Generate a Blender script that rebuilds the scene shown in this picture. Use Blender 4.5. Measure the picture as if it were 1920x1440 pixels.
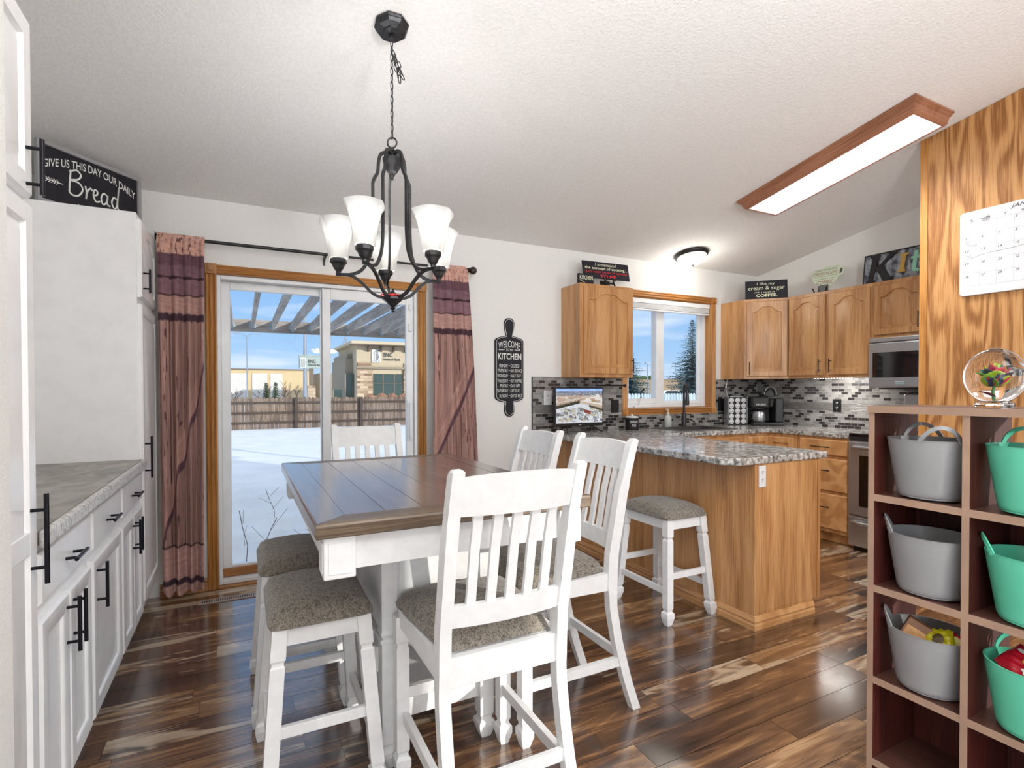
import bpy, bmesh, math, random
import numpy as np
from mathutils import Matrix, Vector
from math import sin, cos, pi, radians
random.seed(7)
rng = np.random.RandomState(5)
sc = bpy.context.scene
COL = sc.collection
for o_ in list(bpy.data.objects): bpy.data.objects.remove(o_)

# ---------------------------------------------------------------- camera
F_PX, YAW, PITCH, ROLL, CYO = 991.57, 0.47183, -0.01336, -0.00171, 24.9
fw = Vector((sin(YAW)*cos(PITCH), cos(YAW)*cos(PITCH), sin(PITCH)))
rt = Vector((cos(YAW), -sin(YAW), 0)); up = rt.cross(fw)
r2 = cos(ROLL)*rt + sin(ROLL)*up; u2 = -sin(ROLL)*rt + cos(ROLL)*up
cam_d = bpy.data.cameras.new('camera'); cam = bpy.data.objects.new('camera', cam_d); COL.objects.link(cam)
cam_d.sensor_fit = 'HORIZONTAL'; cam_d.sensor_width = 36.0
cam_d.lens = 36.0*F_PX/1920.0; cam_d.shift_y = CYO/1920.0
cam_d.clip_start = 0.02; cam_d.clip_end = 1000
cam.matrix_world = Matrix(((r2.x, u2.x, -fw.x, 0), (r2.y, u2.y, -fw.y, 0), (r2.z, u2.z, -fw.z, 1.26), (0, 0, 0, 1)))
sc.camera = cam

# ---------------------------------------------------------------- world, sun, fill lights, exposure
sc.view_settings.view_transform = 'Standard'; sc.view_settings.look = 'None'
sc.view_settings.gamma = 1.0; sc.view_settings.exposure = 0.55; sc.view_settings.use_curve_mapping = False
W = bpy.data.worlds.new('winter_sky'); sc.world = W; W.use_nodes = True
nt = W.node_tree; nt.nodes.clear()
N = nt.nodes.new; Lk = nt.links.new
wo = N('ShaderNodeOutputWorld'); bg = N('ShaderNodeBackground'); tc = N('ShaderNodeTexCoord')
sx = N('ShaderNodeSeparateXYZ'); rp = N('ShaderNodeValToRGB')
Lk(tc.outputs['Generated'], sx.inputs[0]); Lk(sx.outputs['Z'], rp.inputs[0])
cr = rp.color_ramp; cr.elements[0].position = 0.0; cr.elements[0].color = (0.52, 0.68, 0.88, 1)
cr.elements[1].position = 0.75; cr.elements[1].color = (0.95, 1.02, 1.12, 1)  # overhead sky whitened above the view to lift light on the snow
for p_, c_ in ((0.07, (0.36, 0.58, 0.88, 1)), (0.20, (0.23, 0.46, 0.84, 1)), (0.42, (0.21, 0.44, 0.84, 1)), (0.55, (0.6, 0.72, 0.95, 1))):
    e_ = cr.elements.new(p_); e_.color = c_
mp = N('ShaderNodeMapping'); mp.inputs['Scale'].default_value = (1.6, 1.6, 13)
ns = N('ShaderNodeTexNoise'); ns.inputs['Scale'].default_value = 2.2; ns.inputs['Detail'].default_value = 5
Lk(tc.outputs['Generated'], mp.inputs[0]); Lk(mp.outputs[0], ns.inputs[0])
r2_ = N('ShaderNodeValToRGB'); r2_.color_ramp.elements[0].position = 0.5; r2_.color_ramp.elements[1].position = 0.8
Lk(ns.outputs['Fac'], r2_.inputs[0])
mx = N('ShaderNodeMix'); mx.data_type = 'RGBA'; mx.inputs['B'].default_value = (0.85, 0.9, 0.97, 1)
Lk(r2_.outputs[0], mx.inputs['Factor']); Lk(rp.outputs[0], mx.inputs['A'])
Lk(mx.outputs['Result'], bg.inputs[0]); bg.inputs[1].default_value = 0.80; Lk(bg.outputs[0], wo.inputs[0])

def light(name, kind, loc, energy, color=(1, 1, 1), **k):
    d = bpy.data.lights.new(name, kind); d.energy = energy; d.color = color
    o = bpy.data.objects.new(name, d); COL.objects.link(o); o.location = loc
    for a, b in k.items():
        if a != 'dirv': setattr(d, a, b)
    if 'dirv' in k: o.rotation_euler = Vector(k['dirv']).to_track_quat('-Z', 'Y').to_euler()
    return o
SUN_DIR = (-0.5, 0.83, -0.25)
light('sun', 'SUN', (0, 0, 20), 2.4, (1, 0.95, 0.87), angle=0.009, dirv=SUN_DIR)
# unseen fill lights in the rear window openings, added to brighten the interior
light('rear_fill', 'AREA', (3.75, -2.66, 1.3), 34, (0.97, 0.98, 1), shape='RECTANGLE', size=1.1, size_y=2.0, dirv=(-0.25, 1, 0.02))
light('rear_left_fill', 'AREA', (-1.2, -2.66, 1.5), 50, (0.97, 0.98, 1), shape='RECTANGLE', size=1.8, size_y=2.2, dirv=(0.35, 1, 0.05))
# overhead fill light added behind the camera to brighten the room
light('overhead_fill', 'AREA', (1.2, -1.2, 3.1), 32, (0.97, 0.985, 1), shape='DISK', size=1.2, dirv=(0, 0.25, -1))

# invented uplights behind the camera, added to brighten the vaulted ceiling
for tx, ty_l in ((-1.4, -1.2), (1.1, -0.5)): light('added_uplight', 'AREA', (tx, ty_l, 1.85), 36, (0.97, 0.985, 1), shape='DISK', size=0.35, dirv=(0, 0.3, 1))

# ---------------------------------------------------------------- materials
def newmat(name):
    m = bpy.data.materials.new(name); m.use_nodes = True; t = m.node_tree; t.nodes.clear()
    out = t.nodes.new('ShaderNodeOutputMaterial'); b = t.nodes.new('ShaderNodeBsdfPrincipled')
    t.links.new(b.outputs[0], out.inputs[0]); return m, t, b, out
def lin(c):
    return tuple(((v/255.0)/12.92 if v/255.0 <= 0.04045 else ((v/255.0+0.055)/1.055)**2.4) for v in c)+(1.0,)
def node(t, typ, **k):
    n = t.nodes.new(typ)
    for a, v in k.items():
        if hasattr(n, a): setattr(n, a, v)
        else: n.inputs[a].default_value = v
    return n
def coords(t, scale=(1, 1, 1), rot=(0, 0, 0), loc=(0, 0, 0), src='Object'):
    c = t.nodes.new('ShaderNodeTexCoord'); m = t.nodes.new('ShaderNodeMapping')
    m.inputs['Scale'].default_value = scale; m.inputs['Rotation'].default_value = rot; m.inputs['Location'].default_value = loc
    t.links.new(c.outputs[src], m.inputs[0]); return m
def ramp(t, stops, fac):
    r = t.nodes.new('ShaderNodeValToRGB'); e = r.color_ramp.elements
    e[0].position, e[0].color = stops[0]; e[1].position, e[1].color = stops[-1]
    for p, c in stops[1:-1]:
        x = e.new(p); x.color = c
    t.links.new(fac, r.inputs[0]); return r
def mixc(t, f, a, b, blend='MIX'):
    n = t.nodes.new('ShaderNodeMix'); n.data_type = 'RGBA'; n.blend_type = blend
    for s, v in (('Factor', f), ('A', a), ('B', b)):
        if isinstance(v, bpy.types.NodeSocket): t.links.new(v, n.inputs[s])
        else: n.inputs[s].default_value = v
    return n.outputs['Result']
def math_(t, op, a, b=0.0):
    n = t.nodes.new('ShaderNodeMath'); n.operation = op
    for i, v in ((0, a), (1, b)):
        if isinstance(v, bpy.types.NodeSocket): t.links.new(v, n.inputs[i])
        else: n.inputs[i].default_value = v
    return n.outputs[0]
def bump(t, b, h, strength=0.2, dist=0.01):
    n = t.nodes.new('ShaderNodeBump'); n.inputs['Strength'].default_value = strength; n.inputs['Distance'].default_value = dist
    t.links.new(h, n.inputs['Height']); t.links.new(n.outputs[0], b.inputs['Normal'])
def plain(name, rgb, rough=0.5, metal=0.0, nscale=0, nstr=0.1, var=0.0, coat=0.0, emit=None, estr=1.0, spec=0.5):
    m, t, b, o = newmat(name)
    c = lin(rgb); b.inputs['Base Color'].default_value = c
    b.inputs['Roughness'].default_value = rough; b.inputs['Metallic'].default_value = metal
    b.inputs['Coat Weight'].default_value = coat; b.inputs['Specular IOR Level'].default_value = spec
    n = node(t, 'ShaderNodeTexNoise', Scale=nscale if nscale else 9.0, Detail=3.0)
    t.links.new(coords(t).outputs[0], n.inputs[0])
    v = max(var, 0.03)
    d = tuple(x*(1-v) for x in c[:3])+(1,); l = tuple(min(1, x*(1+v)) for x in c[:3])+(1,)
    r = ramp(t, [(0.35, d), (0.65, l)], n.outputs['Fac']); t.links.new(r.outputs[0], b.inputs['Base Color'])
    if nscale: bump(t, b, n.outputs['Fac'], nstr, 0.01)
    if emit: b.inputs['Emission Color'].default_value = lin(emit); b.inputs['Emission Strength'].default_value = estr
    return m
def wood(name, dark, mid, light_, axis='Z', rough=0.38, ring=4.0, fine=1.0, coat=0.15, contrast=1.0):
    m, t, b, o = newmat(name)
    s = {'Z': (1, 1, 0.11), 'X': (0.11, 1, 1), 'Y': (1, 0.11, 1)}[axis]
    mp1 = coords(t, tuple(v*3.0 for v in s)); n1 = node(t, 'ShaderNodeTexNoise', Scale=1.6, Detail=2.0, Distortion=0.3)
    t.links.new(mp1.outputs[0], n1.inputs[0])
    w = math_(t, 'MULTIPLY', n1.outputs['Fac'], ring*6.28); w = math_(t, 'SINE', w); w = math_(t, 'MULTIPLY_ADD', w, 0.5); 
    w.node.inputs[2].default_value = 0.5
    s2 = {'Z': (1, 1, 0.02), 'X': (0.02, 1, 1), 'Y': (1, 0.02, 1)}[axis]
    mp2 = coords(t, tuple(v*90*fine for v in s2)); n2 = node(t, 'ShaderNodeTexNoise', Scale=3.0, Detail=3.0)
    t.links.new(mp2.outputs[0], n2.inputs[0])
    f = mixc(t, 1-0.20*contrast, w, n2.outputs['Fac'])
    lo = 0.5-0.20; hi = 0.5+0.20
    r = ramp(t, [(lo, lin(dark)), (0.5, lin(mid)), (hi, lin(light_))], f)
    t.links.new(r.outputs[0], b.inputs['Base Color']); b.inputs['Roughness'].default_value = rough
    b.inputs['Coat Weight'].default_value = coat; b.inputs['Coat Roughness'].default_value = 0.25
    bump(t, b, n2.outputs['Fac'], 0.08, 0.001)
    return m
M = {}
M['wall'] = plain('wall_paint', (237, 236, 233), 0.75, nscale=160, nstr=0.15, spec=0.3)
M['ceiling'] = plain('textured_ceiling_paint', (245, 244, 242), 0.85, nscale=75, nstr=0.3, spec=0.2)
M['white'] = plain('white_cabinet_lacquer', (249, 249, 249), 0.32, coat=0.2)
M['chair'] = plain('white_painted_wood', (232, 232, 232), 0.42, nscale=30, nstr=0.05)
M['vinyl'] = plain('white_vinyl', (240, 241, 242), 0.3)
M['oak'] = wood('oak_vertical', (158, 108, 62), (194, 142, 90), (210, 162, 110))
M['oakh'] = wood('oak_horizontal', (158, 108, 62), (196, 144, 92), (212, 164, 112), axis='Y')
M['oakx'] = wood('oak_horizontal_x', (158, 108, 62), (192, 140, 88), (208, 160, 108), axis='X')
M['oaktrim'] = wood('oak_trim_x', (140, 88, 40), (178, 120, 62), (198, 142, 84), axis='X')
M['oaktrimz'] = wood('oak_trim_z', (148, 94, 42), (184, 126, 62), (202, 146, 84), axis='Z')
M['oakd'] = plain('oak_recess', (120, 74, 34), 0.6, var=0.1)
M['ply_'] = wood('plywood_panel', (138, 84, 36), (178, 122, 66), (200, 146, 88), ring=5.5, contrast=2.1)
def mk_ply():
    m, t, b, o = newmat('flat_sawn_oak_plywood')
    n1 = node(t, 'ShaderNodeTexNoise', Scale=1.0, Detail=1.0, Distortion=0.15); t.links.new(coords(t, (5, 6.0, 1.0)).outputs[0], n1.inputs[0])
    n2 = node(t, 'ShaderNodeTexNoise', Scale=1.0, Detail=3.0, Distortion=0.3); t.links.new(coords(t, (14, 26.0, 3.0)).outputs[0], n2.inputs[0])
    n3 = node(t, 'ShaderNodeTexNoise', Scale=1.0, Detail=2.0); t.links.new(coords(t, (200, 260.0, 7.0)).outputs[0], n3.inputs[0])
    ph = math_(t, 'ADD', math_(t, 'MULTIPLY', n1.outputs['Fac'], 46.0), math_(t, 'MULTIPLY', n2.outputs['Fac'], 5.0)); w = math_(t, 'SINE', ph)
    f = math_(t, 'ADD', math_(t, 'MULTIPLY', w, 0.22), n3.outputs['Fac'])
    r = ramp(t, [(0.25, lin((140, 90, 44))), (0.45, lin((168, 116, 66))), (0.6, lin((190, 138, 84))), (0.8, lin((200, 150, 96)))], f)
    t.links.new(r.outputs[0], b.inputs['Base Color']); b.inputs['Roughness'].default_value = 0.45; return m
M['ply'] = mk_ply()
M['lampwood'] = wood('lamp_frame_oak', (120, 74, 50), (152, 100, 72), (168, 116, 88), axis='Y')
M['handle'] = plain('dark_bronze_pull', (38, 38, 44), 0.28, 0.8)
M['iron'] = plain('oiled_bronze', (62, 62, 64), 0.38, 0.7, nscale=60, nstr=0.1, var=0.15)
M['black'] = plain('black_plastic', (26, 26, 28), 0.35)
M['blackm'] = plain('matte_black', (22, 22, 26), 0.6)
M['chalk'] = plain('chalkboard_black', (24, 24, 34), 0.7, nscale=20, nstr=0.03, var=0.25)
M['ink'] = plain('white_paint_lettering', (236, 236, 232), 0.6)
M['cream'] = plain('cream_lettering', (226, 228, 196), 0.6)
M['red'] = plain('red_lettering', (214, 46, 52), 0.6)
M['grayframe'] = plain('gray_painted_frame', (158, 158, 160), 0.55, nscale=40, nstr=0.08)
M['steel'] = plain('brushed_stainless', (176, 178, 181), 0.3, 0.85, nscale=120, nstr=0.02)
M['darkglass'] = plain('dark_oven_glass', (12, 12, 14), 0.06, coat=0.8)
M['plate'] = plain('white_plastic_plate', (222, 222, 223), 0.35)
M['slot'] = plain('dark_slot', (70, 70, 70), 0.6)
M['maho'] = wood('mahogany_laminate', (42, 12, 10), (76, 26, 20), (96, 38, 28), rough=0.6, ring=3, contrast=0.8, coat=0.0)
M['mahoedge'] = plain('mahogany_edge_band', (168, 138, 118), 0.45, var=0.08)
M['mahoshelf'] = wood('mahogany_shelf', (58, 32, 28), (88, 56, 47), (108, 72, 62), axis='Y', rough=0.35, ring=3, contrast=0.8)
M['tubg'] = plain('gray_flexible_plastic', (150, 151, 153), 0.3, coat=0.25)
M['tubt'] = plain('turquoise_flexible_plastic', (98, 208, 174), 0.3, coat=0.25)
M['snow'] = plain('snow', (226, 229, 234), 0.8, nscale=1.6, nstr=0.5, var=0.05)
M['gravelroad'] = plain('asphalt_with_snow', (150, 152, 158), 0.9, nscale=0.3, var=0.2)
M['pergola'] = wood('weathered_gray_cedar', (122, 114, 108), (158, 150, 143), (182, 174, 167), axis='Y', rough=0.8, ring=4, coat=0)
M['pergx'] = wood('weathered_gray_cedar_x', (112, 102, 94), (148, 137, 128), (172, 162, 152), axis='X', rough=0.8, ring=4, coat=0)
M['fence'] = wood('weathered_fence', (84, 70, 60), (118, 100, 86), (156, 136, 118), rough=0.9, ring=3, coat=0)
M['fencerail'] = plain('dark_fence_rail', (76, 64, 56), 0.9, nscale=8)
M['kfence'] = wood('blue_gray_fence', (150, 164, 172), (178, 192, 200), (196, 208, 214), rough=0.9, ring=3, coat=0)
M['galv'] = plain('galvanized_bracket', (160, 178, 184), 0.4, 0.5)
M['stucco'] = plain('tan_stucco', (200, 182, 152), 0.9, nscale=3, nstr=0.05)
M['stuccod'] = plain('dark_tan_stucco', (150, 138, 118), 0.9, nscale=3)
M['whbeige'] = plain('warehouse_beige', (212, 186, 142), 0.9, nscale=1)
M['whwhite'] = plain('warehouse_door_white', (212, 206, 196), 0.8, nscale=1)
M['roofm'] = plain('roof_brown', (120, 104, 88), 0.8)
M['greenglass'] = plain('green_tinted_glass', (58, 76, 70), 0.15, coat=0.5)
M['signgray'] = plain('sign_sage_panel', (164, 176, 166), 0.6)
M['pole'] = plain('galvanized_pole', (150, 156, 164), 0.5, 0.3)
M['evergreen'] = plain('evergreen_needles', (70, 92, 62), 0.9, nscale=6, var=0.35)
M['spruce'] = plain('blue_spruce_needles', (92, 118, 118), 0.9, nscale=5, var=0.4)
M['bark'] = plain('bare_bark', (98, 78, 72), 0.9, nscale=10, var=0.2)
M['shrub'] = plain('russet_shrub', (150, 110, 86), 0.95, nscale=4, var=0.3)
M['hill'] = plain('dry_grass_hill', (164, 136, 104), 0.95, nscale=0.05, var=0.2)
M['bulbshade'] = None

def stone(name, cols, scale):
    m, t, b, o = newmat(name)
    br = node(t, 'ShaderNodeTexBrick', Scale=1.0)
    br.inputs['Brick Width'].default_value = scale*3; br.inputs['Row Height'].default_value = scale; br.inputs['Mortar Size'].default_value = scale*0.06
    br.inputs['Color1'].default_value = (0, 0, 0, 1); br.inputs['Color2'].default_value = (1, 1, 1, 1); br.inputs['Mortar'].default_value = (0.3, 0.3, 0.3, 1)
    t.links.new(coords(t, rot=(radians(90), 0, 0)).outputs[0], br.inputs[0])
    r = ramp(t, [(0, lin(cols[0])), (0.5, lin(cols[1])), (1, lin(cols[2]))], br.outputs[0])
    t.links.new(r.outputs[0], b.inputs['Base Color']); b.inputs['Roughness'].default_value = 0.9; return m
M['stone'] = stone('ledge_stone', ((130, 104, 80), (176, 150, 122), (206, 184, 156)), 0.28)

def mk_glass(name, tint=(1, 1, 1), refl=1.0, rough=0.0):
    m, t, b, o = newmat(name); t.nodes.remove(b)
    tr = node(t, 'ShaderNodeBsdfTransparent'); tr.inputs[0].default_value = tint+(1,)
    gl = node(t, 'ShaderNodeBsdfGlossy', Roughness=rough); fr = node(t, 'ShaderNodeFresnel', IOR=1.45)
    ms = t.nodes.new('ShaderNodeMixShader'); ge = t.nodes.new('ShaderNodeNewGeometry'); f = math_(t, 'MULTIPLY', math_(t, 'MULTIPLY', fr.outputs[0], refl), math_(t, 'SUBTRACT', 1.0, ge.outputs['Backfacing']))
    t.links.new(f, ms.inputs[0]); t.links.new(tr.outputs[0], ms.inputs[1]); t.links.new(gl.outputs[0], ms.inputs[2])
    t.links.new(ms.outputs[0], o.inputs[0]); return m
M['glass'] = mk_glass('window_glass', (0.97, 0.98, 0.98), 0.7)

def mk_shade():
    m, t, b, o = newmat('frosted_alabaster_glass')
    b.inputs['Base Color'].default_value = (0.86, 0.86, 0.84, 1); b.inputs['Roughness'].default_value = 0.35
    tl = node(t, 'ShaderNodeBsdfTranslucent'); tl.inputs[0].default_value = (0.8, 0.8, 0.78, 1)
    n = node(t, 'ShaderNodeTexNoise', Scale=14.0); t.links.new(coords(t).outputs[0], n.inputs[0])
    r = ramp(t, [(0.3, (0.56, 0.56, 0.55, 1)), (0.7, (0.68, 0.68, 0.67, 1))], n.outputs['Fac']); t.links.new(r.outputs[0], b.inputs['Base Color'])
    ms = t.nodes.new('ShaderNodeMixShader'); ms.inputs[0].default_value = 0.14
    t.links.new(b.outputs[0], ms.inputs[1]); t.links.new(tl.outputs[0], ms.inputs[2])
    tp = node(t, 'ShaderNodeBsdfTransparent'); m2 = t.nodes.new('ShaderNodeMixShader'); m2.inputs[0].default_value = 0.16
    t.links.new(ms.outputs[0], m2.inputs[1]); t.links.new(tp.outputs[0], m2.inputs[2]); t.links.new(m2.outputs[0], o.inputs[0]); return m
M['shade'] = mk_shade()
def mk_emit(name, col, s):
    m, t, b, o = newmat(name); b.inputs['Base Color'].default_value = (0.8, 0.8, 0.8, 1)
    n = node(t, 'ShaderNodeTexNoise', Scale=6.0); t.links.new(coords(t).outputs[0], n.inputs[0])
    c = lin(col); r = ramp(t, [(0.3, tuple(v*0.93 for v in c[:3])+(1,)), (0.7, c)], n.outputs['Fac'])
    t.links.new(r.outputs[0], b.inputs['Emission Color']); b.inputs['Emission Strength'].default_value = s; return m
M['bulb'] = mk_emit('lit_bulb', (255, 250, 240), 6.0)
M['tube'] = mk_emit('lit_lamp_diffuser', (240, 243, 255), 0.60)
M['dome'] = mk_emit('lit_dome_glass', (252, 250, 238), 0.85)
M['led'] = mk_emit('lit_led_dots', (255, 250, 240), 6.0)

def mk_granite():
    m, t, b, o = newmat('gray_granite_laminate')
    n1 = node(t, 'ShaderNodeTexNoise', Scale=24.0, Detail=6.0, Distortion=1.0); n2 = node(t, 'ShaderNodeTexVoronoi', Scale=55.0)
    c = coords(t); t.links.new(c.outputs[0], n1.inputs[0]); t.links.new(c.outputs[0], n2.inputs[0])
    f = mixc(t, 0.28, n1.outputs['Fac'], n2.outputs['Color'])
    r = ramp(t, [(0.33, lin((70, 67, 65))), (0.43, lin((130, 127, 123))), (0.55, lin((172, 169, 164))), (0.68, lin((214, 212, 208)))], f)
    t.links.new(r.outputs[0], b.inputs['Base Color']); b.inputs['Roughness'].default_value = 0.22; b.inputs['Coat Weight'].default_value = 0.3; return m
M['granite'] = mk_granite()
def mk_granite2():
    m, t, b, o = newmat('taupe_laminate')
    n1 = node(t, 'ShaderNodeTexNoise', Scale=12.0, Detail=6.0, Distortion=0.8)
    t.links.new(coords(t, (1, 0.5, 1)).outputs[0], n1.inputs[0])
    r = ramp(t, [(0.3, lin((110, 106, 98))), (0.5, lin((142, 138, 128))), (0.7, lin((172, 168, 158)))], n1.outputs['Fac'])
    t.links.new(r.outputs[0], b.inputs['Base Color']); b.inputs['Roughness'].default_value = 0.35; return m
M['taupe'] = mk_granite2()
def mk_edge():
    m, t, b, o = newmat('pale_speckled_laminate_edge'); n1 = node(t, 'ShaderNodeTexNoise', Scale=70.0, Detail=4.0, Distortion=1.0); t.links.new(coords(t).outputs[0], n1.inputs[0])
    r = ramp(t, [(0.32, lin((104, 100, 96))), (0.42, lin((196, 194, 190))), (0.6, lin((224, 223, 220)))], n1.outputs['Fac']); t.links.new(r.outputs[0], b.inputs['Base Color']); b.inputs['Roughness'].default_value = 0.35; return m
M['edge'] = mk_edge()
def mk_fabric(name, a, bcol):
    m, t, b, o = newmat(name)
    c = coords(t, (1, 1, 1)); w1 = node(t, 'ShaderNodeTexVoronoi', Scale=240.0); n1 = node(t, 'ShaderNodeTexNoise', Scale=60.0, Detail=2.0)
    c2 = coords(t, (1, 0.45, 1)); t.links.new(c2.outputs[0], w1.inputs[0]); t.links.new(c.outputs[0], n1.inputs[0])
    f = mixc(t, 0.5, w1.outputs['Distance'], n1.outputs['Fac'])
    r = ramp(t, [(0.22, lin(a)), (0.6, lin(bcol))], f); t.links.new(r.outputs[0], b.inputs['Base Color'])
    b.inputs['Roughness'].default_value = 0.95; b.inputs['Sheen Weight'].default_value = 0.3; bump(t, b, w1.outputs['Distance'], 0.5, 0.003); return m
M['fabric'] = mk_fabric('gray_brown_woven_tweed', (38, 35, 31), (140, 131, 119))
def mk_mosaic(name, axis):
    m, t, b, o = newmat(name)
    rot = (radians(90), 0, 0) if axis == 'X' else (radians(90), 0, radians(90))
    c = t.nodes.new('ShaderNodeTexCoord'); sp = t.nodes.new('ShaderNodeSeparateXYZ'); cb = t.nodes.new('ShaderNodeCombineXYZ')
    t.links.new(c.outputs['Object'], sp.inputs[0]); t.links.new(sp.outputs[axis], cb.inputs[0]); t.links.new(sp.outputs['Z'], cb.inputs[1])
    br = node(t, 'ShaderNodeTexBrick', Scale=1.0)
    for k, v in (('Brick Width', 0.06), ('Row Height', 0.0257), ('Mortar Size', 0.0009), ('Mortar Smooth', 0.0), ('Bias', 0.0)): br.inputs[k].default_value = v
    br.inputs['Color1'].default_value = (0, 0, 0, 1); br.inputs['Color2'].default_value = (1, 1, 1, 1); br.inputs['Mortar'].default_value = (0.5, 0.5, 0.5, 1)
    t.links.new(cb.outputs[0], br.inputs[0])
    r = ramp(t, [(0.0, lin((46, 42, 44))), (0.30, lin((58, 54, 54))), (0.32, lin((118, 116, 114))), (0.6, lin((140, 138, 136))), (1.0, lin((160, 158, 154)))], br.outputs[0])
    n1 = node(t, 'ShaderNodeTexNoise', Scale=90.0, Detail=2.0, Distortion=1.0); t.links.new(c.outputs['Object'], n1.inputs[0])
    col = mixc(t, br.outputs['Fac'], r.outputs[0], lin((176, 174, 170)))
    t.links.new(col, b.inputs['Base Color']); b.inputs['Roughness'].default_value = 0.22
    h = math_(t, 'MULTIPLY', n1.outputs['Fac'], 0.5); h = math_(t, 'SUBTRACT', h, br.outputs['Fac']); bump(t, b, h, 0.5, 0.003); return m
M['mosx'] = mk_mosaic('glass_mosaic_x', 'X'); M['mosy'] = mk_mosaic('glass_mosaic_y', 'Y')
def mk_wavy():
    m, t, b, o = newmat('wavy_metal_tile'); b.inputs['Roughness'].default_value = 0.3
    n = node(t, 'ShaderNodeTexNoise', Scale=10.0, Detail=1.0, Distortion=0.4); t.links.new(coords(t, (0.6, 0.6, 12)).outputs[0], n.inputs[0])
    w = math_(t, 'SINE', math_(t, 'MULTIPLY', n.outputs['Fac'], 40.0)); r = ramp(t, [(0.0, lin((128, 126, 124))), (1.0, lin((160, 158, 156)))], w)
    t.links.new(r.outputs[0], b.inputs['Base Color']); bump(t, b, w, 0.5, 0.004); b.inputs['Metallic'].default_value = 0.3; return m
M['wavy'] = mk_wavy()
def mk_colattr(name, rough=0.8, emit=False, grain=False):
    m, t, b, o = newmat(name); a = t.nodes.new('ShaderNodeAttribute'); a.attribute_name = 'Col'
    if emit:
        b.inputs['Base Color'].default_value = (0.02, 0.02, 0.02, 1); t.links.new(a.outputs['Color'], b.inputs['Emission Color']); b.inputs['Emission Strength'].default_value = 0.66
        b.inputs['Roughness'].default_value = 0.2
    else:
        t.links.new(a.outputs['Color'], b.inputs['Base Color']); b.inputs['Roughness'].default_value = rough
    return m
M['screen'] = mk_colattr('television_picture', emit=True)
M['curtain'] = mk_colattr('printed_barnwood_curtain', 0.85)
def mk_floor():
    m, t, b, o = newmat('rustic_plank_flooring'); a = t.nodes.new('ShaderNodeAttribute'); a.attribute_name = 'Col'
    s = t.nodes.new('ShaderNodeSeparateColor'); t.links.new(a.outputs['Color'], s.inputs[0])
    tc_ = t.nodes.new('ShaderNodeTexCoord'); add = t.nodes.new('ShaderNodeVectorMath'); add.operation = 'ADD'
    cb = t.nodes.new('ShaderNodeCombineXYZ'); t.links.new(math_(t, 'MULTIPLY', s.outputs[0], 37.0), cb.inputs[0]); t.links.new(math_(t, 'MULTIPLY', s.outputs[1], 23.0), cb.inputs[1])
    t.links.new(math_(t, 'MULTIPLY', s.outputs[2], 51.0), cb.inputs[2])
    t.links.new(tc_.outputs['Object'], add.inputs[0]); t.links.new(cb.outputs[0], add.inputs[1])
    def mapped(sc_):
        mm = t.nodes.new('ShaderNodeMapping'); mm.inputs['Scale'].default_value = sc_; t.links.new(add.outputs[0], mm.inputs[0]); return mm.outputs[0]
    n1 = node(t, 'ShaderNodeTexNoise', Scale=1.0, Detail=5.0, Distortion=0.9); t.links.new(mapped((1.7, 16, 1)), n1.inputs[0])
    n2 = node(t, 'ShaderNodeTexNoise', Scale=1.0, Detail=6.0, Distortion=1.8); t.links.new(mapped((0.9, 6, 1)), n2.inputs[0])
    n3 = node(t, 'ShaderNodeTexNoise', Scale=1.0, Detail=3.0); t.links.new(mapped((9, 150, 1)), n3.inputs[0])
    n4 = node(t, 'ShaderNodeTexNoise', Scale=1.0, Detail=1.5, Distortion=0.5); t.links.new(mapped((1.3, 7, 1)), n4.inputs[0])
    ring = math_(t, 'SINE', math_(t, 'ADD', math_(t, 'MULTIPLY', n4.outputs['Fac'], 75.0), math_(t, 'MULTIPLY', n3.outputs['Fac'], 3.0)))
    f = math_(t, 'ADD', math_(t, 'MULTIPLY', n1.outputs['Fac'], 0.72), math_(t, 'MULTIPLY', n3.outputs['Fac'], 0.18))
    f = math_(t, 'ADD', f, math_(t, 'MULTIPLY', ring, 0.035)); f = math_(t, 'ADD', f, math_(t, 'MULTIPLY', math_(t, 'SUBTRACT', s.outputs[0], 0.5), 0.20))
    r = ramp(t, [(0.27, lin((38, 26, 22))), (0.38, lin((68, 46, 36))), (0.47, lin((104, 71, 48))), (0.57, lin((142, 105, 70))), (0.69, lin((184, 154, 118)))], f)
    g = math_(t, 'ADD', math_(t, 'MULTIPLY', n2.outputs['Fac'], 1.0), math_(t, 'MULTIPLY', math_(t, 'SUBTRACT', s.outputs[1], 0.5), 0.34)); g = math_(t, 'ADD', g, math_(t, 'MULTIPLY', ring, 0.03))
    cf = ramp(t, [(0.62, (0, 0, 0, 1)), (0.71, (1, 1, 1, 1))], g)
    cf2 = math_(t, 'MULTIPLY', cf.outputs[0], math_(t, 'MULTIPLY', math_(t, 'ADD', 0.1, n1.outputs['Fac']), 1.35))
    col = mixc(t, cf2, r.outputs[0], lin((194, 174, 148)))
    t.links.new(col, b.inputs['Base Color']); b.inputs['Roughness'].default_value = 0.2
    rr = ramp(t, [(0.3, (0.13, 0.13, 0.13, 1)), (0.7, (0.27, 0.27, 0.27, 1))], n3.outputs['Fac']); t.links.new(rr.outputs[0], b.inputs['Roughness'])
    b.inputs['Coat Weight'].default_value = 1.0; b.inputs['Coat IOR'].default_value = 1.85; b.inputs['Coat Roughness'].default_value = 0.16
    bump(t, b, n3.outputs['Fac'], 0.12, 0.002); return m
M['floor'] = mk_floor()
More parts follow.
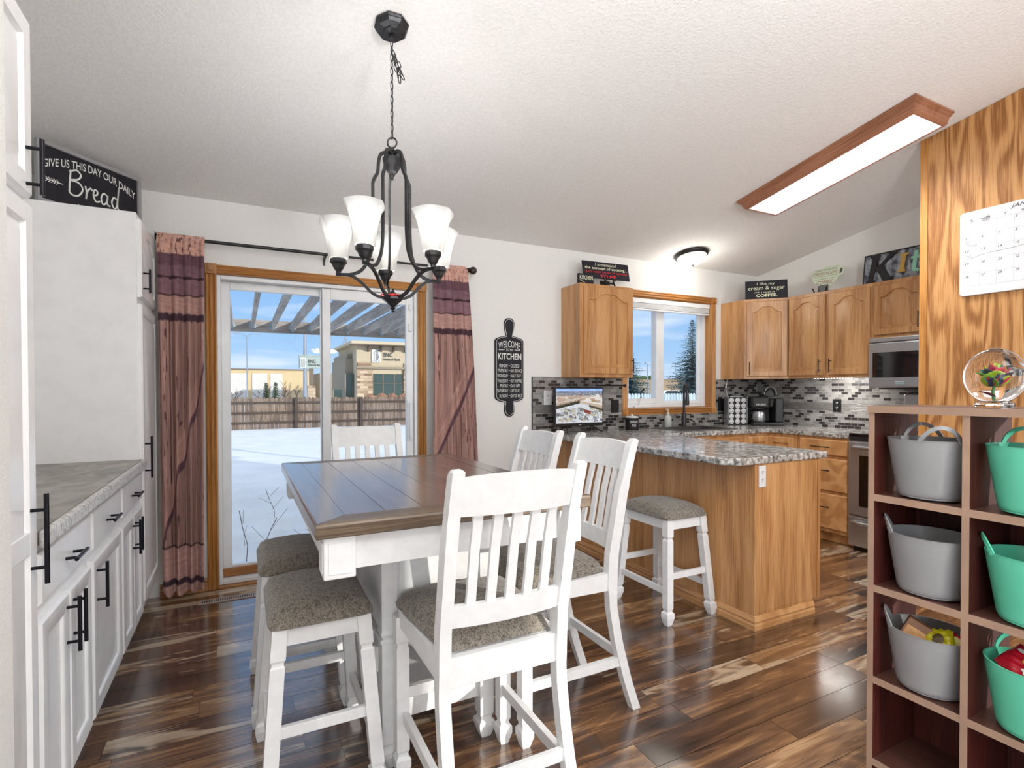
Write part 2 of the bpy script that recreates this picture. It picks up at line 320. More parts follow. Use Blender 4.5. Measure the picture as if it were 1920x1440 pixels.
def mk_table():
    m, t, b, o = newmat('weathered_brown_tabletop')
    mp2 = coords(t, (22, 1.2, 1)); n = node(t, 'ShaderNodeTexNoise', Scale=1.6, Detail=5.0, Distortion=0.8); t.links.new(mp2.outputs[0], n.inputs[0])
    n3 = node(t, 'ShaderNodeTexNoise', Scale=3.0, Detail=2.0); t.links.new(coords(t, (120, 5, 1)).outputs[0], n3.inputs[0])
    f = mixc(t, 0.4, n.outputs['Fac'], n3.outputs['Fac'])
    r = ramp(t, [(0.34, lin((66, 49, 41))), (0.5, lin((98, 76, 64))), (0.64, lin((126, 100, 84)))], f)
    t.links.new(r.outputs[0], b.inputs['Base Color']); b.inputs['Roughness'].default_value = 0.24; b.inputs['Coat Weight'].default_value = 1.0; b.inputs['Coat IOR'].default_value = 2.1; b.inputs['Coat Roughness'].default_value = 0.2
    bump(t, b, n3.outputs['Fac'], 0.15, 0.002); return m
M['tabletop'] = mk_table()
M['tableedge'] = wood('table_edge_wood', (80, 64, 50), (108, 90, 72), (130, 112, 90), axis='X', ring=3)

# ---------------------------------------------------------------- mesh helpers
I4 = Matrix.Identity(4)
class MB:
    def __init__(s, mat=None): s.v = []; s.f = []; s.mat = mat or I4
    def add(s, verts, faces):
        b = len(s.v); s.v += [tuple(s.mat @ Vector(v)) for v in verts]; s.f += [tuple(i+b for i in f) for f in faces]; return s
    def box(s, x0, x1, y0, y1, z0, z1, ch=0.0, rot=None):
        if x1 < x0: x0, x1 = x1, x0
        if y1 < y0: y0, y1 = y1, y0
        if z1 < z0: z0, z1 = z1, z0
        if ch <= 0:
            vs = [(x, y, z) for z in (z0, z1) for x, y in ((x0, y0), (x1, y0), (x1, y1), (x0, y1))]
            fs = [(3, 2, 1, 0), (4, 5, 6, 7), (0, 1, 5, 4), (1, 2, 6, 5), (2, 3, 7, 6), (3, 0, 4, 7)]
        else:
            bm = bmesh.new(); bmesh.ops.create_cube(bm, size=1)
            for v in bm.verts: v.co = Vector(((x0+x1)/2+v.co.x*(x1-x0), (y0+y1)/2+v.co.y*(y1-y0), (z0+z1)/2+v.co.z*(z1-z0)))
            bmesh.ops.bevel(bm, geom=list(bm.edges), offset=min(ch, 0.45*min(x1-x0, y1-y0, z1-z0)), segments=2, affect='EDGES', profile=0.5)
            bm.verts.index_update(); vs = [v.co.copy() for v in bm.verts]; fs = [tuple(v.index for v in f.verts) for f in bm.faces]; bm.free()
        if rot is not None: vs = [rot @ Vector(v) for v in vs]
        return s.add(vs, fs)
    def loops(s, loops, cap0=True, cap1=True, closed=True):
        n = len(loops[0]); b = [p for l in loops for p in l]; fs = []
        for k in range(len(loops)-1):
            for i in range(n if closed else n-1):
                j = (i+1) % n; fs.append((k*n+i, k*n+j, (k+1)*n+j, (k+1)*n+i))
        if cap0: fs.append(tuple(reversed(range(n))))
        if cap1: fs.append(tuple(range((len(loops)-1)*n, len(loops)*n)))
        return s.add(b, fs)
    def lathe(s, c, prof, seg=24, axis='Z', cap0=True, cap1=True, sx=1.0, sy=1.0, rot0=0.0):
        L = []
        for r, h in prof:
            l = []
            for i in range(seg):
                a = 2*pi*i/seg+rot0; p = (r*cos(a)*sx, r*sin(a)*sy, h)
                if axis == 'X': p = (p[2], p[0], p[1])
                if axis == 'Y': p = (p[1], p[2], p[0])
                l.append((c[0]+p[0], c[1]+p[1], c[2]+p[2]))
            L.append(l)
        return s.loops(L, cap0, cap1)
    def cyl(s, c, r, h, axis='Z', seg=16): return s.lathe(c, [(r, 0), (r, h)], seg, axis)
    def sweep(s, path, sec, closed=False, upv=(0, 0, 1), scale=None):
        P = [Vector(p) for p in path]; n = len(P); L = []
        for i, p in enumerate(P):
            if closed: d = (P[(i+1) % n]-P[i-1])
            else: d = P[min(i+1, n-1)]-P[max(i-1, 0)]
            d.normalize(); u = Vector(upv)
            if abs(d.dot(u)) > 0.97: u = Vector((1, 0, 0)) if abs(d.x) < 0.9 else Vector((0, 1, 0))
            a = d.cross(u).normalized(); b = a.cross(d).normalized(); k = scale[i] if scale else 1.0
            L.append([p+a*q[0]*k+b*q[1]*k for q in sec])
        if closed: L.append(L[0]); return s.loops(L, False, False)
        return s.loops(L)
    def tube(s, path, r, seg=8, closed=False, scale=None, upv=(0, 0, 1)):
        return s.sweep(path, [(r*cos(2*pi*i/seg), r*sin(2*pi*i/seg)) for i in range(seg)], closed, upv, scale)
    def prism(s, poly, axis, a0, a1):
        def P(p, h): return {'X': (h, p[0], p[1]), 'Y': (p[0], h, p[1]), 'Z': (p[0], p[1], h)}[axis]
        n = len(poly); vs = [P(p, a0) for p in poly]+[P(p, a1) for p in poly]
        fs = [(i, (i+1) % n, (i+1) % n+n, i+n) for i in range(n)]+[tuple(reversed(range(n))), tuple(range(n, 2*n))]
        return s.add(vs, fs)
    def sphere(s, c, r, seg=16, rings=10, sx=1, sy=1, sz=1):
        pr = [(max(1e-4, r*sin(pi*k/rings)), -r*cos(pi*k/rings)*sz) for k in range(rings+1)]
        return s.lathe(c, pr, seg, sx=sx, sy=sy)
MW = {}
def tagit(o, label=None, cat=None, group=None, kind=None):
    if label: o['label'] = label
    if cat: o['category'] = cat
    if group: o['group'] = group
    if kind: o['kind'] = kind
    return o
def thing(name, label, cat, loc=(0, 0, 0), rz=0.0, group=None, kind=None):
    o = bpy.data.objects.new(name, None); COL.objects.link(o); o.empty_display_size = 0.05
    o.location = loc; o.rotation_euler = (0, 0, rz); MW[o.name] = Matrix.Translation(loc) @ Matrix.Rotation(rz, 4, 'Z')
    return tagit(o, label, cat, group, kind)
def obj(name, mb, mat, parent=None, world=False, smooth=False, label=None, flip=True):
    me = bpy.data.meshes.new(name); vs = mb.v
    if world and parent is not None:
        inv = MW[parent.name].inverted(); vs = [tuple(inv @ Vector(v)) for v in vs]
    me.from_pydata(vs, [], mb.f)
    if flip:
        bm = bmesh.new(); bm.from_mesh(me); bmesh.ops.recalc_face_normals(bm, faces=bm.faces); bm.to_mesh(me); bm.free()
    if smooth: 
        me.polygons.foreach_set('use_smooth', [True]*len(me.polygons))
        try: me.set_sharp_from_angle(angle=radians(38))
        except Exception: pass
    me.materials.append(mat); me.update()
    o = bpy.data.objects.new(name, me); COL.objects.link(o)
    if parent is not None: o.parent = parent; MW[o.name] = MW[parent.name]
    else: MW[o.name] = I4
    if label: o['label'] = label
    return o
def struct(name, mb, mat, label=None, parent=None, smooth=False, cat=None):
    o = obj(name, mb, mat, parent, world=True, smooth=smooth)
    if parent is None: tagit(o, label, cat, None, 'structure')
    return o
def rehome(o, loc):
    d = Vector(loc)-o.location
    for v in o.data.vertices: v.co -= d
    o.location = loc; MW[o.name] = Matrix.Translation(loc)
def single(name, mb, mat, label, cat, loc, group=None, smooth=False, kind=None):
    """one-mesh thing, verts given in world coordinates, origin put at loc"""
    o = obj(name, mb, mat, None, smooth=smooth); rehome(o, loc); return tagit(o, label, cat, group, kind)
def dup(root, loc, rz=0.0, label=None, group=None, scale=None):
    def cp(o, par):
        c = o.copy(); COL.objects.link(c)
        if par is not None: c.parent = par
        for ch in KIDS.get(o.name, []): cp(ch, c)
        return c
    build_kids(root)
    c = cp(root, None); c.location = loc; c.rotation_euler = (0, 0, rz)
    if scale: c.scale = scale
    MW[c.name] = Matrix.Translation(loc) @ Matrix.Rotation(rz, 4, 'Z')
    if label: c['label'] = label
    if group: c['group'] = group
    return c
KIDS = {}
def build_kids(root):
    if root.name in KIDS: return
    allo = list(bpy.data.objects)
    def rec(o):
        KIDS[o.name] = [x for x in allo if x.parent == o]
        for k in KIDS[o.name]: rec(k)
    rec(root)
def text(s, O, U, V, rect, mat, parent, name='lettering', shear=0.0, world=True, off=0.0015, bold=0.0, arch=0.0, keep=False, space=1.0):
    """flat painted lettering fitted into rect (u0,u1,v0,v1) on the plane O + u*U + v*V; normal = U x V"""
    cu = bpy.data.curves.new('t', 'FONT'); cu.body = s; cu.shear = shear; cu.offset = bold; cu.resolution_u = 3; cu.space_character = space
    to = bpy.data.objects.new('t', cu); COL.objects.link(to)
    dg = bpy.context.evaluated_depsgraph_get(); dg.update(); me0 = bpy.data.meshes.new_from_object(to.evaluated_get(dg))
    vs = [v.co.copy() for v in me0.vertices]; fs = [tuple(p.vertices) for p in me0.polygons]
    bpy.data.objects.remove(to); bpy.data.curves.remove(cu); bpy.data.meshes.remove(me0)
    if not vs: return None
    x0 = min(v.x for v in vs); x1 = max(v.x for v in vs); y0 = min(v.y for v in vs); y1 = max(v.y for v in vs)
    O, U, V = Vector(O), Vector(U).normalized(), Vector(V).normalized(); Nn = U.cross(V)
    u0, u1, v0, v1 = rect; su = (u1-u0)/(x1-x0); sv = (v1-v0)/(y1-y0)
    if keep:
        k = min(su, sv); cu_ = (u0+u1)/2; w = (x1-x0)*k; u0 = cu_-w/2; su = k; cv = (v0+v1)/2; v0 = cv-(y1-y0)*k/2; sv = k
    out = []
    for v in vs:
        a = u0+(v.x-x0)*su; b_ = v0+(v.y-y0)*sv
        if arch: q = (a-(rect[0]+rect[1])/2)/((rect[1]-rect[0])/2); b_ -= arch*q*q
        out.append(O+U*a+V*b_+Nn*off)
    mb = MB(); mb.add(out, fs)
    return obj(name, mb, mat, parent, world=world, flip=False)
def strokes(lines, O, U, V, r, mat, parent, name='lettering', world=True, off=0.0015, sub=6):
    """painted brush strokes: each line a polyline of (u,v) smoothed with Catmull-Rom"""
    O, U, V = Vector(O), Vector(U).normalized(), Vector(V).normalized(); Nn = U.cross(V); mb = MB()
    for ln in lines:
        P = [Vector((a, b, 0)) for a, b in ln]; Q = []
        for i in range(len(P)-1):
            p0, p1, p2, p3 = P[max(i-1, 0)], P[i], P[i+1], P[min(i+2, len(P)-1)]
            for k in range(sub):
                t = k/sub; Q.append(0.5*((2*p1)+(-p0+p2)*t+(2*p0-5*p1+4*p2-p3)*t*t+(-p0+3*p1-3*p2+p3)*t**3))
        Q.append(P[-1]); vs = []; fs = []
        for i, q in enumerate(Q):
            d = (Q[min(i+1, len(Q)-1)]-Q[max(i-1, 0)]).normalized(); n_ = Vector((-d.y, d.x, 0))*r
            for w in (q+n_, q-n_): vs.append(O+U*w.x+V*w.y+Nn*off)
        for i in range(len(Q)-1): fs.append((2*i, 2*i+1, 2*i+3, 2*i+2))
        mb.add(vs, fs)
    return obj(name, mb, mat, parent, world=world, flip=False)
# ================================================================ room shell
YB, XR, ZC, SL = 3.849, 4.907, 2.466, 0.1842
YR = -2.7
def cz(y): return ZC+SL*(YB-y)
mb = MB(); cols = []
bwp = 0.1255; y = YB; row = 0
mb.box(-2.6, XR, YR, YB, -0.08, -0.0015); cols += [(0.0, 0.0, 0.0)]*8
while y > YR:
    y0 = max(YR, y-bwp); x = -2.6-rng.rand()*1.0
    while x < XR:
        L = rng.choice([0.62, 0.92, 1.22, 1.22]); xa, xb = max(-2.6, x), min(XR, x+L)
        if xb-xa > 0.02:
            g = 0.0009; c = (rng.rand(), rng.rand(), rng.rand())
            mb.add([(xa+g, y0+g, 0), (xb-g, y0+g, 0), (xb-g, y-g, 0), (xa+g, y-g, 0)], [(0, 1, 2, 3)]); cols += [c]*4
        x += L
    y -= bwp
fl = obj('floor', mb, M['floor'], None, flip=False)
ca = fl.data.color_attributes.new('Col', 'FLOAT_COLOR', 'POINT')
ca.data.foreach_set('color', np.array([list(c)+[1.0] for c in cols], dtype=np.float32).ravel())
tagit(fl, 'dark and light brown rustic plank floor', None, None, 'structure')

mb = MB()
ya, yb_ = YR-0.2, YB+0.75
for (x0, x1) in ((-2.8, XR+0.2),):
    mb.add([(x0, yb_, cz(yb_)), (x1, yb_, cz(yb_)), (x1, ya, cz(ya)), (x0, ya, cz(ya)), (x0, yb_, cz(yb_)+0.2), (x1, yb_, cz(yb_)+0.2), (x1, ya, cz(ya)+0.2), (x0, ya, cz(ya)+0.2)],
           [(0, 1, 2, 3), (7, 6, 5, 4), (0, 4, 5, 1), (1, 5, 6, 2), (2, 6, 7, 3), (3, 7, 4, 0)])
struct('ceiling', mb, M['ceiling'], 'white textured vaulted ceiling')
# back wall with door and window openings
DX0, DX1, DZ1 = -0.139, 1.170, 2.0
WX0, WX1, WZ0, WZ1 = 3.147, 4.214, 1.085, 2.127
mb = MB(); T = 0.18
for a in ((-2.8, DX0, -0.1, 2.9), (DX0, DX1, DZ1, 2.9), (DX1, WX0, -0.1, 2.9), (WX0, WX1, -0.1, WZ0), (WX0, WX1, WZ1, 2.9), (WX1, XR+0.2, -0.1, 2.9), (DX0, DX1, -0.1, -0.002)):
    z1 = a[3]
    if z1 > 2.8:
        mb.add([(a[0], YB, a[2]), (a[1], YB, a[2]), (a[1], YB+T, a[2]), (a[0], YB+T, a[2]), (a[0], YB, cz(YB)+0.01), (a[1], YB, cz(YB)+0.01), (a[1], YB+T, cz(YB+T)+0.01), (a[0], YB+T, cz(YB+T)+0.01)],
               [(3, 2, 1, 0), (4, 5, 6, 7), (0, 1, 5, 4), (1, 2, 6, 5), (2, 3, 7, 6), (3, 0, 4, 7)])
    else: mb.box(a[0], a[1], YB, YB+T, a[2], z1)
struct('wall_back', mb, M['wall'], 'white back wall with patio door and kitchen window')
def sidewall(name, x0, x1, y0, y1, label, mat=None):
    mb = MB(); mb.add([(x0, y0, -0.1), (x1, y0, -0.1), (x1, y1, -0.1), (x0, y1, -0.1), (x0, y0, cz(y0)+0.01), (x1, y0, cz(y0)+0.01), (x1, y1, cz(y1)+0.01), (x0, y1, cz(y1)+0.01)],
        [(3, 2, 1, 0), (4, 5, 6, 7), (0, 1, 5, 4), (1, 2, 6, 5), (2, 3, 7, 6), (3, 0, 4, 7)])
    return struct(name, mb, mat or M['wall'], label)
sidewall('wall_right', XR, XR+0.2, YR, YB, 'white gable wall above the kitchen cabinets')
sidewall('wall_left', -1.27, -1.072, 1.357, YB, 'white wall behind the built-in cabinets')
sidewall('wall_left_near', -2.6, -0.402, -0.4, 1.355, 'white textured wall end at the left edge')
sidewall('wall_left_rear', -2.8, -2.6, YR, -0.4, 'white wall of the living room')
mb = MB()
for a in ((-2.8, -2.2, -0.1, 3.6), (-2.2, XR+0.2, -0.1, 0.2), (-2.2, XR+0.2, 2.4, 3.66), (-0.3, 3.16, 0.2, 2.4), (4.35, XR+0.2, 0.2, 2.4)): mb.box(a[0], a[1], YR-0.2, YR, a[2], a[3]+0.05)  # opening edges cut to limit where the sun falls indoors
struct('wall_rear', mb, M['wall'], 'rear living room wall with openings shaped for sun and fill light')
for nm_, xa_, xb_, lb_ in (('window_2', 3.16, 4.35, 'living room window behind the camera at right'), ('fill_window', -2.2, -0.3, 'added fill-light window behind the camera at left')):  # left window added for fill light, right one sized to steer the sun
    t = thing(nm_, lb_, None, ((xa_+xb_)/2, YR-0.1, 0.2), kind='structure'); mb = MB()
    for x in (xa_, (xa_+xb_)/2-0.02, xb_-0.05): mb.box(x, x+0.05, YR-0.14, YR-0.06, 0.2, 2.4)
    for z in (0.2, 2.34): mb.box(xa_, xb_, YR-0.14, YR-0.06, z, z+0.06)
    obj('frame', mb, M['vinyl'], t, world=True)
    mb = MB(); mb.box(xa_+0.05, xb_-0.05, YR-0.104, YR-0.098, 0.26, 2.34); obj('pane', mb, M['glass'], t, world=True)

# baseboards
def bprofile(y, h=0.075, d=0.016): return [(y, 0), (y-d, 0), (y-d, h*0.45), (y-d*0.6, h*0.62), (y-d*0.75, h*0.8), (y-d*0.3, h), (y, h)]
mb = MB(); mb.prism([(a, b) for a, b in bprofile(YB)], 'X', -0.455, -0.203); struct('baseboard_left', mb, M['oaktrim'], 'oak baseboard under the left curtain')
mb = MB(); mb.prism([(a, b) for a, b in bprofile(YB)], 'X', 1.235, 2.36); struct('baseboard_back', mb, M['oaktrim'], 'oak baseboard between patio door and kitchen counter')

# ---------------------------------------------------------------- patio door
def rosette(mb, x0, z0, s, y):
    mb.box(x0, x0+s, y-0.024, y, z0, z0+s, 0.003)
    mb.box(x0+s*0.2, x0+s*0.8, y-0.027, y, z0+s*0.2, z0+s*0.8, 0.003)
    mb.box(x0+s*0.3, x0+s*0.7, y-0.031, y, z0+s*0.3, z0+s*0.7, 0.002)
def casing_h(mb, x0, x1, z0, z1, y):
    h = z1-z0; mb.prism([(y, z0), (y-0.012, z0), (y-0.016, z0+h*0.15), (y-0.012, z0+h*0.3), (y-0.018, z0+h*0.5), (y-0.012, z0+h*0.7), (y-0.018, z0+h*0.88), (y-0.016, z1), (y, z1)], 'X', x0, x1)
def casing_v(mb, x0, x1, z0, z1, y):
    h = x1-x0; mb.prism([(x0, y), (x0, y-0.014), (x0+h*0.12, y-0.018), (x0+h*0.3, y-0.012), (x0+h*0.5, y-0.018), (x0+h*0.7, y-0.012), (x0+h*0.88, y-0.018), (x1, y-0.014), (x1, y)], 'Z', z0, z1)
t = thing('trim_1', 'fluted oak casing with rosette corners around the patio door', None, (0.5, YB, 0), kind='structure')
mb = MB(); casing_h(mb, -0.144, 1.170, 2.0, 2.057, YB); obj('head_casing', mb, M['oaktrim'], t, world=True)
for xa, xb in ((-0.203, -0.141), (1.172, 1.234)):
    mb = MB(); casing_v(mb, xa, xb, 0, 1.996, YB); obj('side_casing', mb, M['oaktrimz'], t, world=True)
    mb = MB(); rosette(mb, xa-0.001, 1.997, 0.066, YB); obj('corner_block', mb, M['oaktrimz'], t, world=True)
mb = MB(); mb.box(-0.14, 1.17, YB-0.03, YB+0.10, 0, 0.012, 0.003); obj('threshold', mb, M['oaktrim'], t, world=True)

d = thing('door_1', 'white framed sliding glass patio door', None, (0.5, YB+0.06, 0), kind='structure')
def frame_rect(mb, x0, x1, z0, z1, w, y0, y1, wb=None, wt=None, ch=0.003):
    wb = wb or w; wt = wt or w
    mb.box(x0, x0+w, y0, y1, z0, z1, ch); mb.box(x1-w, x1, y0, y1, z0, z1, ch)
    mb.box(x0+w, x1-w, y0, y1, z0, z0+wb, ch); mb.box(x0+w, x1-w, y0, y1, z1-wt, z1, ch)
mb = MB(); frame_rect(mb, DX0+0.001, DX1-0.001, 0.013, 1.998, 0.02, YB+0.005, YB+0.14, 0.03, 0.025); obj('door_frame', mb, M['vinyl'], d, world=True)
mb = MB(); frame_rect(mb, DX0+0.021, 0.545, 0.044, 1.972, 0.052, YB+0.075, YB+0.11, 0.07, 0.05); mb.box(0.493-0.004, 0.497, YB+0.06, YB+0.075, 0.05, 1.97)
fp = obj('fixed_panel', mb, M['vinyl'], d, world=True)
mb = MB(); mb.box(-0.07, 0.495, YB+0.09, YB+0.096, 0.11, 1.925); obj('pane', mb, M['glass'], fp, world=True)
mb = MB(); frame_rect(mb, 0.50, DX1-0.022, 0.044, 1.972, 0.055, YB+0.03, YB+0.065, 0.08, 0.075); sp_ = obj('sliding_panel', mb, M['vinyl'], d, world=True)
mb = MB(); mb.box(0.553, DX1-0.075, YB+0.045, YB+0.051, 0.12, 1.90); obj('pane', mb, M['glass'], sp_, world=True)
mb = MB(); mb.box(1.108, 1.126, YB-0.012, YB+0.03, 0.90, 1.17, 0.005); mb.box(1.10, 1.134, YB+0.018, YB+0.03, 0.88, 1.19, 0.003); obj('pull_handle', mb, M['vinyl'], sp_, world=True)
mb = MB(); mb.box(1.112, 1.13, YB+0.012, YB+0.03, 1.70, 1.76, 0.003); mb.box(1.112, 1.13, YB+0.012, YB+0.03, 1.86, 1.90, 0.003); obj('latch', mb, M['vinyl'], sp_, world=True)
mb = MB(); mb.box(-0.118, 0.48, YB+0.055, YB+0.072, 0.045, 0.10, 0.003); single('security_bar', mb, M['oaktrim'], 'short pine board laid in the track of the patio door', 'board', (0.18, YB+0.063, 0.045))

# ---------------------------------------------------------------- kitchen window
t = thing('trim_2', 'fluted oak casing with corner blocks around the kitchen window', None, (3.68, YB, 1.04), kind='structure')
mb = MB(); casing_h(mb, 3.147, 4.214, 2.127, 2.186, YB); casing_h(mb, 3.147, 4.214, 1.028, 1.084, YB); obj('head_and_apron_casing', mb, M['oaktrim'], t, world=True)
for xa, xb in ((3.087, 3.146), (4.215, 4.274)):
    mb = MB(); casing_v(mb, xa, xb, 1.086, 2.126, YB); obj('side_casing', mb, M['oaktrimz'], t, world=True)
    for z0 in (2.126, 1.024):
        mb = MB(); rosette(mb, xa-0.002, z0, 0.063, YB); obj('corner_block', mb, M['oaktrimz'], t, world=True)
mb = MB(); mb.box(3.147, 3.153, YB, YB+0.09, 1.086, 2.126); mb.box(4.208, 4.214, YB, YB+0.09, 1.086, 2.126); mb.box(3.153, 4.208, YB, YB+0.09, 1.086, 1.092); mb.box(3.153, 4.208, YB, YB+0.09, 2.12, 2.126)
obj('jamb_liner', mb, M['oaktrimz'], t, world=True)
w = thing('window_1', 'white sliding window over the kitchen sink', None, (3.68, YB+0.12, 1.085), kind='structure')
mb = MB(); frame_rect(mb, 3.154, 4.207, 1.093, 2.119, 0.035, YB+0.06, YB+0.15); obj('frame', mb, M['vinyl'], w, world=True)
mb = MB(); frame_rect(mb, 3.19, 3.60, 1.13, 2.083, 0.038, YB+0.07, YB+0.10, 0.05); s1 = obj('sash', mb, M['vinyl'], w, world=True)
mb = MB(); mb.box(3.225, 3.565, YB+0.082, YB+0.087, 1.175, 2.05); obj('pane', mb, M['glass'], s1, world=True)
mb = MB(); mb.box(3.56, 3.655, YB+0.065, YB+0.14, 1.125, 2.085, 0.004); obj('mullion', mb, M['vinyl'], w, world=True)
mb = MB(); frame_rect(mb, 3.65, 4.172, 1.128, 2.084, 0.028, YB+0.10, YB+0.13); s2 = obj('sash', mb, M['vinyl'], w, world=True)
mb = MB(); mb.box(3.675, 4.148, YB+0.112, YB+0.117, 1.15, 2.06); obj('pane', mb, M['glass'], s2, world=True)
mb = MB(); mb.box(3.27, 3.39, YB+0.03, YB+0.06, 1.093, 1.115, 0.006); mb.tube([(3.33, YB+0.045, 1.11), (3.335, YB+0.04, 1.14), (3.345, YB+0.035, 1.19)], 0.006); obj('crank_handle', mb, M['vinyl'], w, world=True)
mb = MB(); mb.tube([(3.345, YB+0.035, 1.185), (3.345, YB+0.03, 1.245), (3.36, YB+0.02, 1.262)], 0.008); mb.sphere((3.362, YB+0.018, 1.264), 0.011); obj('crank_knob', mb, M['black'], w, world=True)
b = thing('window_blind', 'raised white horizontal blind at the top of the kitchen window', 'blind', (3.68, YB+0.03, 2.12))
mb = MB(); mb.box(3.156, 4.205, YB+0.002, YB+0.045, 2.075, 2.118, 0.003); obj('head_rail', mb, M['vinyl'], b, world=True)
mb = MB()
for k in range(9): mb.box(3.160, 4.20, YB+0.004+0.002*(k % 2), YB+0.042, 2.072-0.0052*k-0.0035, 2.072-0.0052*k)
obj('slat_stack', mb, M['vinyl'], b, world=True)
mb = MB(); mb.box(3.160, 4.20, YB+0.004, YB+0.042, 2.008, 2.022, 0.003); obj('bottom_rail', mb, M['vinyl'], b, world=True)

# ================================================================ cabinet builders
def shape_arch(u):
    t_ = min(1, max(0, (0.5-abs(u-0.5)-0.06)/0.34)); return 0.5-0.5*cos(pi*t_)
def door_mesh(x0, x1, z0, z1, arch=0.0, fw=0.05, flat=False, yf=-0.02, shaker=False):
    mb = MB(); NT = 22
    def loop(i, y, A, it=None):
        a, b, c, e = x0+i, x1-i, z0+i, z1-(it if it is not None else i); pts = []
        pts.append((a, y, c)); pts.append((b, y, c))
        for k in range(NT+1):
            u = 1-k/NT; z = e-A*(1-shape_arch(u)); pts.append((a+(b-a)*u, y, z))
        return pts
    L = [loop(0, 0, 0), loop(0, yf*0.6, 0), loop(0.007, yf, 0)]
    if flat: L += [loop(0.016, yf-0.0, 0)]
    elif shaker: L += [loop(fw, yf, 0), loop(fw+0.006, yf+0.004, 0), loop(fw+0.008, yf+0.009, 0)]
    else: L += [loop(fw, yf, arch), loop(fw+0.004, yf+0.011, arch), loop(fw+0.010, yf+0.011, arch), loop(fw+0.034, yf+0.002, arch)]
    mb.loops(L); return mb
def vpull(x, z0, z1, yf=-0.02, r=0.0055, out=0.03):
    mb = MB(); mb.cyl((x, yf-out, z0), r, z1-z0, 'Z', 12)
    for z in (z0+0.18*(z1-z0), z1-0.18*(z1-z0)): mb.lathe((x, yf-out, z), [(r*0.8, 0), (r*0.8, out)], 10, 'Y')
    return mb
def hpull(x0, x1, z, yf=-0.02, r=0.0055, out=0.03):
    mb = MB(); mb.lathe((x0, yf-out, z), [(r, 0), (r, x1-x0)], 12, 'X')
    for x in (x0+0.18*(x1-x0), x1-0.18*(x1-x0)): mb.lathe((x, yf-out, z), [(r*0.8, 0), (r*0.8, out)], 10, 'Y')
    return mb
def cabinet(name, label, loc, rz, w, dpt, z0, z1, fronts, mat, matf=None, toe=0.0, group=None, cat='cabinet', r=0.0055, dmat=None):
    t = thing(name, label, cat, loc, rz, group); lz = loc[2]
    mb = MB(); mb.box(0, w, 0, dpt, z0-lz, z1-lz, 0.0015)
    if toe: mb.box(0, w, 0.06, dpt, 0.002-lz, z0-lz)
    obj('body', mb, mat, t)
    for f in fronts:
        m_ = door_mesh(f['x'][0], f['x'][1], f['z'][0]-lz, f['z'][1]-lz, f.get('arch', 0), f.get('fw', 0.05), f.get('flat', False), shaker=f.get('shaker', False))
        o = obj('drawer' if f.get('drawer') else 'door', m_, (dmat or mat) if f.get('drawer') else mat, t, smooth=True)
        if 'v' in f: h = vpull(f['v'][0], f['v'][1]-lz, f['v'][2]-lz, r=r)
        elif 'h' in f: h = hpull(f['h'][0], f['h'][1], f['h'][2]-lz, r=r)
        else: continue
        obj('handle', h, M['handle'], o, smooth=True)
    return t
# ---------------------------------------------------------------- built-in white cabinets, left (front plane x = -0.455)
R90 = pi/2; LX = -0.478; DP = 0.585
t = cabinet('tall_cabinet', 'tall white pantry cabinet at the near left edge of the room', (LX, 1.36, 0), R90, 0.36, DP, 0.10, 2.19,
    [dict(x=(0.005, 0.352), z=(1.735, 2.165), v=(0.308, 1.727+0.008, 1.87)), dict(x=(0.005, 0.352), z=(0.13, 1.718), fw=0.05, v=(0.305, 0.79, 1.01))], M['white'], toe=1)
mb = MB(); mb.box(0.055, 0.30, -0.0205, -0.012, 0.865, 0.92, 0.002); obj('middle_rail', mb, M['white'], t)
us = [(1.722, 2.245), (2.248, 2.746), (2.749, 3.296)]
u = us[0]; w_ = u[1]-u[0]
cabinet('base_cabinet', 'white base cabinet with one wide drawer over a pair of doors, nearest the camera', (LX, u[0], 0), R90, w_, DP, 0.10, 0.868,
    [dict(x=(0.012, w_-0.012), z=(0.712, 0.846), drawer=1, flat=1, h=(0.20, 0.32, 0.775)), dict(x=(0.012, 0.255), z=(0.125, 0.672), v=(0.225, 0.50, 0.66), shaker=1), dict(x=(0.262, w_-0.012), z=(0.125, 0.672), v=(0.292, 0.50, 0.66), shaker=1)], M['white'], toe=1, group='white base cabinets on the left')
u = us[1]; w_ = u[1]-u[0]
cabinet('base_cabinet', 'white base cabinet with one drawer over a single door, middle of the left row', (LX, u[0], 0), R90, w_, DP, 0.10, 0.868,
    [dict(x=(0.012, w_-0.012), z=(0.712, 0.846), drawer=1, flat=1, h=(0.19, 0.31, 0.775)), dict(x=(0.012, w_-0.012), z=(0.125, 0.676), v=(0.055, 0.50, 0.66), shaker=1)], M['white'], toe=1, group='white base cabinets on the left')
u = us[2]; w_ = u[1]-u[0]
cabinet('base_cabinet', 'white base cabinet with drawer and door pair beside the tall corner cabinet', (LX, u[0], 0), R90, w_, DP, 0.10, 0.868,
    [dict(x=(0.012, w_-0.03), z=(0.712, 0.846), drawer=1, flat=1, h=(0.20, 0.32, 0.775)), dict(x=(0.012, 0.262), z=(0.125, 0.676), v=(0.232, 0.50, 0.66), shaker=1), dict(x=(0.268, w_-0.03), z=(0.125, 0.676), v=(0.298, 0.50, 0.66), shaker=1)], M['white'], toe=1, group='white base cabinets on the left')
cabinet('tall_cabinet', 'tall white corner cabinet beside the left curtain', (LX, 3.30, 0), R90, YB-3.302, DP, 0.10, 2.176,
    [dict(x=(0.02, 0.53), z=(1.745, 2.150), arch=0.05, v=(0.06, 1.775, 1.90)), dict(x=(0.02, 0.53), z=(0.16, 1.712), v=(0.06, 0.80, 1.02))], M['white'], toe=1)
t = thing('countertop', 'taupe laminate countertop with pale speckled edge on the white cabinets at left', 'countertop', (-0.75, 2.5, 0.869))
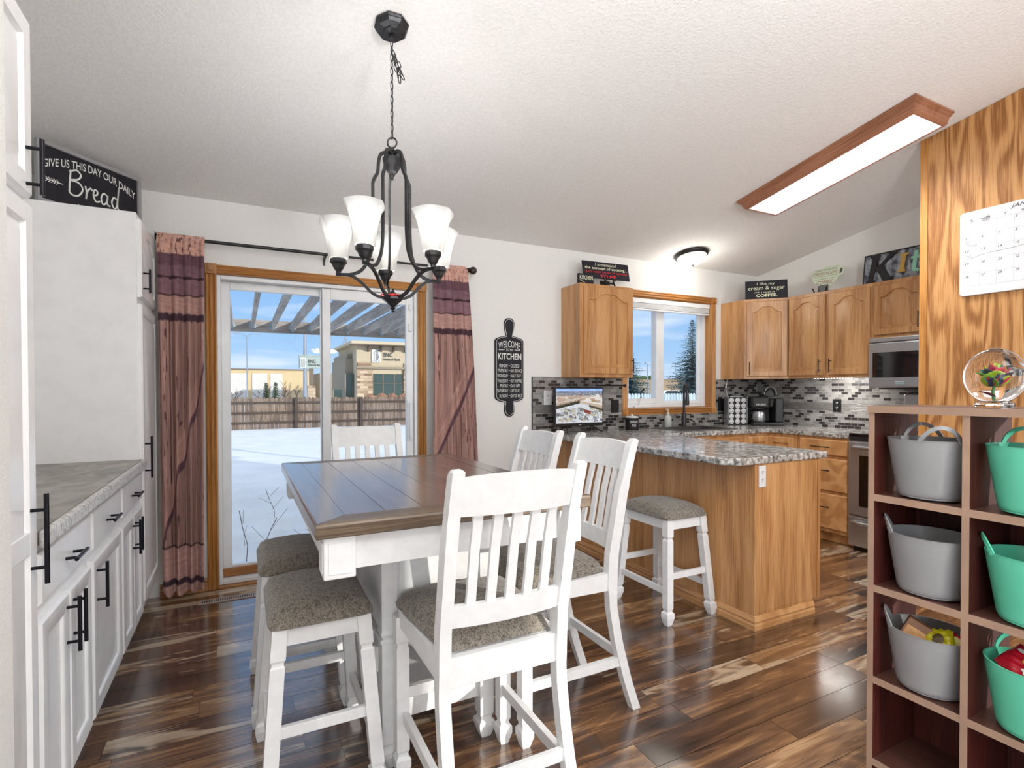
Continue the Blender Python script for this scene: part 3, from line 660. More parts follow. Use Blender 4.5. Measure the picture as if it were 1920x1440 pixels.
mb = MB(); mb.box(-1.07, -0.4605, 1.722, 3.298, 0.869, 0.907, 0.003); obj('top_slab', mb, M['taupe'], t, world=True)
mb = MB(); mb.box(-0.4605, -0.440, 1.722, 3.290, 0.862, 0.9075, 0.007); obj('front_edge', mb, M['edge'], t, world=True)

# bread sign, diagonal on the corner cabinet
A = Vector((-0.874, 3.312, 2.177)); B_ = Vector((-0.516, 3.70, 2.177)); U = (B_-A).normalized(); Vz = Vector((0, 0, 1)); Nn = U.cross(Vz)
Wd = (B_-A).length; H_ = 0.300
s = thing('bread_sign', 'black framed sign reading Give us this day our daily Bread, on the corner cabinet', 'sign', tuple(A))
def plank(mb, O, U, V, u0, u1, v0, v1, n0, n1):
    Nv = U.cross(V); P = lambda a, b_, c: O+U*a+V*b_+Nv*c
    mb.add([P(u0, v0, n0), P(u1, v0, n0), P(u1, v1, n0), P(u0, v1, n0), P(u0, v0, n1), P(u1, v0, n1), P(u1, v1, n1), P(u0, v1, n1)], [(3, 2, 1, 0), (4, 5, 6, 7), (0, 1, 5, 4), (1, 2, 6, 5), (2, 3, 7, 6), (3, 0, 4, 7)])
mb = MB(); plank(mb, A, U, Vz, 0.018, Wd-0.018, 0.018, H_-0.018, -0.006, 0.0); obj('board', mb, M['chalk'], s, world=True)
mb = MB()
for a in ((0, Wd, 0, 0.018), (0, Wd, H_-0.018, H_), (0, 0.018, 0.018, H_-0.018), (Wd-0.018, Wd, 0.018, H_-0.018)): plank(mb, A, U, Vz, a[0], a[1], a[2], a[3], -0.012, 0.012)
obj('frame', mb, M['grayframe'], s, world=True)
text('GIVE US THIS DAY OUR DAILY', A, U, Vz, (0.03, Wd-0.03, 0.226, 0.266), M['ink'], s, arch=0.055, bold=0.01)
def bread(u, v, sx_, sy_): 
    L = [[(0.06, 0.95), (0.04, 0.5), (0.03, 0.1)], [(0.03, 0.85), (0.16, 1.0), (0.24, 0.86), (0.18, 0.66), (0.05, 0.56), (0.2, 0.55), (0.27, 0.35), (0.2, 0.08), (0.09, 0.02), (0.03, 0.1)],
         [(0.32, 0.52), (0.34, 0.3), (0.33, 0.04), (0.36, 0.35), (0.42, 0.5), (0.45, 0.42)], [(0.46, 0.25), (0.54, 0.34), (0.54, 0.48), (0.49, 0.48), (0.47, 0.25), (0.52, 0.06), (0.6, 0.12)],
         [(0.74, 0.42), (0.67, 0.48), (0.62, 0.28), (0.65, 0.05), (0.72, 0.15), (0.75, 0.44), (0.74, 0.12), (0.8, 0.04)], [(0.94, 0.4), (0.87, 0.46), (0.83, 0.24), (0.87, 0.04), (0.93, 0.15), (0.98, 0.95), (0.95, 0.4), (0.95, 0.08), (1.0, 0.02)]]
    return [[(u+a*sx_, v+b_*sy_) for a, b_ in l] for l in L]
strokes(bread(0.14, 0.080, 0.27, 0.135), A, U, Vz, 0.0042, M['ink'], s)
LV = []
for k in range(5):
    for sg in (1, -1): LV.append([(0.10-0.012*k, 0.12), (0.088-0.012*k, 0.12+0.012*sg)]); LV.append([(0.43+0.012*k, 0.075), (0.442+0.012*k, 0.075+0.011*sg)])
strokes(LV+[[(0.04, 0.12), (0.12, 0.12)], [(0.415, 0.075), (0.49, 0.075)]], A, U, Vz, 0.0018, M['ink'], s, sub=1)
text('Matthew 6:11', A, U, Vz, (0.19, 0.34, 0.022, 0.045), M['ink'], s)

# ================================================================ curtain rod and curtains
ry, rz_ = 3.765, 2.175
t = thing('curtain_rod', 'black curtain rod with ball finials above the patio door', 'curtain rod', (0.55, ry, rz_))
mb = MB(); mb.lathe((-0.428, ry, rz_+0.004), [(0.011, 0), (0.011, 0.945)], 12, 'X'); mb.lathe((0.5, ry, rz_+0.004), [(0.0085, 0), (0.0085, 1.04)], 12, 'X'); obj('pole', mb, M['black'], t, world=True, smooth=True)
for xx, sg in ((1.535, 1), (-0.428, -1)):
    mb = MB(); pr = [(0.012, 0), (0.016, 0.004), (0.012, 0.01), (0.019, 0.018), (0.012, 0.026)]+[(max(0.002, 0.03*sin(a)), 0.052-0.03*cos(a)) for a in np.linspace(0.4, pi, 12)]
    mb.lathe((xx, ry, rz_+0.004), [(r_, h*sg) for r_, h in pr] if sg > 0 else [(r_, max(h*sg, -0.024)*1.0) for r_, h in pr], 20, 'X'); obj('finial', mb, plain('dark_walnut_finial', (46, 30, 26), 0.3, coat=0.4) if sg > 0 else M['black'], t, world=True, smooth=True)
for xx in (-0.40, 0.51, 1.50):
    mb = MB(); mb.box(xx-0.008, xx+0.008, YB-0.004, YB, rz_-0.055, rz_+0.03, 0.002); mb.box(xx-0.005, xx+0.005, ry-0.004, YB-0.003, rz_-0.018, rz_-0.008); mb.tube([(xx, ry-0.014, rz_+0.0), (xx, ry, rz_-0.013), (xx, ry+0.014, rz_+0.0)], 0.004, 6); obj('bracket', mb, M['black'], t, world=True)

def fnoise(x, y, seed=0):
    xi, yi = np.floor(x).astype(int), np.floor(y).astype(int); xf, yf = x-xi, y-yi
    def h(a, b_): 
        v = np.sin(a*127.1+b_*311.7+seed*74.7)*43758.5453; return v-np.floor(v)
    u_, v_ = xf*xf*(3-2*xf), yf*yf*(3-2*yf)
    return (h(xi, yi)*(1-u_)+h(xi+1, yi)*u_)*(1-v_)+(h(xi, yi+1)*(1-u_)+h(xi+1, yi+1)*u_)*v_
def curtain_color(u, z, seed, da, db):
    """printed barn-wood pattern: u across the cloth in metres, z height"""
    pw = 0.092; k = np.floor((u+0.02*seed)/pw); f = (u+0.02*seed)/pw-k
    t1 = fnoise(k*7.3+0.5, k*0+3.0, seed); grain = fnoise(u*140, z*5+k*9, seed)*0.5+fnoise(u*420, z*9+k*3, seed+1)*0.3; blotch = fnoise(u*22, z*3.5+k*5, seed+2)
    base = np.stack([0.34+0.17*t1, 0.195+0.105*t1, 0.165+0.095*t1], -1); val = 0.35+1.15*grain+0.25*blotch
    rgb = base*val[..., None]
    chips = (fnoise(u*120, z*18, seed+3) > 0.78) & (blotch > 0.6); rgb = np.where(chips[..., None], np.array([0.12, 0.05, 0.055]), rgb)
    seam = (f < 0.05); rgb = np.where(seam[..., None], np.array([0.035, 0.012, 0.014]), rgb)
    # diagonal brace
    dz = z-(da+db*(u)); m_ = (dz > 0) & (dz < 0.16); g2 = fnoise(dz*110, u*12, seed+4); rgb = np.where(m_[..., None], np.array([0.46, 0.265, 0.225])*(0.7+0.55*g2)[..., None], rgb)
    m_ = (dz <= 0) & (dz > -0.055); rgb = np.where(m_[..., None], np.array([0.12, 0.055, 0.075]), rgb)
    # horizontal boards at top and bottom
    def band(z0, z1, col, rg=1.0):
        nonlocal rgb
        m_ = (z > z0) & (z < z1); g2 = fnoise(z*130, u*14, seed+6)*0.5+fnoise(u*60, z*60, seed+7)*0.3; rgb = np.where(m_[..., None], np.array(col)*(0.6+0.6*g2*rg+0.1)[..., None], rgb)
    band(1.72, 1.83, (0.50, 0.29, 0.25)); band(1.83, 1.935, (0.25, 0.13, 0.155)); band(1.935, 2.01, (0.21, 0.11, 0.14)); band(2.01, 2.08, (0.14, 0.065, 0.085)); band(2.08, 2.3, (0.62, 0.36, 0.29), 1.2)
    band(1.675, 1.72, (0.07, 0.03, 0.045)); band(0.0, 0.33, (0.56, 0.33, 0.29)); band(0.10, 0.135, (0.07, 0.035, 0.055))
    for z0 in (1.83, 1.935, 0.33):
        m_ = (np.abs(z-z0) < 0.006); rgb = np.where(m_[..., None], np.array([0.03, 0.01, 0.015]), rgb)
    k2 = (z > 2.08) & (fnoise(u*70, z*45, seed+8) > 0.8); rgb = np.where(k2[..., None], np.array([0.16, 0.07, 0.06]), rgb)
    return np.clip(rgb, 0, 1)
def curtain(name, label, xt0, xt1, xb0, xb1, zb, seed, da, db, folds, group):
    nu, nv = 240, 240; us_ = np.linspace(0, 1, nu); vs_ = np.linspace(0, 1, nv); Uv, Vv = np.meshgrid(us_, vs_)
    ztop = 2.20; s_ = Vv**0.8; x0 = xt0+(xb0-xt0)*s_; x1 = xt1+(xb1-xt1)*s_
    ph = Uv*folds*2*pi+0.6*np.sin(Uv*7+seed)+0.5*Vv*np.sin(Uv*4+seed); amp = 0.010+0.044*np.minimum(1, Vv*3.0)
    X_ = x0+(x1-x0)*Uv+0.010*np.sin(ph*0.5+1)*Vv*(1-np.abs(2*Uv-1)); fine = 0.006*np.sin(Uv*folds*5*pi)*np.exp(-Vv*9)
    Y_ = 3.742-0.012*(1-np.minimum(1, Vv*20))*0-amp*(0.5+0.5*np.sin(ph))*1.0-0.014*np.maximum(0, 1-Vv*30)*0+fine
    Y_ = np.where(Vv < 0.012, ry-0.012, Y_)
    zbv = zb+0.014*np.sin(Uv*folds*2*pi+1.1); Z_ = ztop-(ztop-zbv)*Vv
    verts = np.stack([X_, Y_, Z_], -1).reshape(-1, 3); fs = []
    for j in range(nv-1):
        for i in range(nu-1): a = j*nu+i; fs.append((a, a+1, a+nu+1, a+nu))
    # back layer above the pole makes the rod pocket
    mb = MB(); mb.v = [tuple(p) for p in verts]; mb.f = fs
    o = obj(name, mb, M['curtain'], None, smooth=False, flip=False)
    for p in o.data.polygons: p.use_smooth = True
    ulen = Uv*(0.62)+0.02*np.sin(ph); rgb = curtain_color(ulen, Z_, seed, da, db)
    ca = o.data.color_attributes.new('Col', 'FLOAT_COLOR', 'POINT'); c4 = np.ones((nu*nv, 4), dtype=np.float32); c4[:, :3] = rgb.reshape(-1, 3); ca.data.foreach_set('color', c4.ravel())
    sm = o.modifiers.new('cloth_thickness', 'SOLIDIFY'); sm.thickness = 0.003; sm.offset = 1
    rehome(o, ((xt0+xt1)/2, 3.76, zb)); tagit(o, label, 'curtain', group); return o
curtain('curtain', 'barn-wood print curtain hanging left of the patio door beside the white cabinet', -0.443, -0.197, -0.425, -0.213, 0.045, 3, 0.32, 1.75, 3.3, 'printed curtains')
curtain('curtain', 'barn-wood print curtain hanging right of the patio door beside the cutting board sign', 1.255, 1.525, 1.235, 1.625, 0.045, 8, 0.72, 1.15, 3.0, 'printed curtains')

# floor register
t = thing('floor_register', 'long brown metal floor vent in front of the patio door', 'vent', (-0.085, 3.62, 0.001))
mb = MB(); mb.box(-0.24, 0.07, 3.580, 3.652, 0.0005, 0.005, 0.001); obj('plate', mb, plain('bronze_vent_metal', (168, 150, 138), 0.5, 0.2), t, world=True)
mb = MB()
for k in range(24): mb.box(-0.222+k*0.0118, -0.2155+k*0.0118, 3.598, 3.636, 0.0051, 0.0056)
obj('slots', mb, M['blackm'], t, world=True)
# ================================================================ kitchen
RZR = -pi/2     # local x -> world -y, local y -> world +x (fronts facing -X)
ZT, TH = 0.907, 0.038
cabinet('wall_cabinet', 'oak wall cabinet with arched door left of the kitchen window', (2.437, YB-0.281, 1.365), 0, 0.548, 0.279, 1.365, 2.131,
    [dict(x=(0.035, 0.532), z=(1.392, 2.108), arch=0.055, fw=0.055, v=(0.515, 1.405, 1.53))], M['oak'], r=0.004)
# diagonal corner wall cabinet
t = thing('wall_cabinet', 'oak diagonal corner wall cabinet with one arched door', 'cabinet', (4.36, 3.56, 1.367))
mb = MB(); mb.prism([(4.36, YB-0.001), (4.36, 3.56), (4.627, 3.283), (XR-0.001, 3.283), (XR-0.001, YB-0.001)], 'Z', 1.367, 2.136); obj('body', mb, M['oak'], t, world=True)
dd = Vector((4.627-4.36, 3.283-3.56, 0)); DL = dd.length; ang = math.atan2(dd.y, dd.x)
mb = door_mesh(0.012, DL-0.012, 0.02, 0.745, arch=0.055, fw=0.052); mb.mat = I4
Rd = Matrix.Rotation(ang, 4, 'Z'); mb.v = [tuple(Rd @ Vector(v)) for v in mb.v]; dr = obj('door', mb, M['oak'], t, smooth=True)
mb = vpull(0.04, 0.035, 0.16, r=0.004); mb.v = [tuple(Rd @ Vector(v)) for v in mb.v]; obj('handle', mb, M['handle'], dr, smooth=True)
ux = 4.617
cabinet('wall_cabinet', 'oak double-door wall cabinet between the corner cabinet and microwave', (ux, 3.281, 1.367), RZR, 0.745, XR-ux-0.002, 1.367, 2.136,
    [dict(x=(0.012, 0.362), z=(1.388, 2.108), arch=0.055, v=(0.325, 1.41, 1.535)), dict(x=(0.392, 0.735), z=(1.388, 2.108), arch=0.055, v=(0.42, 1.41, 1.535))], M['oak'], r=0.004)
cabinet('wall_cabinet', 'short oak wall cabinet above the microwave', (ux, 2.534, 1.675), RZR, 0.775, XR-ux-0.002, 1.675, 2.136,
    [dict(x=(0.02, 0.385), z=(1.70, 2.108), arch=0.05, v=(0.355, 1.735, 1.86)), dict(x=(0.395, 0.76), z=(1.70, 2.108), arch=0.05, v=(0.425, 1.735, 1.86))], M['oak'], r=0.004)
# base cabinets
t = thing('base_cabinet', 'oak peninsula base with plain back panel and baseboard', 'cabinet', (2.65, 2.8, 0))
PX0, PX1, PY0 = 2.388, 2.93, 1.884
mb = MB(); mb.box(PX0+0.001, PX1-0.06, PY0, YB-0.002, 0.002, 0.08); mb.box(PX0+0.001, PX1, PY0, YB-0.002, 0.08, ZT-TH-0.001, 0.002); obj('body', mb, M['oak'], t, world=True)
mb = MB(); mb.box(PX0-0.003, PX0+0.001, PY0, YB-0.002, 0.02, ZT-TH-0.002); mb.box(PX0-0.006, PX0-0.002, 2.955, 2.962, 0.07, ZT-TH-0.002); obj('back_panel', mb, M['oak'], t, world=True)
mb = MB(); mb.box(PX1-0.022, PX1+0.002, PY0-0.004, PY0+0.03, 0.08, ZT-TH-0.002); mb.box(PX0-0.004, PX0+0.006, PY0-0.003, PY0+0.006, 0.07, ZT-TH-0.002); obj('corner_strip', mb, M['oak'], t, world=True)
mb = MB(); hp = [(0, 0), (-0.016, 0), (-0.016, 0.025), (-0.011, 0.034), (-0.014, 0.045), (-0.008, 0.058), (-0.004, 0.068), (0, 0.07)]
mb.loops([[(PX0-0.003+a, PY0-0.003+a, b_) for a, b_ in hp], [(PX0-0.003+a, YB-0.003, b_) for a, b_ in hp]])
mb.loops([[(PX0-0.003+a, PY0-0.003+a, b_) for a, b_ in hp], [(PX1-0.062, PY0-0.003+a, b_) for a, b_ in hp]])
obj('baseboard', mb, M['oakh'], t, world=True)
by = 3.25
t = cabinet('base_cabinet', 'oak sink base cabinet under the kitchen window', (2.94, by, 0), 0, 1.03, YB-by-0.002, 0.09, ZT-TH-0.001,
    [dict(x=(0.03, 0.49), z=(0.70, 0.845), drawer=1, flat=1), dict(x=(0.52, 1.0), z=(0.70, 0.845), drawer=1, flat=1), dict(x=(0.03, 0.49), z=(0.12, 0.67), fw=0.05), dict(x=(0.52, 1.0), z=(0.12, 0.67))], M['oak'], toe=1, dmat=M['oakx'])
t = thing('base_cabinet', 'oak corner base cabinet with a folding pair of panel doors', 'cabinet', (4.13, 3.4, 0))
mb = MB(); mb.prism([(3.972, by), (4.29, by), (4.29, 2.962), (XR-0.001, 2.962), (XR-0.001, YB-0.002), (3.972, YB-0.002)], 'Z', 0.09, ZT-TH-0.001); mb.prism([(3.972, by+0.06), (4.35, by+0.06), (4.35, 2.962), (XR-0.001, 2.962), (XR-0.001, YB-0.002), (3.972, YB-0.002)], 'Z', 0.002, 0.09)
obj('body', mb, M['oak'], t, world=True)
mb = door_mesh(4.02, 4.285, 0.12, 0.84, fw=0.05, yf=-0.018); mb.v = [(a, b_+by, c) for a, b_, c in mb.v]; obj('door', mb, M['oak'], t, world=True, smooth=True)
mb = door_mesh(0.012, 0.265, 0.12, 0.84, fw=0.05, yf=-0.018); Rr = Matrix.Translation((4.29, by, 0)) @ Matrix.Rotation(RZR, 4, 'Z'); mb.v = [tuple(Rr @ Vector(v)) for v in mb.v]; obj('door', mb, M['oak'], t, world=True, smooth=True)
cabinet('base_cabinet', 'oak three-drawer base cabinet left of the range', (4.29, 2.958, 0), RZR, 0.445, XR-4.29-0.002, 0.09, ZT-TH-0.001,
    [dict(x=(0.03, 0.435), z=(0.722, 0.85), drawer=1, flat=1, h=(0.15, 0.31, 0.79)), dict(x=(0.03, 0.435), z=(0.43, 0.695), drawer=1, flat=1, h=(0.15, 0.31, 0.60)), dict(x=(0.03, 0.435), z=(0.12, 0.405), drawer=1, flat=1, h=(0.15, 0.31, 0.30))], M['oak'], toe=1, dmat=M['oakh'], r=0.004)
# continuous U-shaped worktop with a cut-out for the sink
xs = [2.205, 2.27, 2.988, 3.37, 3.965, 4.271, XR-0.011]; ys = [1.873, 1.94, 2.512, 3.227, 3.345, 3.735, YB-0.011]
def inside(i, j):
    x = (xs[i]+xs[i+1])/2; y = (ys[j]+ys[j+1])/2
    if 3.37 < x < 3.965 and 3.345 < y < 3.735: return False
    return x < 2.988 or y > 3.227 or (x > 4.271 and y > 2.512)
mb = MB(); z0, z1 = ZT-TH, ZT
nx, ny = len(xs)-1, len(ys)-1
for i in range(nx):
    for j in range(ny):
        if not inside(i, j): continue
        c = [(xs[i], ys[j]), (xs[i+1], ys[j]), (xs[i+1], ys[j+1]), (xs[i], ys[j+1])]
        if i == 0 and j == 0: c = [(xs[1], ys[0]), (xs[1], ys[1]), (xs[0], ys[1])]
        n = len(c); mb.add([(x, y, z1) for x, y in c], [tuple(range(n))]); mb.add([(x, y, z0) for x, y in c], [tuple(reversed(range(n)))])
        if i == 0 and j == 0: mb.add([(xs[0], ys[1], z0), (xs[1], ys[0], z0), (xs[1], ys[0], z1), (xs[0], ys[1], z1)], [(0, 1, 2, 3)]); continue
        for k, (a, b_) in enumerate(((i, j-1), (i+1, j), (i, j+1), (i-1, j))):
            if not (0 <= a < nx and 0 <= b_ < ny and inside(a, b_)):
                p, q = c[k], c[(k+1) % 4]; mb.add([(p[0], p[1], z0), (q[0], q[1], z0), (q[0], q[1], z1), (p[0], p[1], z1)], [(0, 1, 2, 3)])
o = single('countertop', mb, M['granite'], 'gray granite-look countertop wrapping peninsula, sink and corner', 'countertop', (2.6, 2.8, z0))
bm = bmesh.new(); bm.from_mesh(o.data); bmesh.ops.remove_doubles(bm, verts=bm.verts, dist=1e-5); bmesh.ops.recalc_face_normals(bm, faces=bm.faces); bm.to_mesh(o.data); bm.free()
bv = o.modifiers.new('rolled_edge', 'BEVEL'); bv.width = 0.007; bv.segments = 3; bv.limit_method = 'ANGLE'

# backsplash
BT = 1.366
def mosaic(name, label, mbm, mat, strips, loc):
    t = thing(name, label, 'backsplash', loc); obj('mosaic_tiles', mbm, mat, t, world=True)
    for a in strips: mb = MB(); mb.box(*a); obj('accent_strip', mb, M['wavy'], t, world=True)
    return t
mb = MB(); y0, y1 = YB-0.009, YB-0.001
mb.box(2.152, 3.084, y0, y1, ZT, BT); mb.box(3.084, 4.278, y0, y1, ZT, 1.023); mb.box(4.278, XR-0.009, y0, y1, ZT, BT)
t = mosaic('tile_backsplash', 'gray mosaic tile backsplash around the kitchen window', mb, M['mosx'], [(2.154, 3.082, y0-0.0008, y0+0.001, 1.066, 1.138), (4.28, XR-0.011, y0-0.0008, y0+0.001, 1.066, 1.138)], (3.2, YB, ZT))
mb = MB(); mb.box(2.146, 2.152, YB-0.011, YB-0.001, ZT, BT+0.004); mb.box(2.152, 2.436, YB-0.011, YB-0.001, BT, BT+0.004); obj('edge_trim', mb, M['iron'], t, world=True)
mb = MB(); mb.box(XR-0.009, XR-0.001, 1.752, YB-0.010, ZT, BT); mosaic('tile_backsplash', 'gray mosaic tile backsplash behind the coffee maker and range', mb, M['mosy'], [(XR-0.0098, XR-0.008, 1.76, YB-0.012, 1.066, 1.138)], (XR-0.005, 2.8, ZT))

# microwave
t = thing('microwave', 'stainless over-the-range microwave with dark window', 'microwave', (4.53, 2.13, 1.272))
mb = MB(); mb.box(4.55, XR-0.012, 1.755, 2.508, 1.274, 1.673, 0.004); obj('body', mb, M['steel'], t, world=True)
mb = MB(); mb.box(4.522, 4.55, 1.757, 2.506, 1.276, 1.632, 0.008); dr = obj('door', mb, M['steel'], t, world=True)
mb = MB(); mb.box(4.5195, 4.523, 1.93, 2.475, 1.355, 1.555, 0.002); obj('window', mb, M['darkglass'], dr, world=True)
mb = MB(); mb.box(4.518, 4.524, 2.245, 2.31, 1.298, 1.322, 0.002); obj('latch_plate', mb, M['galv'], dr, world=True)
mb = MB(); mb.box(4.524, 4.55, 1.757, 2.506, 1.636, 1.672, 0.006); obj('vent_grille', mb, M['steel'], t, world=True)
mb = MB(); mb.box(4.60, 4.88, 1.80, 2.47, 1.262, 1.274); obj('underside', mb, M['black'], t, world=True)
# range
t = thing('range', 'stainless electric range with black glass cooktop', 'range', (4.56, 2.13, 0))
mb = MB(); mb.box(4.285, XR-0.012, 1.755, 2.506, 0.03, 0.905, 0.003); obj('body', mb, M['steel'], t, world=True)
mb = MB(); mb.box(4.31, 4.86, 1.77, 2.49, 0.0, 0.03); obj('feet', mb, M['black'], t, world=True)
mb = MB(); mb.box(4.262, 4.86, 1.753, 2.509, 0.895, 0.92, 0.008); obj('cooktop', mb, M['darkglass'], t, world=True)
mb = MB(); mb.box(4.266, 4.285, 1.757, 2.505, 0.862, 0.893, 0.004); obj('front_trim', mb, M['black'], t, world=True)
mb = MB(); mb.box(4.252, 4.285, 1.757, 2.505, 0.285, 0.855, 0.006); dr = obj('oven_door', mb, M['steel'], t, world=True)
mb = MB(); mb.box(4.249, 4.254, 1.84, 2.42, 0.355, 0.75, 0.003); obj('window', mb, M['darkglass'], dr, world=True)
mb = MB(); mb.tube([(4.252, 2.47, 0.81), (4.225, 2.455, 0.815), (4.215, 2.43, 0.815), (4.213, 2.13, 0.815), (4.215, 1.83, 0.815), (4.225, 1.80, 0.815), (4.252, 1.79, 0.81)], 0.016, 12); obj('handle', mb, M['steel'], dr, world=True, smooth=True)
mb = MB(); mb.box(4.254, 4.285, 1.757, 2.505, 0.04, 0.27, 0.006); dw = obj('drawer', mb, M['steel'], t, world=True)
mb = MB(); mb.tube([(4.254, 2.47, 0.225), (4.232, 2.45, 0.228), (4.222, 2.40, 0.228), (4.222, 1.86, 0.228), (4.232, 1.81, 0.228), (4.254, 1.79, 0.225)], 0.014, 12); obj('handle', mb, M['steel'], dw, world=True, smooth=True)
mb = MB(); mb.box(4.83, XR-0.012, 1.757, 2.40, 0.922, 1.225, 0.01); obj('back_guard', mb, M['steel'], t, world=True)
mb = MB(); mb.box(4.824, 4.832, 1.90, 2.26, 1.05, 1.19, 0.003); obj('control_panel', mb, M['darkglass'], t, world=True)
# sink and faucet
t = thing('kitchen_sink', 'dark gray sink set into the countertop under the window', 'sink', (3.67, 3.54, ZT))
mb = MB(); zi = ZT-0.17
outer = [(3.345, 3.325), (3.99, 3.325), (3.99, 3.755), (3.345, 3.755)]; inn = [(3.385, 3.362), (3.95, 3.362), (3.95, 3.70), (3.385, 3.70)]; low = [(3.41, 3.385), (3.925, 3.385), (3.925, 3.68), (3.41, 3.68)]
mb.loops([[(x, y, ZT+0.0005) for x, y in outer], [(x, y, ZT+0.006) for x, y in [(3.349, 3.329), (3.986, 3.329), (3.986, 3.751), (3.349, 3.751)]], [(x, y, ZT+0.006) for x, y in inn], [(x, y, ZT-0.008) for x, y in inn], [(x, y, zi) for x, y in low]], cap0=False)
obj('basin', mb, plain('dark_composite_sink', (62, 62, 62), 0.45, nscale=80, nstr=0.05), t, world=True)
mb = MB(); mb.cyl((3.66, 3.53, zi+0.0005), 0.04, 0.003, seg=20); obj('drain', mb, M['steel'], t, world=True)
t = thing('faucet', 'tall matte black gooseneck kitchen faucet with side lever', 'faucet', (3.735, 3.73, ZT+0.006))
FX, FY = 3.735, 3.728
mb = MB(); mb.lathe((FX, FY, ZT+0.0062), [(0.028, 0), (0.028, 0.008), (0.022, 0.014), (0.022, 0.12), (0.018, 0.13)], 20); obj('base', mb, M['iron'], t, world=True, smooth=True)
mb = MB(); pth = [(FX, FY, ZT+0.12), (FX, FY, ZT+0.30)]+[(FX-0.032*(1-cos(a)), FY-0.052*(1-cos(a)), ZT+0.34+0.075*sin(a)) for a in np.linspace(0, pi, 10)]
mb.tube(pth, 0.0115, 12); obj('spout', mb, M['iron'], t, world=True, smooth=True)
mb = MB(); mb.lathe((FX-0.064, FY-0.104, ZT+0.21), [(0.017, 0), (0.019, 0.02), (0.015, 0.10), (0.012, 0.135)], 14); obj('spray_head', mb, M['iron'], t, world=True, smooth=True)
mb = MB(); mb.lathe((FX+0.015, FY, ZT+0.075), [(0.012, 0), (0.012, 0.04)], 12, 'X'); mb.tube([(FX+0.05, FY, ZT+0.078), (FX+0.08, FY-0.005, ZT+0.07), (FX+0.125, FY-0.01, ZT+0.045)], 0.007, 10); obj('lever', mb, M['iron'], t, world=True, smooth=True)
# soap dispenser
sxp, syp = 3.592, 3.79
t = thing('soap_dispenser', 'frosted glass soap bottle with foaming pump beside the faucet', 'soap bottle', (sxp, syp, ZT))
mb = MB(); mb.lathe((sxp, syp, ZT), [(0.03, 0), (0.034, 0.006), (0.034, 0.095), (0.026, 0.108), (0.014, 0.114), (0.014, 0.122)], 24)
obj('bottle', mb, plain('frosted_glass_bottle', (186, 190, 188), 0.3, nscale=120, nstr=0.2), t, world=True, smooth=True)
mb = MB(); mb.lathe((sxp, syp, ZT+0.123), [(0.016, 0), (0.016, 0.014), (0.007, 0.016), (0.007, 0.04)], 16); mb.box(sxp-0.028, sxp+0.014, syp-0.009, syp+0.009, ZT+0.163, ZT+0.174, 0.003); obj('pump', mb, plain('champagne_pump', (212, 196, 176), 0.35), t, world=True, smooth=True)
# canister
cxn, cyn = 3.085, 3.70
t = thing('canister', 'black enamel canister with white rim for dishwasher pods', 'canister', (cxn, cyn, ZT))
mb = MB(); mb.lathe((cxn, cyn, ZT), [(0.056, 0), (0.058, 0.004), (0.058, 0.108)], 32); obj('jar', mb, M['blackm'], t, world=True, smooth=True)
mb = MB(); mb.lathe((cxn, cyn, ZT+0.1085), [(0.06, 0), (0.06, 0.006), (0.05, 0.011), (0.006, 0.013)], 32); mb.lathe((cxn, cyn, ZT+0.121), [(0.004, 0), (0.009, 0.008), (0.007, 0.014), (0.001, 0.017)], 12); ld = obj('lid', mb, M['ink'], t, world=True, smooth=True)
def text_cyl(s, c, r, z0, z1, a0, width, mat, parent):
    o = text(s, (0, 0, 0), (1, 0, 0), (0, 0, 1), (-width/2, width/2, z0, z1), mat, None, off=0)
    for v in o.data.vertices: a = a0+v.co.x/r; x, z = (r+0.001)*cos(a), v.co.z; v.co = Vector((c[0]+x, c[1]+(r+0.001)*sin(a), z))-MW[parent.name].translation
    o.parent = parent; return o
aa = math.atan2(-cyn, -cxn)+0.35
text_cyl('DISHWASHER', (cxn, cyn), 0.058, ZT+0.062, ZT+0.082, aa, 0.075, M['ink'], t); text_cyl('PODS', (cxn, cyn), 0.058, ZT+0.03, ZT+0.05, aa, 0.036, M['ink'], t)
# television
TY = 3.70
t = thing('television', 'small black flat television on the counter showing an aerial town view', 'television', (2.53, TY, ZT))
mb = MB(); mb.box(2.283, 2.772, TY, TY+0.03, 0.957, 1.283, 0.006); mb.box(2.33, 2.73, TY+0.03, TY+0.055, 0.99, 1.22, 0.01); obj('housing', mb, M['black'], t, world=True)
for xx in (2.40, 2.65):
    mb = MB()
    for dy in (-0.085, 0.10): mb.tube([(xx, TY+0.015, 0.962), (xx+(0.03 if xx > 2.5 else -0.03), TY+dy*0.6, 0.925), (xx+(0.05 if xx > 2.5 else -0.05), TY+dy, ZT+0.006)], 0.006, 8)
    obj('foot', mb, M['black'], t, world=True)
nu, nv = 260, 160; X0, X1, Z0, Z1 = 2.294, 2.760, 0.985, 1.272
Uv, Vv = np.meshgrid(np.linspace(0, 1, nu), np.linspace(1, 0, nv)); V2 = 1-Vv   # V2: 0 at top
c = np.zeros((nv, nu, 3))
def put(m_, col): c[m_] = np.array(lin(col)[:3])
nA = fnoise(Uv*60, V2*90, 1); nB = fnoise(Uv*9, V2*16, 2); nC = fnoise(Uv*140, V2*120, 3)
c[...] = np.array(lin((176, 198, 232))[:3]); m_ = V2 < 0.09; c[m_] = (np.array(lin((150, 184, 236))[:3])[None]*(0.9+0.4*nB[m_][:, None]))
m_ = (V2 >= 0.07) & (V2 < 0.2); c[m_] = np.array(lin((120, 128, 142))[:3])*(0.5+1.5*(nC[m_][:, None] > 0.6)+0.3*nA[m_][:, None])
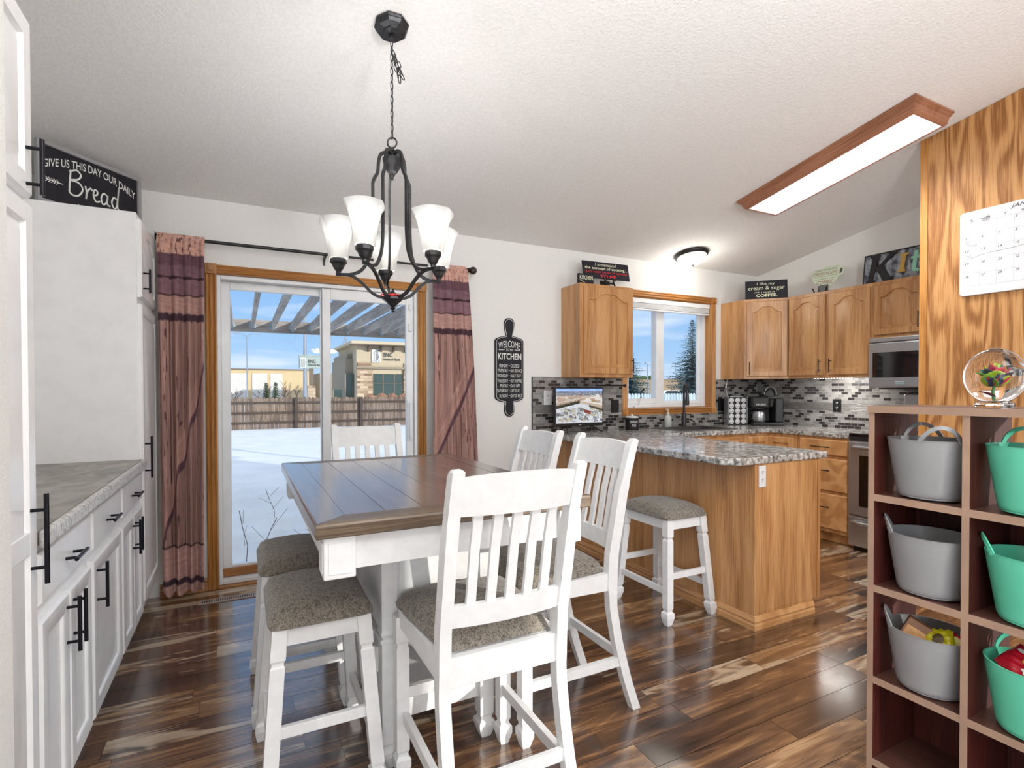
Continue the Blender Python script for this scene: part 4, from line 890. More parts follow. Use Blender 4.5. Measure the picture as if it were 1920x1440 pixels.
m_ = V2 >= 0.2; c[m_] = np.array(lin((186, 164, 146))[:3])*(0.75+0.5*nA[m_][:, None]); m_ = (V2 >= 0.15) & (nB > 0.66) & (V2 < 0.5); c[m_] = np.array(lin((226, 222, 218))[:3])
m_ = (V2 > 0.2) & (V2 < 0.5) & (np.abs(V2-(0.2+0.42*Uv)) < 0.014); put(m_, (206, 200, 192)); m_ = (V2 > 0.2) & (np.abs(V2-(0.42-0.28*Uv)) < 0.012); put(m_, (210, 204, 196)); m_ = (V2 > 0.25) & (np.abs(V2-(0.36+0.28*(Uv-0.4))) < 0.03) & (Uv > 0.4); put(m_, (196, 178, 156))
tree = 0.56-0.16*Uv/0.5; m_ = (Uv < 0.5) & (V2 > tree-0.03-0.05*np.abs(np.sin(Uv*110))) & (V2 < tree+0.04); put(m_, (36, 44, 36))
snow = (V2 > np.where(Uv < 0.5, tree+0.03, 0.40+0.42*(Uv-0.45))); m_ = snow; c[m_] = np.array(lin((228, 234, 242))[:3])*(0.7+0.4*nA[m_][:, None])
for k in range(80):
    a, b_ = rng.rand(), 0.58+0.38*rng.rand(); w1, h1 = 0.015+0.03*rng.rand(), 0.015+0.03*rng.rand(); col = [(186, 178, 148), (164, 178, 188), (132, 136, 142), (196, 190, 168), (112, 114, 120)][k % 5]
    sl = (Uv-a)*0.4; m_ = (np.abs(Uv-a) < w1) & (np.abs(V2-b_-sl) < h1) & snow; put(m_, col)
m_ = (np.abs(Uv-0.66) < 0.08) & (np.abs(V2-0.68-(Uv-0.66)*0.5) < 0.05); put(m_, (132, 58, 50)); m_ = (np.abs(Uv-0.8) < 0.05) & (np.abs(V2-0.36) < 0.03); put(m_, (176, 146, 100)); m_ = (np.abs(Uv-0.52) < 0.012) & (np.abs(V2-0.2) < 0.012); put(m_, (220, 40, 50))
tr2 = 0.5+0.42*(Uv-0.7); m_ = (Uv > 0.7) & (V2 > tr2-0.04*np.abs(np.sin(Uv*130))) & (V2 < tr2+0.035); put(m_, (50, 56, 44)); m_ = (nC > 0.8) & snow; put(m_, (120, 96, 92))
mb = MB(); mb.v = [(X0+(X1-X0)*a, TY-0.0012, Z1-(Z1-Z0)*b_) for a, b_ in zip(Uv.ravel(), V2.ravel())]; mb.f = [(j*nu+i, j*nu+i+1, (j+1)*nu+i+1, (j+1)*nu+i) for j in range(nv-1) for i in range(nu-1)]
o = obj('screen', mb, M['screen'], t, world=True); ca = o.data.color_attributes.new('Col', 'FLOAT_COLOR', 'POINT'); c4 = np.ones((nu*nv, 4), dtype=np.float32); c4[:, :3] = np.clip(c, 0, 1).reshape(-1, 3); ca.data.foreach_set('color', c4.ravel())
text('RCA', (2.53, TY, 0.964), (1, 0, 0), (0, 0, 1), (-0.012, 0.012, 0.0, 0.009), M['ink'], t)
# plates and outlets
def plate(name, label, O, U, w, h, mat, recept=True, slotmat=None, thick=0.006, group=None, dots=False, cat='outlet'):
    U = Vector(U); Vv_ = Vector((0, 0, 1)); t = thing(name, label, cat, O, 0, group)
    mb = MB(); plank(mb, Vector(O), U, Vv_, -w/2, w/2, 0, h, 0.0008, thick); obj('plate', mb, mat, t, world=True)
    if recept:
        for v in (h*0.32, h*0.68):
            mb = MB(); plank(mb, Vector(O), U, Vv_, -w*0.24, w*0.24, v-h*0.13, v+h*0.13, thick, thick+0.0015); r_ = obj('receptacle', mb, mat, t, world=True)
            mb = MB()
            for a in (-0.1, 0.1): plank(mb, Vector(O), U, Vv_, w*a-0.0014, w*a+0.0014, v, v+h*0.075, thick+0.0016, thick+0.002)
            plank(mb, Vector(O), U, Vv_, -0.003, 0.003, v-h*0.075, v-h*0.03, thick+0.0016, thick+0.002); obj('slots', mb, slotmat or M['slot'], r_, world=True)
    if dots:
        mb = MB()
        for v, s_ in ((h*0.62, 0.0045), (h*0.35, 0.0028)): plank(mb, Vector(O), U, Vv_, -s_, s_, v-s_, v+s_, thick, thick+0.001)
        obj('indicator', mb, M['slot'], t, world=True)
    return t
ys_ = YB-0.009
plate('plug_in_device', 'white plug-in device on the tile left of the television', (2.286, ys_, 1.136), (1, 0, 0), 0.078, 0.122, M['plate'], False, thick=0.025, dots=True, cat='plug-in device')
plate('outlet', 'black wall outlet between television and kitchen window', (3.003, ys_, 1.056), (1, 0, 0), 0.085, 0.118, M['black'], True)
plate('outlet', 'black wall outlet between the window and the coffee pod stand', (4.352, ys_, 1.045), (1, 0, 0), 0.085, 0.125, M['black'], True)
plate('outlet', 'black wall outlet right of the coffee maker', (XR-0.009, 2.985, 1.056), (0, -1, 0), 0.075, 0.115, M['black'], True, slotmat=M['plate'])
plate('outlet', 'white outlet on the end of the oak peninsula', (2.440, PY0-0.0005, 0.748), (1, 0, 0), 0.052, 0.112, M['plate'], True)
# under-cabinet paper towel holder
t = thing('paper_towel_holder', 'black paper towel bar mounted under the oak cabinet', 'paper towel holder', (2.83, 3.70, 1.365))
mb = MB(); mb.tube([(2.70, 3.70, 1.364), (2.70, 3.70, 1.305), (2.72, 3.70, 1.30)], 0.008, 8); mb.box(2.685, 2.735, 3.68, 3.72, 1.36, 1.3645); obj('bracket', mb, M['black'], t, world=True)
mb = MB(); mb.lathe((2.69, 3.70, 1.30), [(0.008, 0), (0.008, 0.31)], 12, 'X'); mb.sphere((3.005, 3.70, 1.30), 0.014); obj('bar', mb, M['black'], t, world=True, smooth=True)
# pod stand
ph_ = -0.35; PS = thing('coffee_pod_stand', 'black stand holding fifteen coffee pods in the counter corner', 'coffee pod stand', (4.445, 3.735, ZT), ph_)
mb = MB(); mb.box(-0.105, 0.105, -0.05, 0.05, 0.0, 0.012, 0.004); mb.box(-0.10, 0.10, -0.028, 0.03, 0.012, 0.275, 0.004); obj('rack', mb, M['black'], PS)
mb = MB(); mb.box(-0.106, -0.098, -0.04, 0.04, 0.0, 0.28, 0.002); mb.box(0.098, 0.106, -0.04, 0.04, 0.0, 0.28, 0.002); mb.box(-0.07, 0.07, -0.02, 0.02, 0.278, 0.292, 0.004); obj('chrome_side_rail', mb, M['steel'], PS)
podm = plain('white_foil_pod_lid', (226, 226, 226), 0.35); mpod = Matrix.Translation((4.445, 3.735, ZT)) @ Matrix.Rotation(ph_, 4, 'Z')
for r_ in range(5):
    for c_ in range(3):
        p = mpod @ Vector((-0.064+0.064*c_, -0.032, 0.036+0.053*r_))
        if r_ == 0 and c_ == 0:
            mb = MB(); mb.lathe((0, 0, 0), [(0.020, 0.003), (0.0235, 0.0), (0.0255, -0.004), (0.0255, -0.007), (0.0235, -0.0075), (0.0232, -0.005), (0.001, -0.005)], 22, 'Y')
            pod = obj('coffee_pod', mb, podm, None, smooth=True); pod.rotation_euler = (0, 0, ph_)
            mb = MB(); mb.tube([(-0.014, -0.0065, -0.008), (-0.005, -0.0065, -0.0125), (0.006, -0.0065, -0.0115), (0.014, -0.0065, -0.006)], 0.0016, 6); obj('printed_band', mb, M['slot'], pod)
            tagit(pod, 'round white coffee pod lid in the black pod stand', 'coffee pod', 'coffee pods in the stand'); pod.location = p; pod0 = pod
        else: dup(pod0, p, ph_)
# coffee maker
CM = thing('coffee_maker', 'black pod coffee maker with its lid raised and a carafe', 'coffee maker', (4.665, 3.575, ZT), -0.62)
mb = MB(); mb.box(-0.14, 0.15, -0.12, 0.13, 0.0, 0.03, 0.008); mb.box(0.075, 0.15, -0.10, 0.13, 0.03, 0.27, 0.01); mb.box(-0.14, 0.075, 0.06, 0.13, 0.03, 0.27, 0.01); obj('body', mb, M['black'], CM)
mb = MB(); mb.box(-0.145, 0.02, -0.10, 0.06, 0.175, 0.285, 0.016); obj('brew_housing', mb, M['black'], CM)
text('KEURIG', (-0.062, -0.1005, 0.20), (1, 0, 0), (0, 0, 1), (-0.045, 0.045, 0, 0.016), M['ink'], CM, world=False)
mb = MB(); mb.lathe((0.05, -0.03, 0.185), [(0.04, 0), (0.048, 0.05), (0.05, 0.075)], 20); obj('pod_holder', mb, M['black'], CM, smooth=True)
mb = MB(); mb.box(0.0, 0.10, -0.07, 0.02, 0.26, 0.285, 0.006); arc = [(0.05+0.05*cos(a), -0.01, 0.30+0.075*sin(a)) for a in np.linspace(0, pi, 14)]; mb.tube([(0.10, -0.01, 0.27)]+arc+[(0.0, -0.01, 0.27)], 0.011, 10); mb.lathe((0.05, 0.0, 0.31), [(0.036, 0), (0.04, 0.02)], 20, 'Y'); obj('raised_lid', mb, M['black'], CM, smooth=True)
mb = MB(); arc = [(0.05+0.058*cos(a), -0.025, 0.30+0.083*sin(a)) for a in np.linspace(0.1, pi-0.1, 14)]; mb.tube(arc, 0.006, 8); obj('lid_handle', mb, M['steel'], CM, smooth=True)
mb = MB(); mb.lathe((-0.06, -0.03, 0.032), [(0.055, 0), (0.062, 0.01), (0.062, 0.085), (0.05, 0.105)], 24); obj('carafe', mb, M['steel'], CM, smooth=True)
mb = MB(); mb.lathe((-0.06, -0.03, 0.138), [(0.052, 0), (0.055, 0.012), (0.04, 0.022)], 24); mb.tube([(-0.115, -0.05, 0.135), (-0.15, -0.07, 0.12), (-0.15, -0.07, 0.06), (-0.12, -0.05, 0.05)], 0.008, 8); obj('carafe_lid', mb, M['black'], CM, smooth=True)
# cords
mb = MB(); mb.tube([(4.40, 3.80, 1.366), (4.405, 3.815, 1.31), (4.398, 3.82, 1.27), (4.43, 3.825, 1.21), (4.46, 3.83, 1.10), (4.46, 3.83, 1.02)], 0.003, 6); mb.tube([(4.404, 3.815, 1.325), (4.40, 3.82, 1.275)], 0.007, 8)
single('light_cord', mb, M['plate'], 'thin white lamp cord hanging from the corner wall cabinet', 'cord', (4.40, 3.82, 1.366))
mb = MB(); mb.tube([(4.57, 3.745, 0.955), (4.60, 3.76, 0.975), (4.635, 3.78, 0.98), (4.68, 3.80, 0.95), (4.72, 3.82, ZT+0.003)], 0.0025, 6)
single('appliance_cord', mb, M['plate'], 'short white cord behind the coffee maker', 'cord', (4.6, 3.70, ZT))
t = thing('led_light_strip', 'lit LED strip under the double oak wall cabinet', 'light strip', (4.66, 2.8, 1.365))
mb = MB(); mb.box(4.655, 4.668, 2.70, 3.06, 1.3615, 1.3665); obj('strip', mb, M['plate'], t, world=True)
mb = MB()
for k in range(14): mb.box(4.6555, 4.665, 2.715+k*0.025, 2.722+k*0.025, 1.3585, 1.3612)
obj('diodes', mb, M['led'], t, world=True)
light('under_cabinet_led', 'AREA', (4.68, 2.88, 1.352), 2.2, (1, 0.97, 0.92), shape='RECTANGLE', size=0.35, size_y=0.04, dirv=(0.25, 0, -1))

# ---------------------------------------------------------------- signs
def flat_sign(name, label, O, U, w, h, V=(0, 0, 1), thick=0.008, mat=None, cat='sign'):
    t = thing(name, label, cat, tuple(O)); mb = MB(); plank(mb, Vector(O), Vector(U).normalized(), Vector(V).normalized(), 0, w, 0, h, -thick, 0); obj('board', mb, mat or M['chalk'], t, world=True); return t
# cutting-board wall sign
CX = 1.935; ysn = YB-0.012
half = [(0.0, 1.845), (0.022, 1.842), (0.038, 1.828), (0.047, 1.805), (0.047, 1.785), (0.041, 1.75), (0.033, 1.715), (0.03, 1.700), (0.05, 1.697), (0.085, 1.69), (0.115, 1.678), (0.129, 1.662), (0.129, 1.20), (0.122, 1.188), (0.10, 1.175), (0.07, 1.166), (0.04, 1.162), (0.04, 1.152), (0.045, 1.12), (0.045, 1.09), (0.036, 1.062), (0.018, 1.048), (0.0, 1.045)]
poly = [(CX+a, b_) for a, b_ in half]+[(CX-a, b_) for a, b_ in reversed(half[1:-1])]
t = thing('cutting_board_sign', 'black cutting board sign reading Welcome to my Kitchen', 'sign', (CX, YB-0.006, 1.045))
mb = MB(); mb.prism(poly, 'Y', ysn, YB-0.001); obj('board', mb, M['chalk'], t, world=True)
Oc, Ux, Uz = Vector((CX, ysn, 0)), (1, 0, 0), (0, 0, 1)
ins = [(a*0.90 if a > 0.05 else max(0, a-0.007), (z-1.44)*0.975+1.44+(0.0)) for a, z in half]; line = [(a, z) for a, z in ins]+[(-a, z) for a, z in reversed(ins[:-1])]
strokes([line], Oc, Ux, Uz, 0.0014, M['ink'], t, name='outline', sub=1)
text('WELCOME', Oc, Ux, Uz, (-0.098, 0.098, 1.607, 1.662), M['ink'], t, arch=0.018)
text('TO MY', Oc, Ux, Uz, (-0.032, 0.034, 1.577, 1.597), M['ink'], t); text('KITCHEN', Oc, Ux, Uz, (-0.103, 0.108, 1.508, 1.560), M['ink'], t, bold=0.02)
lv = []
for sg in (-1, 1):
    lv.append([(sg*0.042, 1.587), (sg*0.098, 1.587)])
    for k in range(6): lv += [[(sg*(0.05+0.008*k), 1.587), (sg*(0.056+0.008*k), 1.587+0.005*q)] for q in (1, -1)]
strokes(lv, Oc, Ux, Uz, 0.001, M['ink'], t, name='leaf_ornament', sub=1)
for k, (a, b_, wl, wr) in enumerate((('MONDAY', 'CLOSED', 0.078, 0.078), ('TUESDAY', 'NO SERVICE', 0.09, 0.104), ('WEDNESDAY', 'HALF DAY', 0.096, 0.094), ('THURSDAY', 'OUT SHOPPING', 0.096, 0.104), ('FRIDAY', 'DAY OFF', 0.068, 0.082), ('SATURDAY', 'EAT OUT', 0.097, 0.082), ('SUNDAY', 'DAY OF REST', 0.077, 0.102))):
    z = 1.445-0.0406*k; text(a, Oc, Ux, Uz, (-0.014-wl, -0.014, z, z+0.027), M['ink'], t); text(b_, Oc, Ux, Uz, (0.011, 0.011+wr, z, z+0.027), M['ink'], t)
strokes([[(-0.008, 1.459-0.0406*k), (0.005, 1.459-0.0406*k)] for k in range(7)], Oc, Ux, Uz, 0.0014, M['ink'], t, name='dashes', sub=1)
# signs above the left wall cabinet
zt = 2.131
Vt = Vector((0, 0.20, 1)).normalized(); Ot = Vector((2.545, 3.665, 2.203)); Ut = Vector((1, 0, 0.015)).normalized()
t = flat_sign('cooking_sign', 'black sign with cream and red words about cooking, on an easel', Ot, Ut, 0.485, 0.150, Vt)
text('I understand', Ot, Ut, Vt, (0.13, 0.35, 0.112, 0.140), M['cream'], t, shear=0.15); text('the concept of cooking...', Ot, Ut, Vt, (0.02, 0.465, 0.072, 0.105), M['cream'], t, bold=0.015)
text('JUST NOT HOW IT APPLIES', Ot, Ut, Vt, (0.02, 0.465, 0.043, 0.064), M['red'], t, bold=0.015); text('TO ME', Ot, Ut, Vt, (0.17, 0.34, 0.008, 0.036), M['red'], t, bold=0.03)
t = thing('sign_easel', 'small black easel under the cooking sign', 'easel', (2.79, 3.66, zt))
mb = MB()
for xx in (2.745, 2.835): mb.tube([(xx, 3.62, zt+0.006), (xx, 3.645, zt+0.05), (xx, 3.652, zt+0.09)], 0.007, 8); mb.tube([(xx, 3.62, zt+0.006), (xx, 3.72, zt+0.006)], 0.006, 8); mb.tube([(xx, 3.648, zt+0.055), (xx, 3.618, zt+0.058), (xx, 3.612, zt+0.075)], 0.005, 8)
mb.box(2.74, 2.84, 3.70, 3.712, zt+0.001, zt+0.068, 0.003); mb.box(2.745, 2.835, 3.645, 3.654, zt+0.03, zt+0.045); obj('frame', mb, M['black'], t, world=True)
Oc = Vector((2.447, 3.60, zt+0.001)); t = flat_sign('kitchen_sign', 'tiny black block sign with the word Kitchen', Oc, (1, 0, 0), 0.148, 0.082, thick=0.02)
text('KITCHEN', Oc, (1, 0, 0), (0, 0, 1), (0.012, 0.14, 0.035, 0.068), M['cream'], t, bold=0.01); strokes([[(0.012, 0.03), (0.035, 0.02), (0.06, 0.012)]], Oc, (1, 0, 0), (0, 0, 1), 0.002, M['cream'], t, name='flourish')
# coffee sign on the corner cabinet
a = Vector((4.395, 3.583, 2.137)); b_ = Vector((4.653, 3.315, 2.137)); U = (b_-a).normalized()
Vs = (Vector((0, 0, 1))+0.10*Vector((0.7, 0.7, 0))).normalized()
t = flat_sign('coffee_sign', 'black sign reading I like my cream and sugar, on the corner cabinet', a, U, (b_-a).length, 0.185, Vs, thick=0.012)
w_ = (b_-a).length
text('I like my', a, U, Vs, (w_*0.28, w_*0.70, 0.133, 0.168), M['cream'], t); text('cream & sugar', a, U, Vs, (w_*0.07, w_*0.93, 0.082, 0.13), M['cream'], t); text('with a touch of', a, U, Vs, (w_*0.21, w_*0.70, 0.062, 0.079), M['cream'], t); text('COFFEE.', a, U, Vs, (w_*0.26, w_*0.76, 0.022, 0.053), M['cream'], t, bold=0.03)
# coffee cup sign
U = Vector((0.12, -1, 0)).normalized(); Vs = Vector((0.10, 0, 1)).normalized(); Oq = Vector((4.70, 3.085, 2.185))
cup = [(-0.025, 0.165), (-0.028, 0.12), (-0.015, 0.07), (0.02, 0.035), (0.04, 0.02), (0.04, 0.0), (0.145, 0.0), (0.15, 0.02), (0.19, 0.055), (0.205, 0.085), (0.24, 0.10), (0.258, 0.135), (0.25, 0.165), (0.225, 0.178), (0.205, 0.168), (0.205, 0.19), (0.09, 0.188)]
t = thing('coffee_cup_sign', 'mint green cup-shaped sign with coffee lettering above the cabinets', 'sign', tuple(Oq))
mb = MB(); Nn = U.cross(Vs); mb.loops([[Oq+U*x+Vs*z-Nn*0.006 for x, z in cup], [Oq+U*x+Vs*z for x, z in cup]]); obj('board', mb, plain('mint_painted_metal', (206, 216, 190), 0.5), t, world=True)
mb = MB(); mb.loops([[Oq+U*x+Vs*z+Nn*q for x, z in [(0.213, 0.105), (0.232, 0.125), (0.237, 0.15), (0.222, 0.158), (0.212, 0.135)]] for q in (0.0004, 0.0012)]); obj('handle_hole', mb, M['slot'], t, world=True)
brn = plain('brown_sign_ink', (150, 84, 66), 0.6); grn = plain('green_sign_ink', (104, 110, 92), 0.6)
text('A GOOD MAN CAN MAKE', Oq, U, Vs, (-0.01, 0.19, 0.155, 0.172), grn, t, shear=0.2); text('STRONG IN LOVE', Oq, U, Vs, (-0.018, 0.195, 0.118, 0.145), brn, t, shear=0.2); text('but it is up to the woman', Oq, U, Vs, (-0.012, 0.19, 0.099, 0.112), grn, t, shear=0.2)
text('to make strong', Oq, U, Vs, (0.0, 0.17, 0.075, 0.088), grn, t, shear=0.2); text('COFFEE', Oq, U, Vs, (0.02, 0.16, 0.033, 0.066), brn, t, shear=0.2)
t = thing('sign_easel', 'small black easel under the cup-shaped sign', 'easel', (4.70, 3.01, 2.137))
mb = MB(); mb.box(4.66, 4.73, 2.95, 3.06, 2.138, 2.146, 0.003); mb.tube([(4.665, 3.06, 2.146), (4.66, 3.065, 2.17), (4.655, 3.075, 2.185)], 0.006); mb.tube([(4.665, 2.95, 2.146), (4.66, 2.945, 2.17), (4.655, 2.94, 2.185)], 0.006); mb.box(4.703, 4.712, 2.96, 3.05, 2.146, 2.21, 0.002); obj('frame', mb, M['black'], t, world=True)
# Kit sign, corrugated metal with raised letters
Ok = Vector((4.70, 2.655, 2.138)); U = Vector((0.0, -1, 0)); Vs = Vector((0.13, 0.0, 1)).normalized(); Nn = U.cross(Vs)
t = thing('corrugated_sign', 'corrugated metal kitchen sign with large colored letters', 'sign', tuple(Ok))
mb = MB(); n = 90; Wk = 0.76; Hk = 0.255
cor = [(Wk*i/n, 0.006*sin(2*pi*Wk*i/n/0.055)) for i in range(n+1)]
prof = [(u_, q) for u_, q in cor]+[(u_, q-0.004) for u_, q in reversed(cor)]
mb.loops([[Ok+U*u_+Vs*0.006+Nn*q for u_, q in prof], [Ok+U*u_+Vs*(Hk-0.006)+Nn*q for u_, q in prof]])
m_, tt, bb, oo = newmat('galvanized_corrugated'); n_ = node(tt, 'ShaderNodeTexNoise', Scale=18.0, Detail=4.0); tt.links.new(coords(tt).outputs[0], n_.inputs[0]); r_ = ramp(tt, [(0.38, lin((74, 78, 88))), (0.5, lin((140, 146, 156))), (0.7, lin((186, 192, 200)))], n_.outputs['Fac']); tt.links.new(r_.outputs[0], bb.inputs['Base Color']); bb.inputs['Roughness'].default_value = 0.5; bb.inputs['Metallic'].default_value = 0.2
obj('corrugated_panel', mb, m_, t, world=True, smooth=True)
mb = MB()
for a in ((0, 0.008, 0, Hk), (Wk-0.008, Wk, 0, Hk), (0, Wk, 0, 0.008), (0, Wk, Hk-0.008, Hk)): plank(mb, Ok, U, Vs, a[0], a[1], a[2], a[3], -0.008, 0.008)
obj('edge_frame', mb, M['black'], t, world=True)
def slab_letter(polys, mat, nm):
    mb = MB()
    for p in polys: mb.loops([[Ok+U*a+Vs*b_+Nn*0.008 for a, b_ in p], [Ok+U*a+Vs*b_+Nn*0.016 for a, b_ in p]])
    obj(nm, mb, mat, t, world=True)
slab_letter([[(0.03, 0.01), (0.10, 0.01), (0.10, 0.03), (0.085, 0.035), (0.115, 0.215), (0.13, 0.22), (0.13, 0.24), (0.055, 0.24), (0.055, 0.22), (0.07, 0.215), (0.045, 0.035), (0.03, 0.03)], [(0.095, 0.12), (0.20, 0.225), (0.19, 0.24), (0.26, 0.24), (0.255, 0.225), (0.23, 0.215), (0.155, 0.145), (0.215, 0.04), (0.24, 0.035), (0.24, 0.01), (0.165, 0.01), (0.115, 0.10)]], M['blackm'], 'letter_k')
mu = plain('mustard_paint', (196, 160, 78), 0.5); mi = plain('mint_paint', (150, 212, 188), 0.5)
slab_letter([[(0.265, 0.06), (0.325, 0.06), (0.325, 0.075), (0.312, 0.08), (0.322, 0.19), (0.338, 0.195), (0.338, 0.21), (0.28, 0.21), (0.28, 0.195), (0.292, 0.19), (0.28, 0.08), (0.265, 0.075)]], mu, 'letter_i')
slab_letter([[(0.36, 0.15), (0.375, 0.15), (0.37, 0.06), (0.385, 0.045), (0.42, 0.045), (0.42, 0.065), (0.398, 0.07), (0.402, 0.15), (0.43, 0.15), (0.43, 0.17), (0.404, 0.17), (0.408, 0.215), (0.38, 0.215), (0.377, 0.17), (0.36, 0.17)]], mi, 'letter_t')
# ================================================================ dining table
TX0, TX1, TY0, TY1, TZ = 0.162, 1.006, 1.410, 2.705, 0.920
t = thing('dining_table', 'counter-height table with weathered brown plank top and white pedestal base', 'table', (0.584, 2.06, 0))
bw = 0.085; g = 0.0006; mb = MB(); ins_ = [TX0+bw, TX1-bw]; nP = 6
for k in range(nP):
    xa = ins_[0]+(ins_[1]-ins_[0])*k/nP; xb = ins_[0]+(ins_[1]-ins_[0])*(k+1)/nP; mb.box(xa+g, xb-g, TY0+bw+g, TY1-bw-g, TZ-0.036, TZ-0.0004, 0.0008)
obj('top_planks', mb, M['tabletop'], t, world=True)
def border(pts, nm, mat):
    mb = MB(); cxm = sum(p[0] for p in pts)/4; cym = sum(p[1] for p in pts)/4; sh = lambda k: [(cxm+(p[0]-cxm)*k, cym+(p[1]-cym)*k) for p in pts]
    L = []
    for dz, e in ((-0.040, 0.004), (-0.036, 0.0), (-0.008, 0.0), (-0.002, 0.0025), (0, 0.006)):
        L.append([(p[0]+(e if p[0] == TX0 else (-e if p[0] == TX1 else 0)), p[1]+(e if p[1] == TY0 else (-e if p[1] == TY1 else 0)), TZ+dz) for p in pts])
    mb.loops(L); obj(nm, mb, mat, t, world=True)
a, b_, c, d = TX0, TX1, TY0, TY1
border([(a, c), (b_-0.0005, c), (b_-bw-g, c+bw-g), (a+bw+g, c+bw-g)], 'border_board', M['tableedge']); border([(a, d), (a+bw+g, d-bw+g), (b_-bw-g, d-bw+g), (b_-0.0005, d)], 'border_board', M['tableedge'])
border([(a, c+0.0015), (a+bw-g, c+bw+0.0005), (a+bw-g, d-bw), (a, d-0.0015)], 'border_board', M['tabletop']); border([(b_, c+0.0015), (b_, d-0.0015), (b_-bw+g, d-bw), (b_-bw+g, c+bw+0.0005)], 'border_board', M['tabletop'])
mb = MB(); i_ = 0.036; mb.box(a+i_, b_-i_, c+i_, c+i_+0.02, 0.785, 0.8795); mb.box(a+i_, b_-i_, d-i_-0.02, d-i_, 0.785, 0.8795); mb.box(a+i_, a+i_+0.02, c+i_, d-i_, 0.785, 0.8795); mb.box(b_-i_-0.02, b_-i_, c+i_, d-i_, 0.785, 0.8795)
obj('apron', mb, M['chair'], t, world=True)
for sx_, ex in ((a+0.022, 1), (b_-0.022, -1)):
    for sy_, ey in ((c+0.022, 1), (d-0.022, -1)):
        mb = MB(); mb.box(sx_, sx_+ex*0.082, sy_, sy_+ey*0.082, 0.766, 0.8795, 0.004); mb.box(sx_+ex*0.012, sx_+ex*0.072, sy_-ey*0.003, sy_, 0.78, 0.862, 0.001); mb.box(sx_-ex*0.003, sx_, sy_+ey*0.012, sy_+ey*0.072, 0.78, 0.862, 0.001); obj('corner_block', mb, M['chair'], t, world=True)
px0, px1, py0, py1 = 0.405, 0.805, 1.735, 2.36
mb = MB(); mb.box(px0+0.01, px1-0.01, py0+0.01, py1-0.01, 0.43, 0.8795); mb.box(px0-0.008, px1+0.008, py0-0.008, py1+0.008, 0.425, 0.44, 0.004); mb.box(px0+0.06, px1-0.06, py0+0.006, py0+0.012, 0.47, 0.76, 0.002); obj('storage_box', mb, M['chair'], t, world=True)
SQ = 2**0.5
def sq_leg(mb, p0, p1, r, prof):
    """square turned leg from p0 (floor) to p1: prof = [(t, k)]"""
    p0, p1 = Vector(p0), Vector(p1); sec = [(r*q, r*w) for q, w in ((-1, -1), (1, -1), (1, 1), (-1, 1))]
    L = []
    for t_, k in prof:
        p = p0.lerp(p1, t_); L.append([(p.x+q*k, p.y+w*k, p.z) for q, w in sec])
    mb.loops(L); return mb
for sx_ in (px0+0.024, px1-0.024):
    for sy_ in (py0+0.024, py1-0.024):
        mb = MB(); sq_leg(mb, (sx_, sy_, 0), (sx_, sy_, 0.8795), 0.026, [(0, 0.62), (0.012, 0.8), (0.05, 1.18), (0.066, 1.18), (0.078, 0.8), (0.088, 0.8), (0.1, 1), (0.49, 1), (0.5, 0.86), (0.515, 1.12), (0.53, 1), (1, 1)]); obj('leg', mb, M['chair'], t, world=True)
mb = MB(); mb.box(px0+0.03, px1-0.03, py0+0.03, py1-0.03, 0.185, 0.205); mb.box(px0+0.04, px1-0.04, py0+0.018, py0+0.034, 0.150, 0.212, 0.002); mb.box(px0+0.04, px1-0.04, py1-0.034, py1-0.018, 0.150, 0.212, 0.002); mb.box(px0+0.018, px0+0.034, py0+0.04, py1-0.04, 0.150, 0.212, 0.002); mb.box(px1-0.034, px1-0.018, py0+0.04, py1-0.04, 0.150, 0.212, 0.002); obj('lower_shelf', mb, M['chair'], t, world=True)

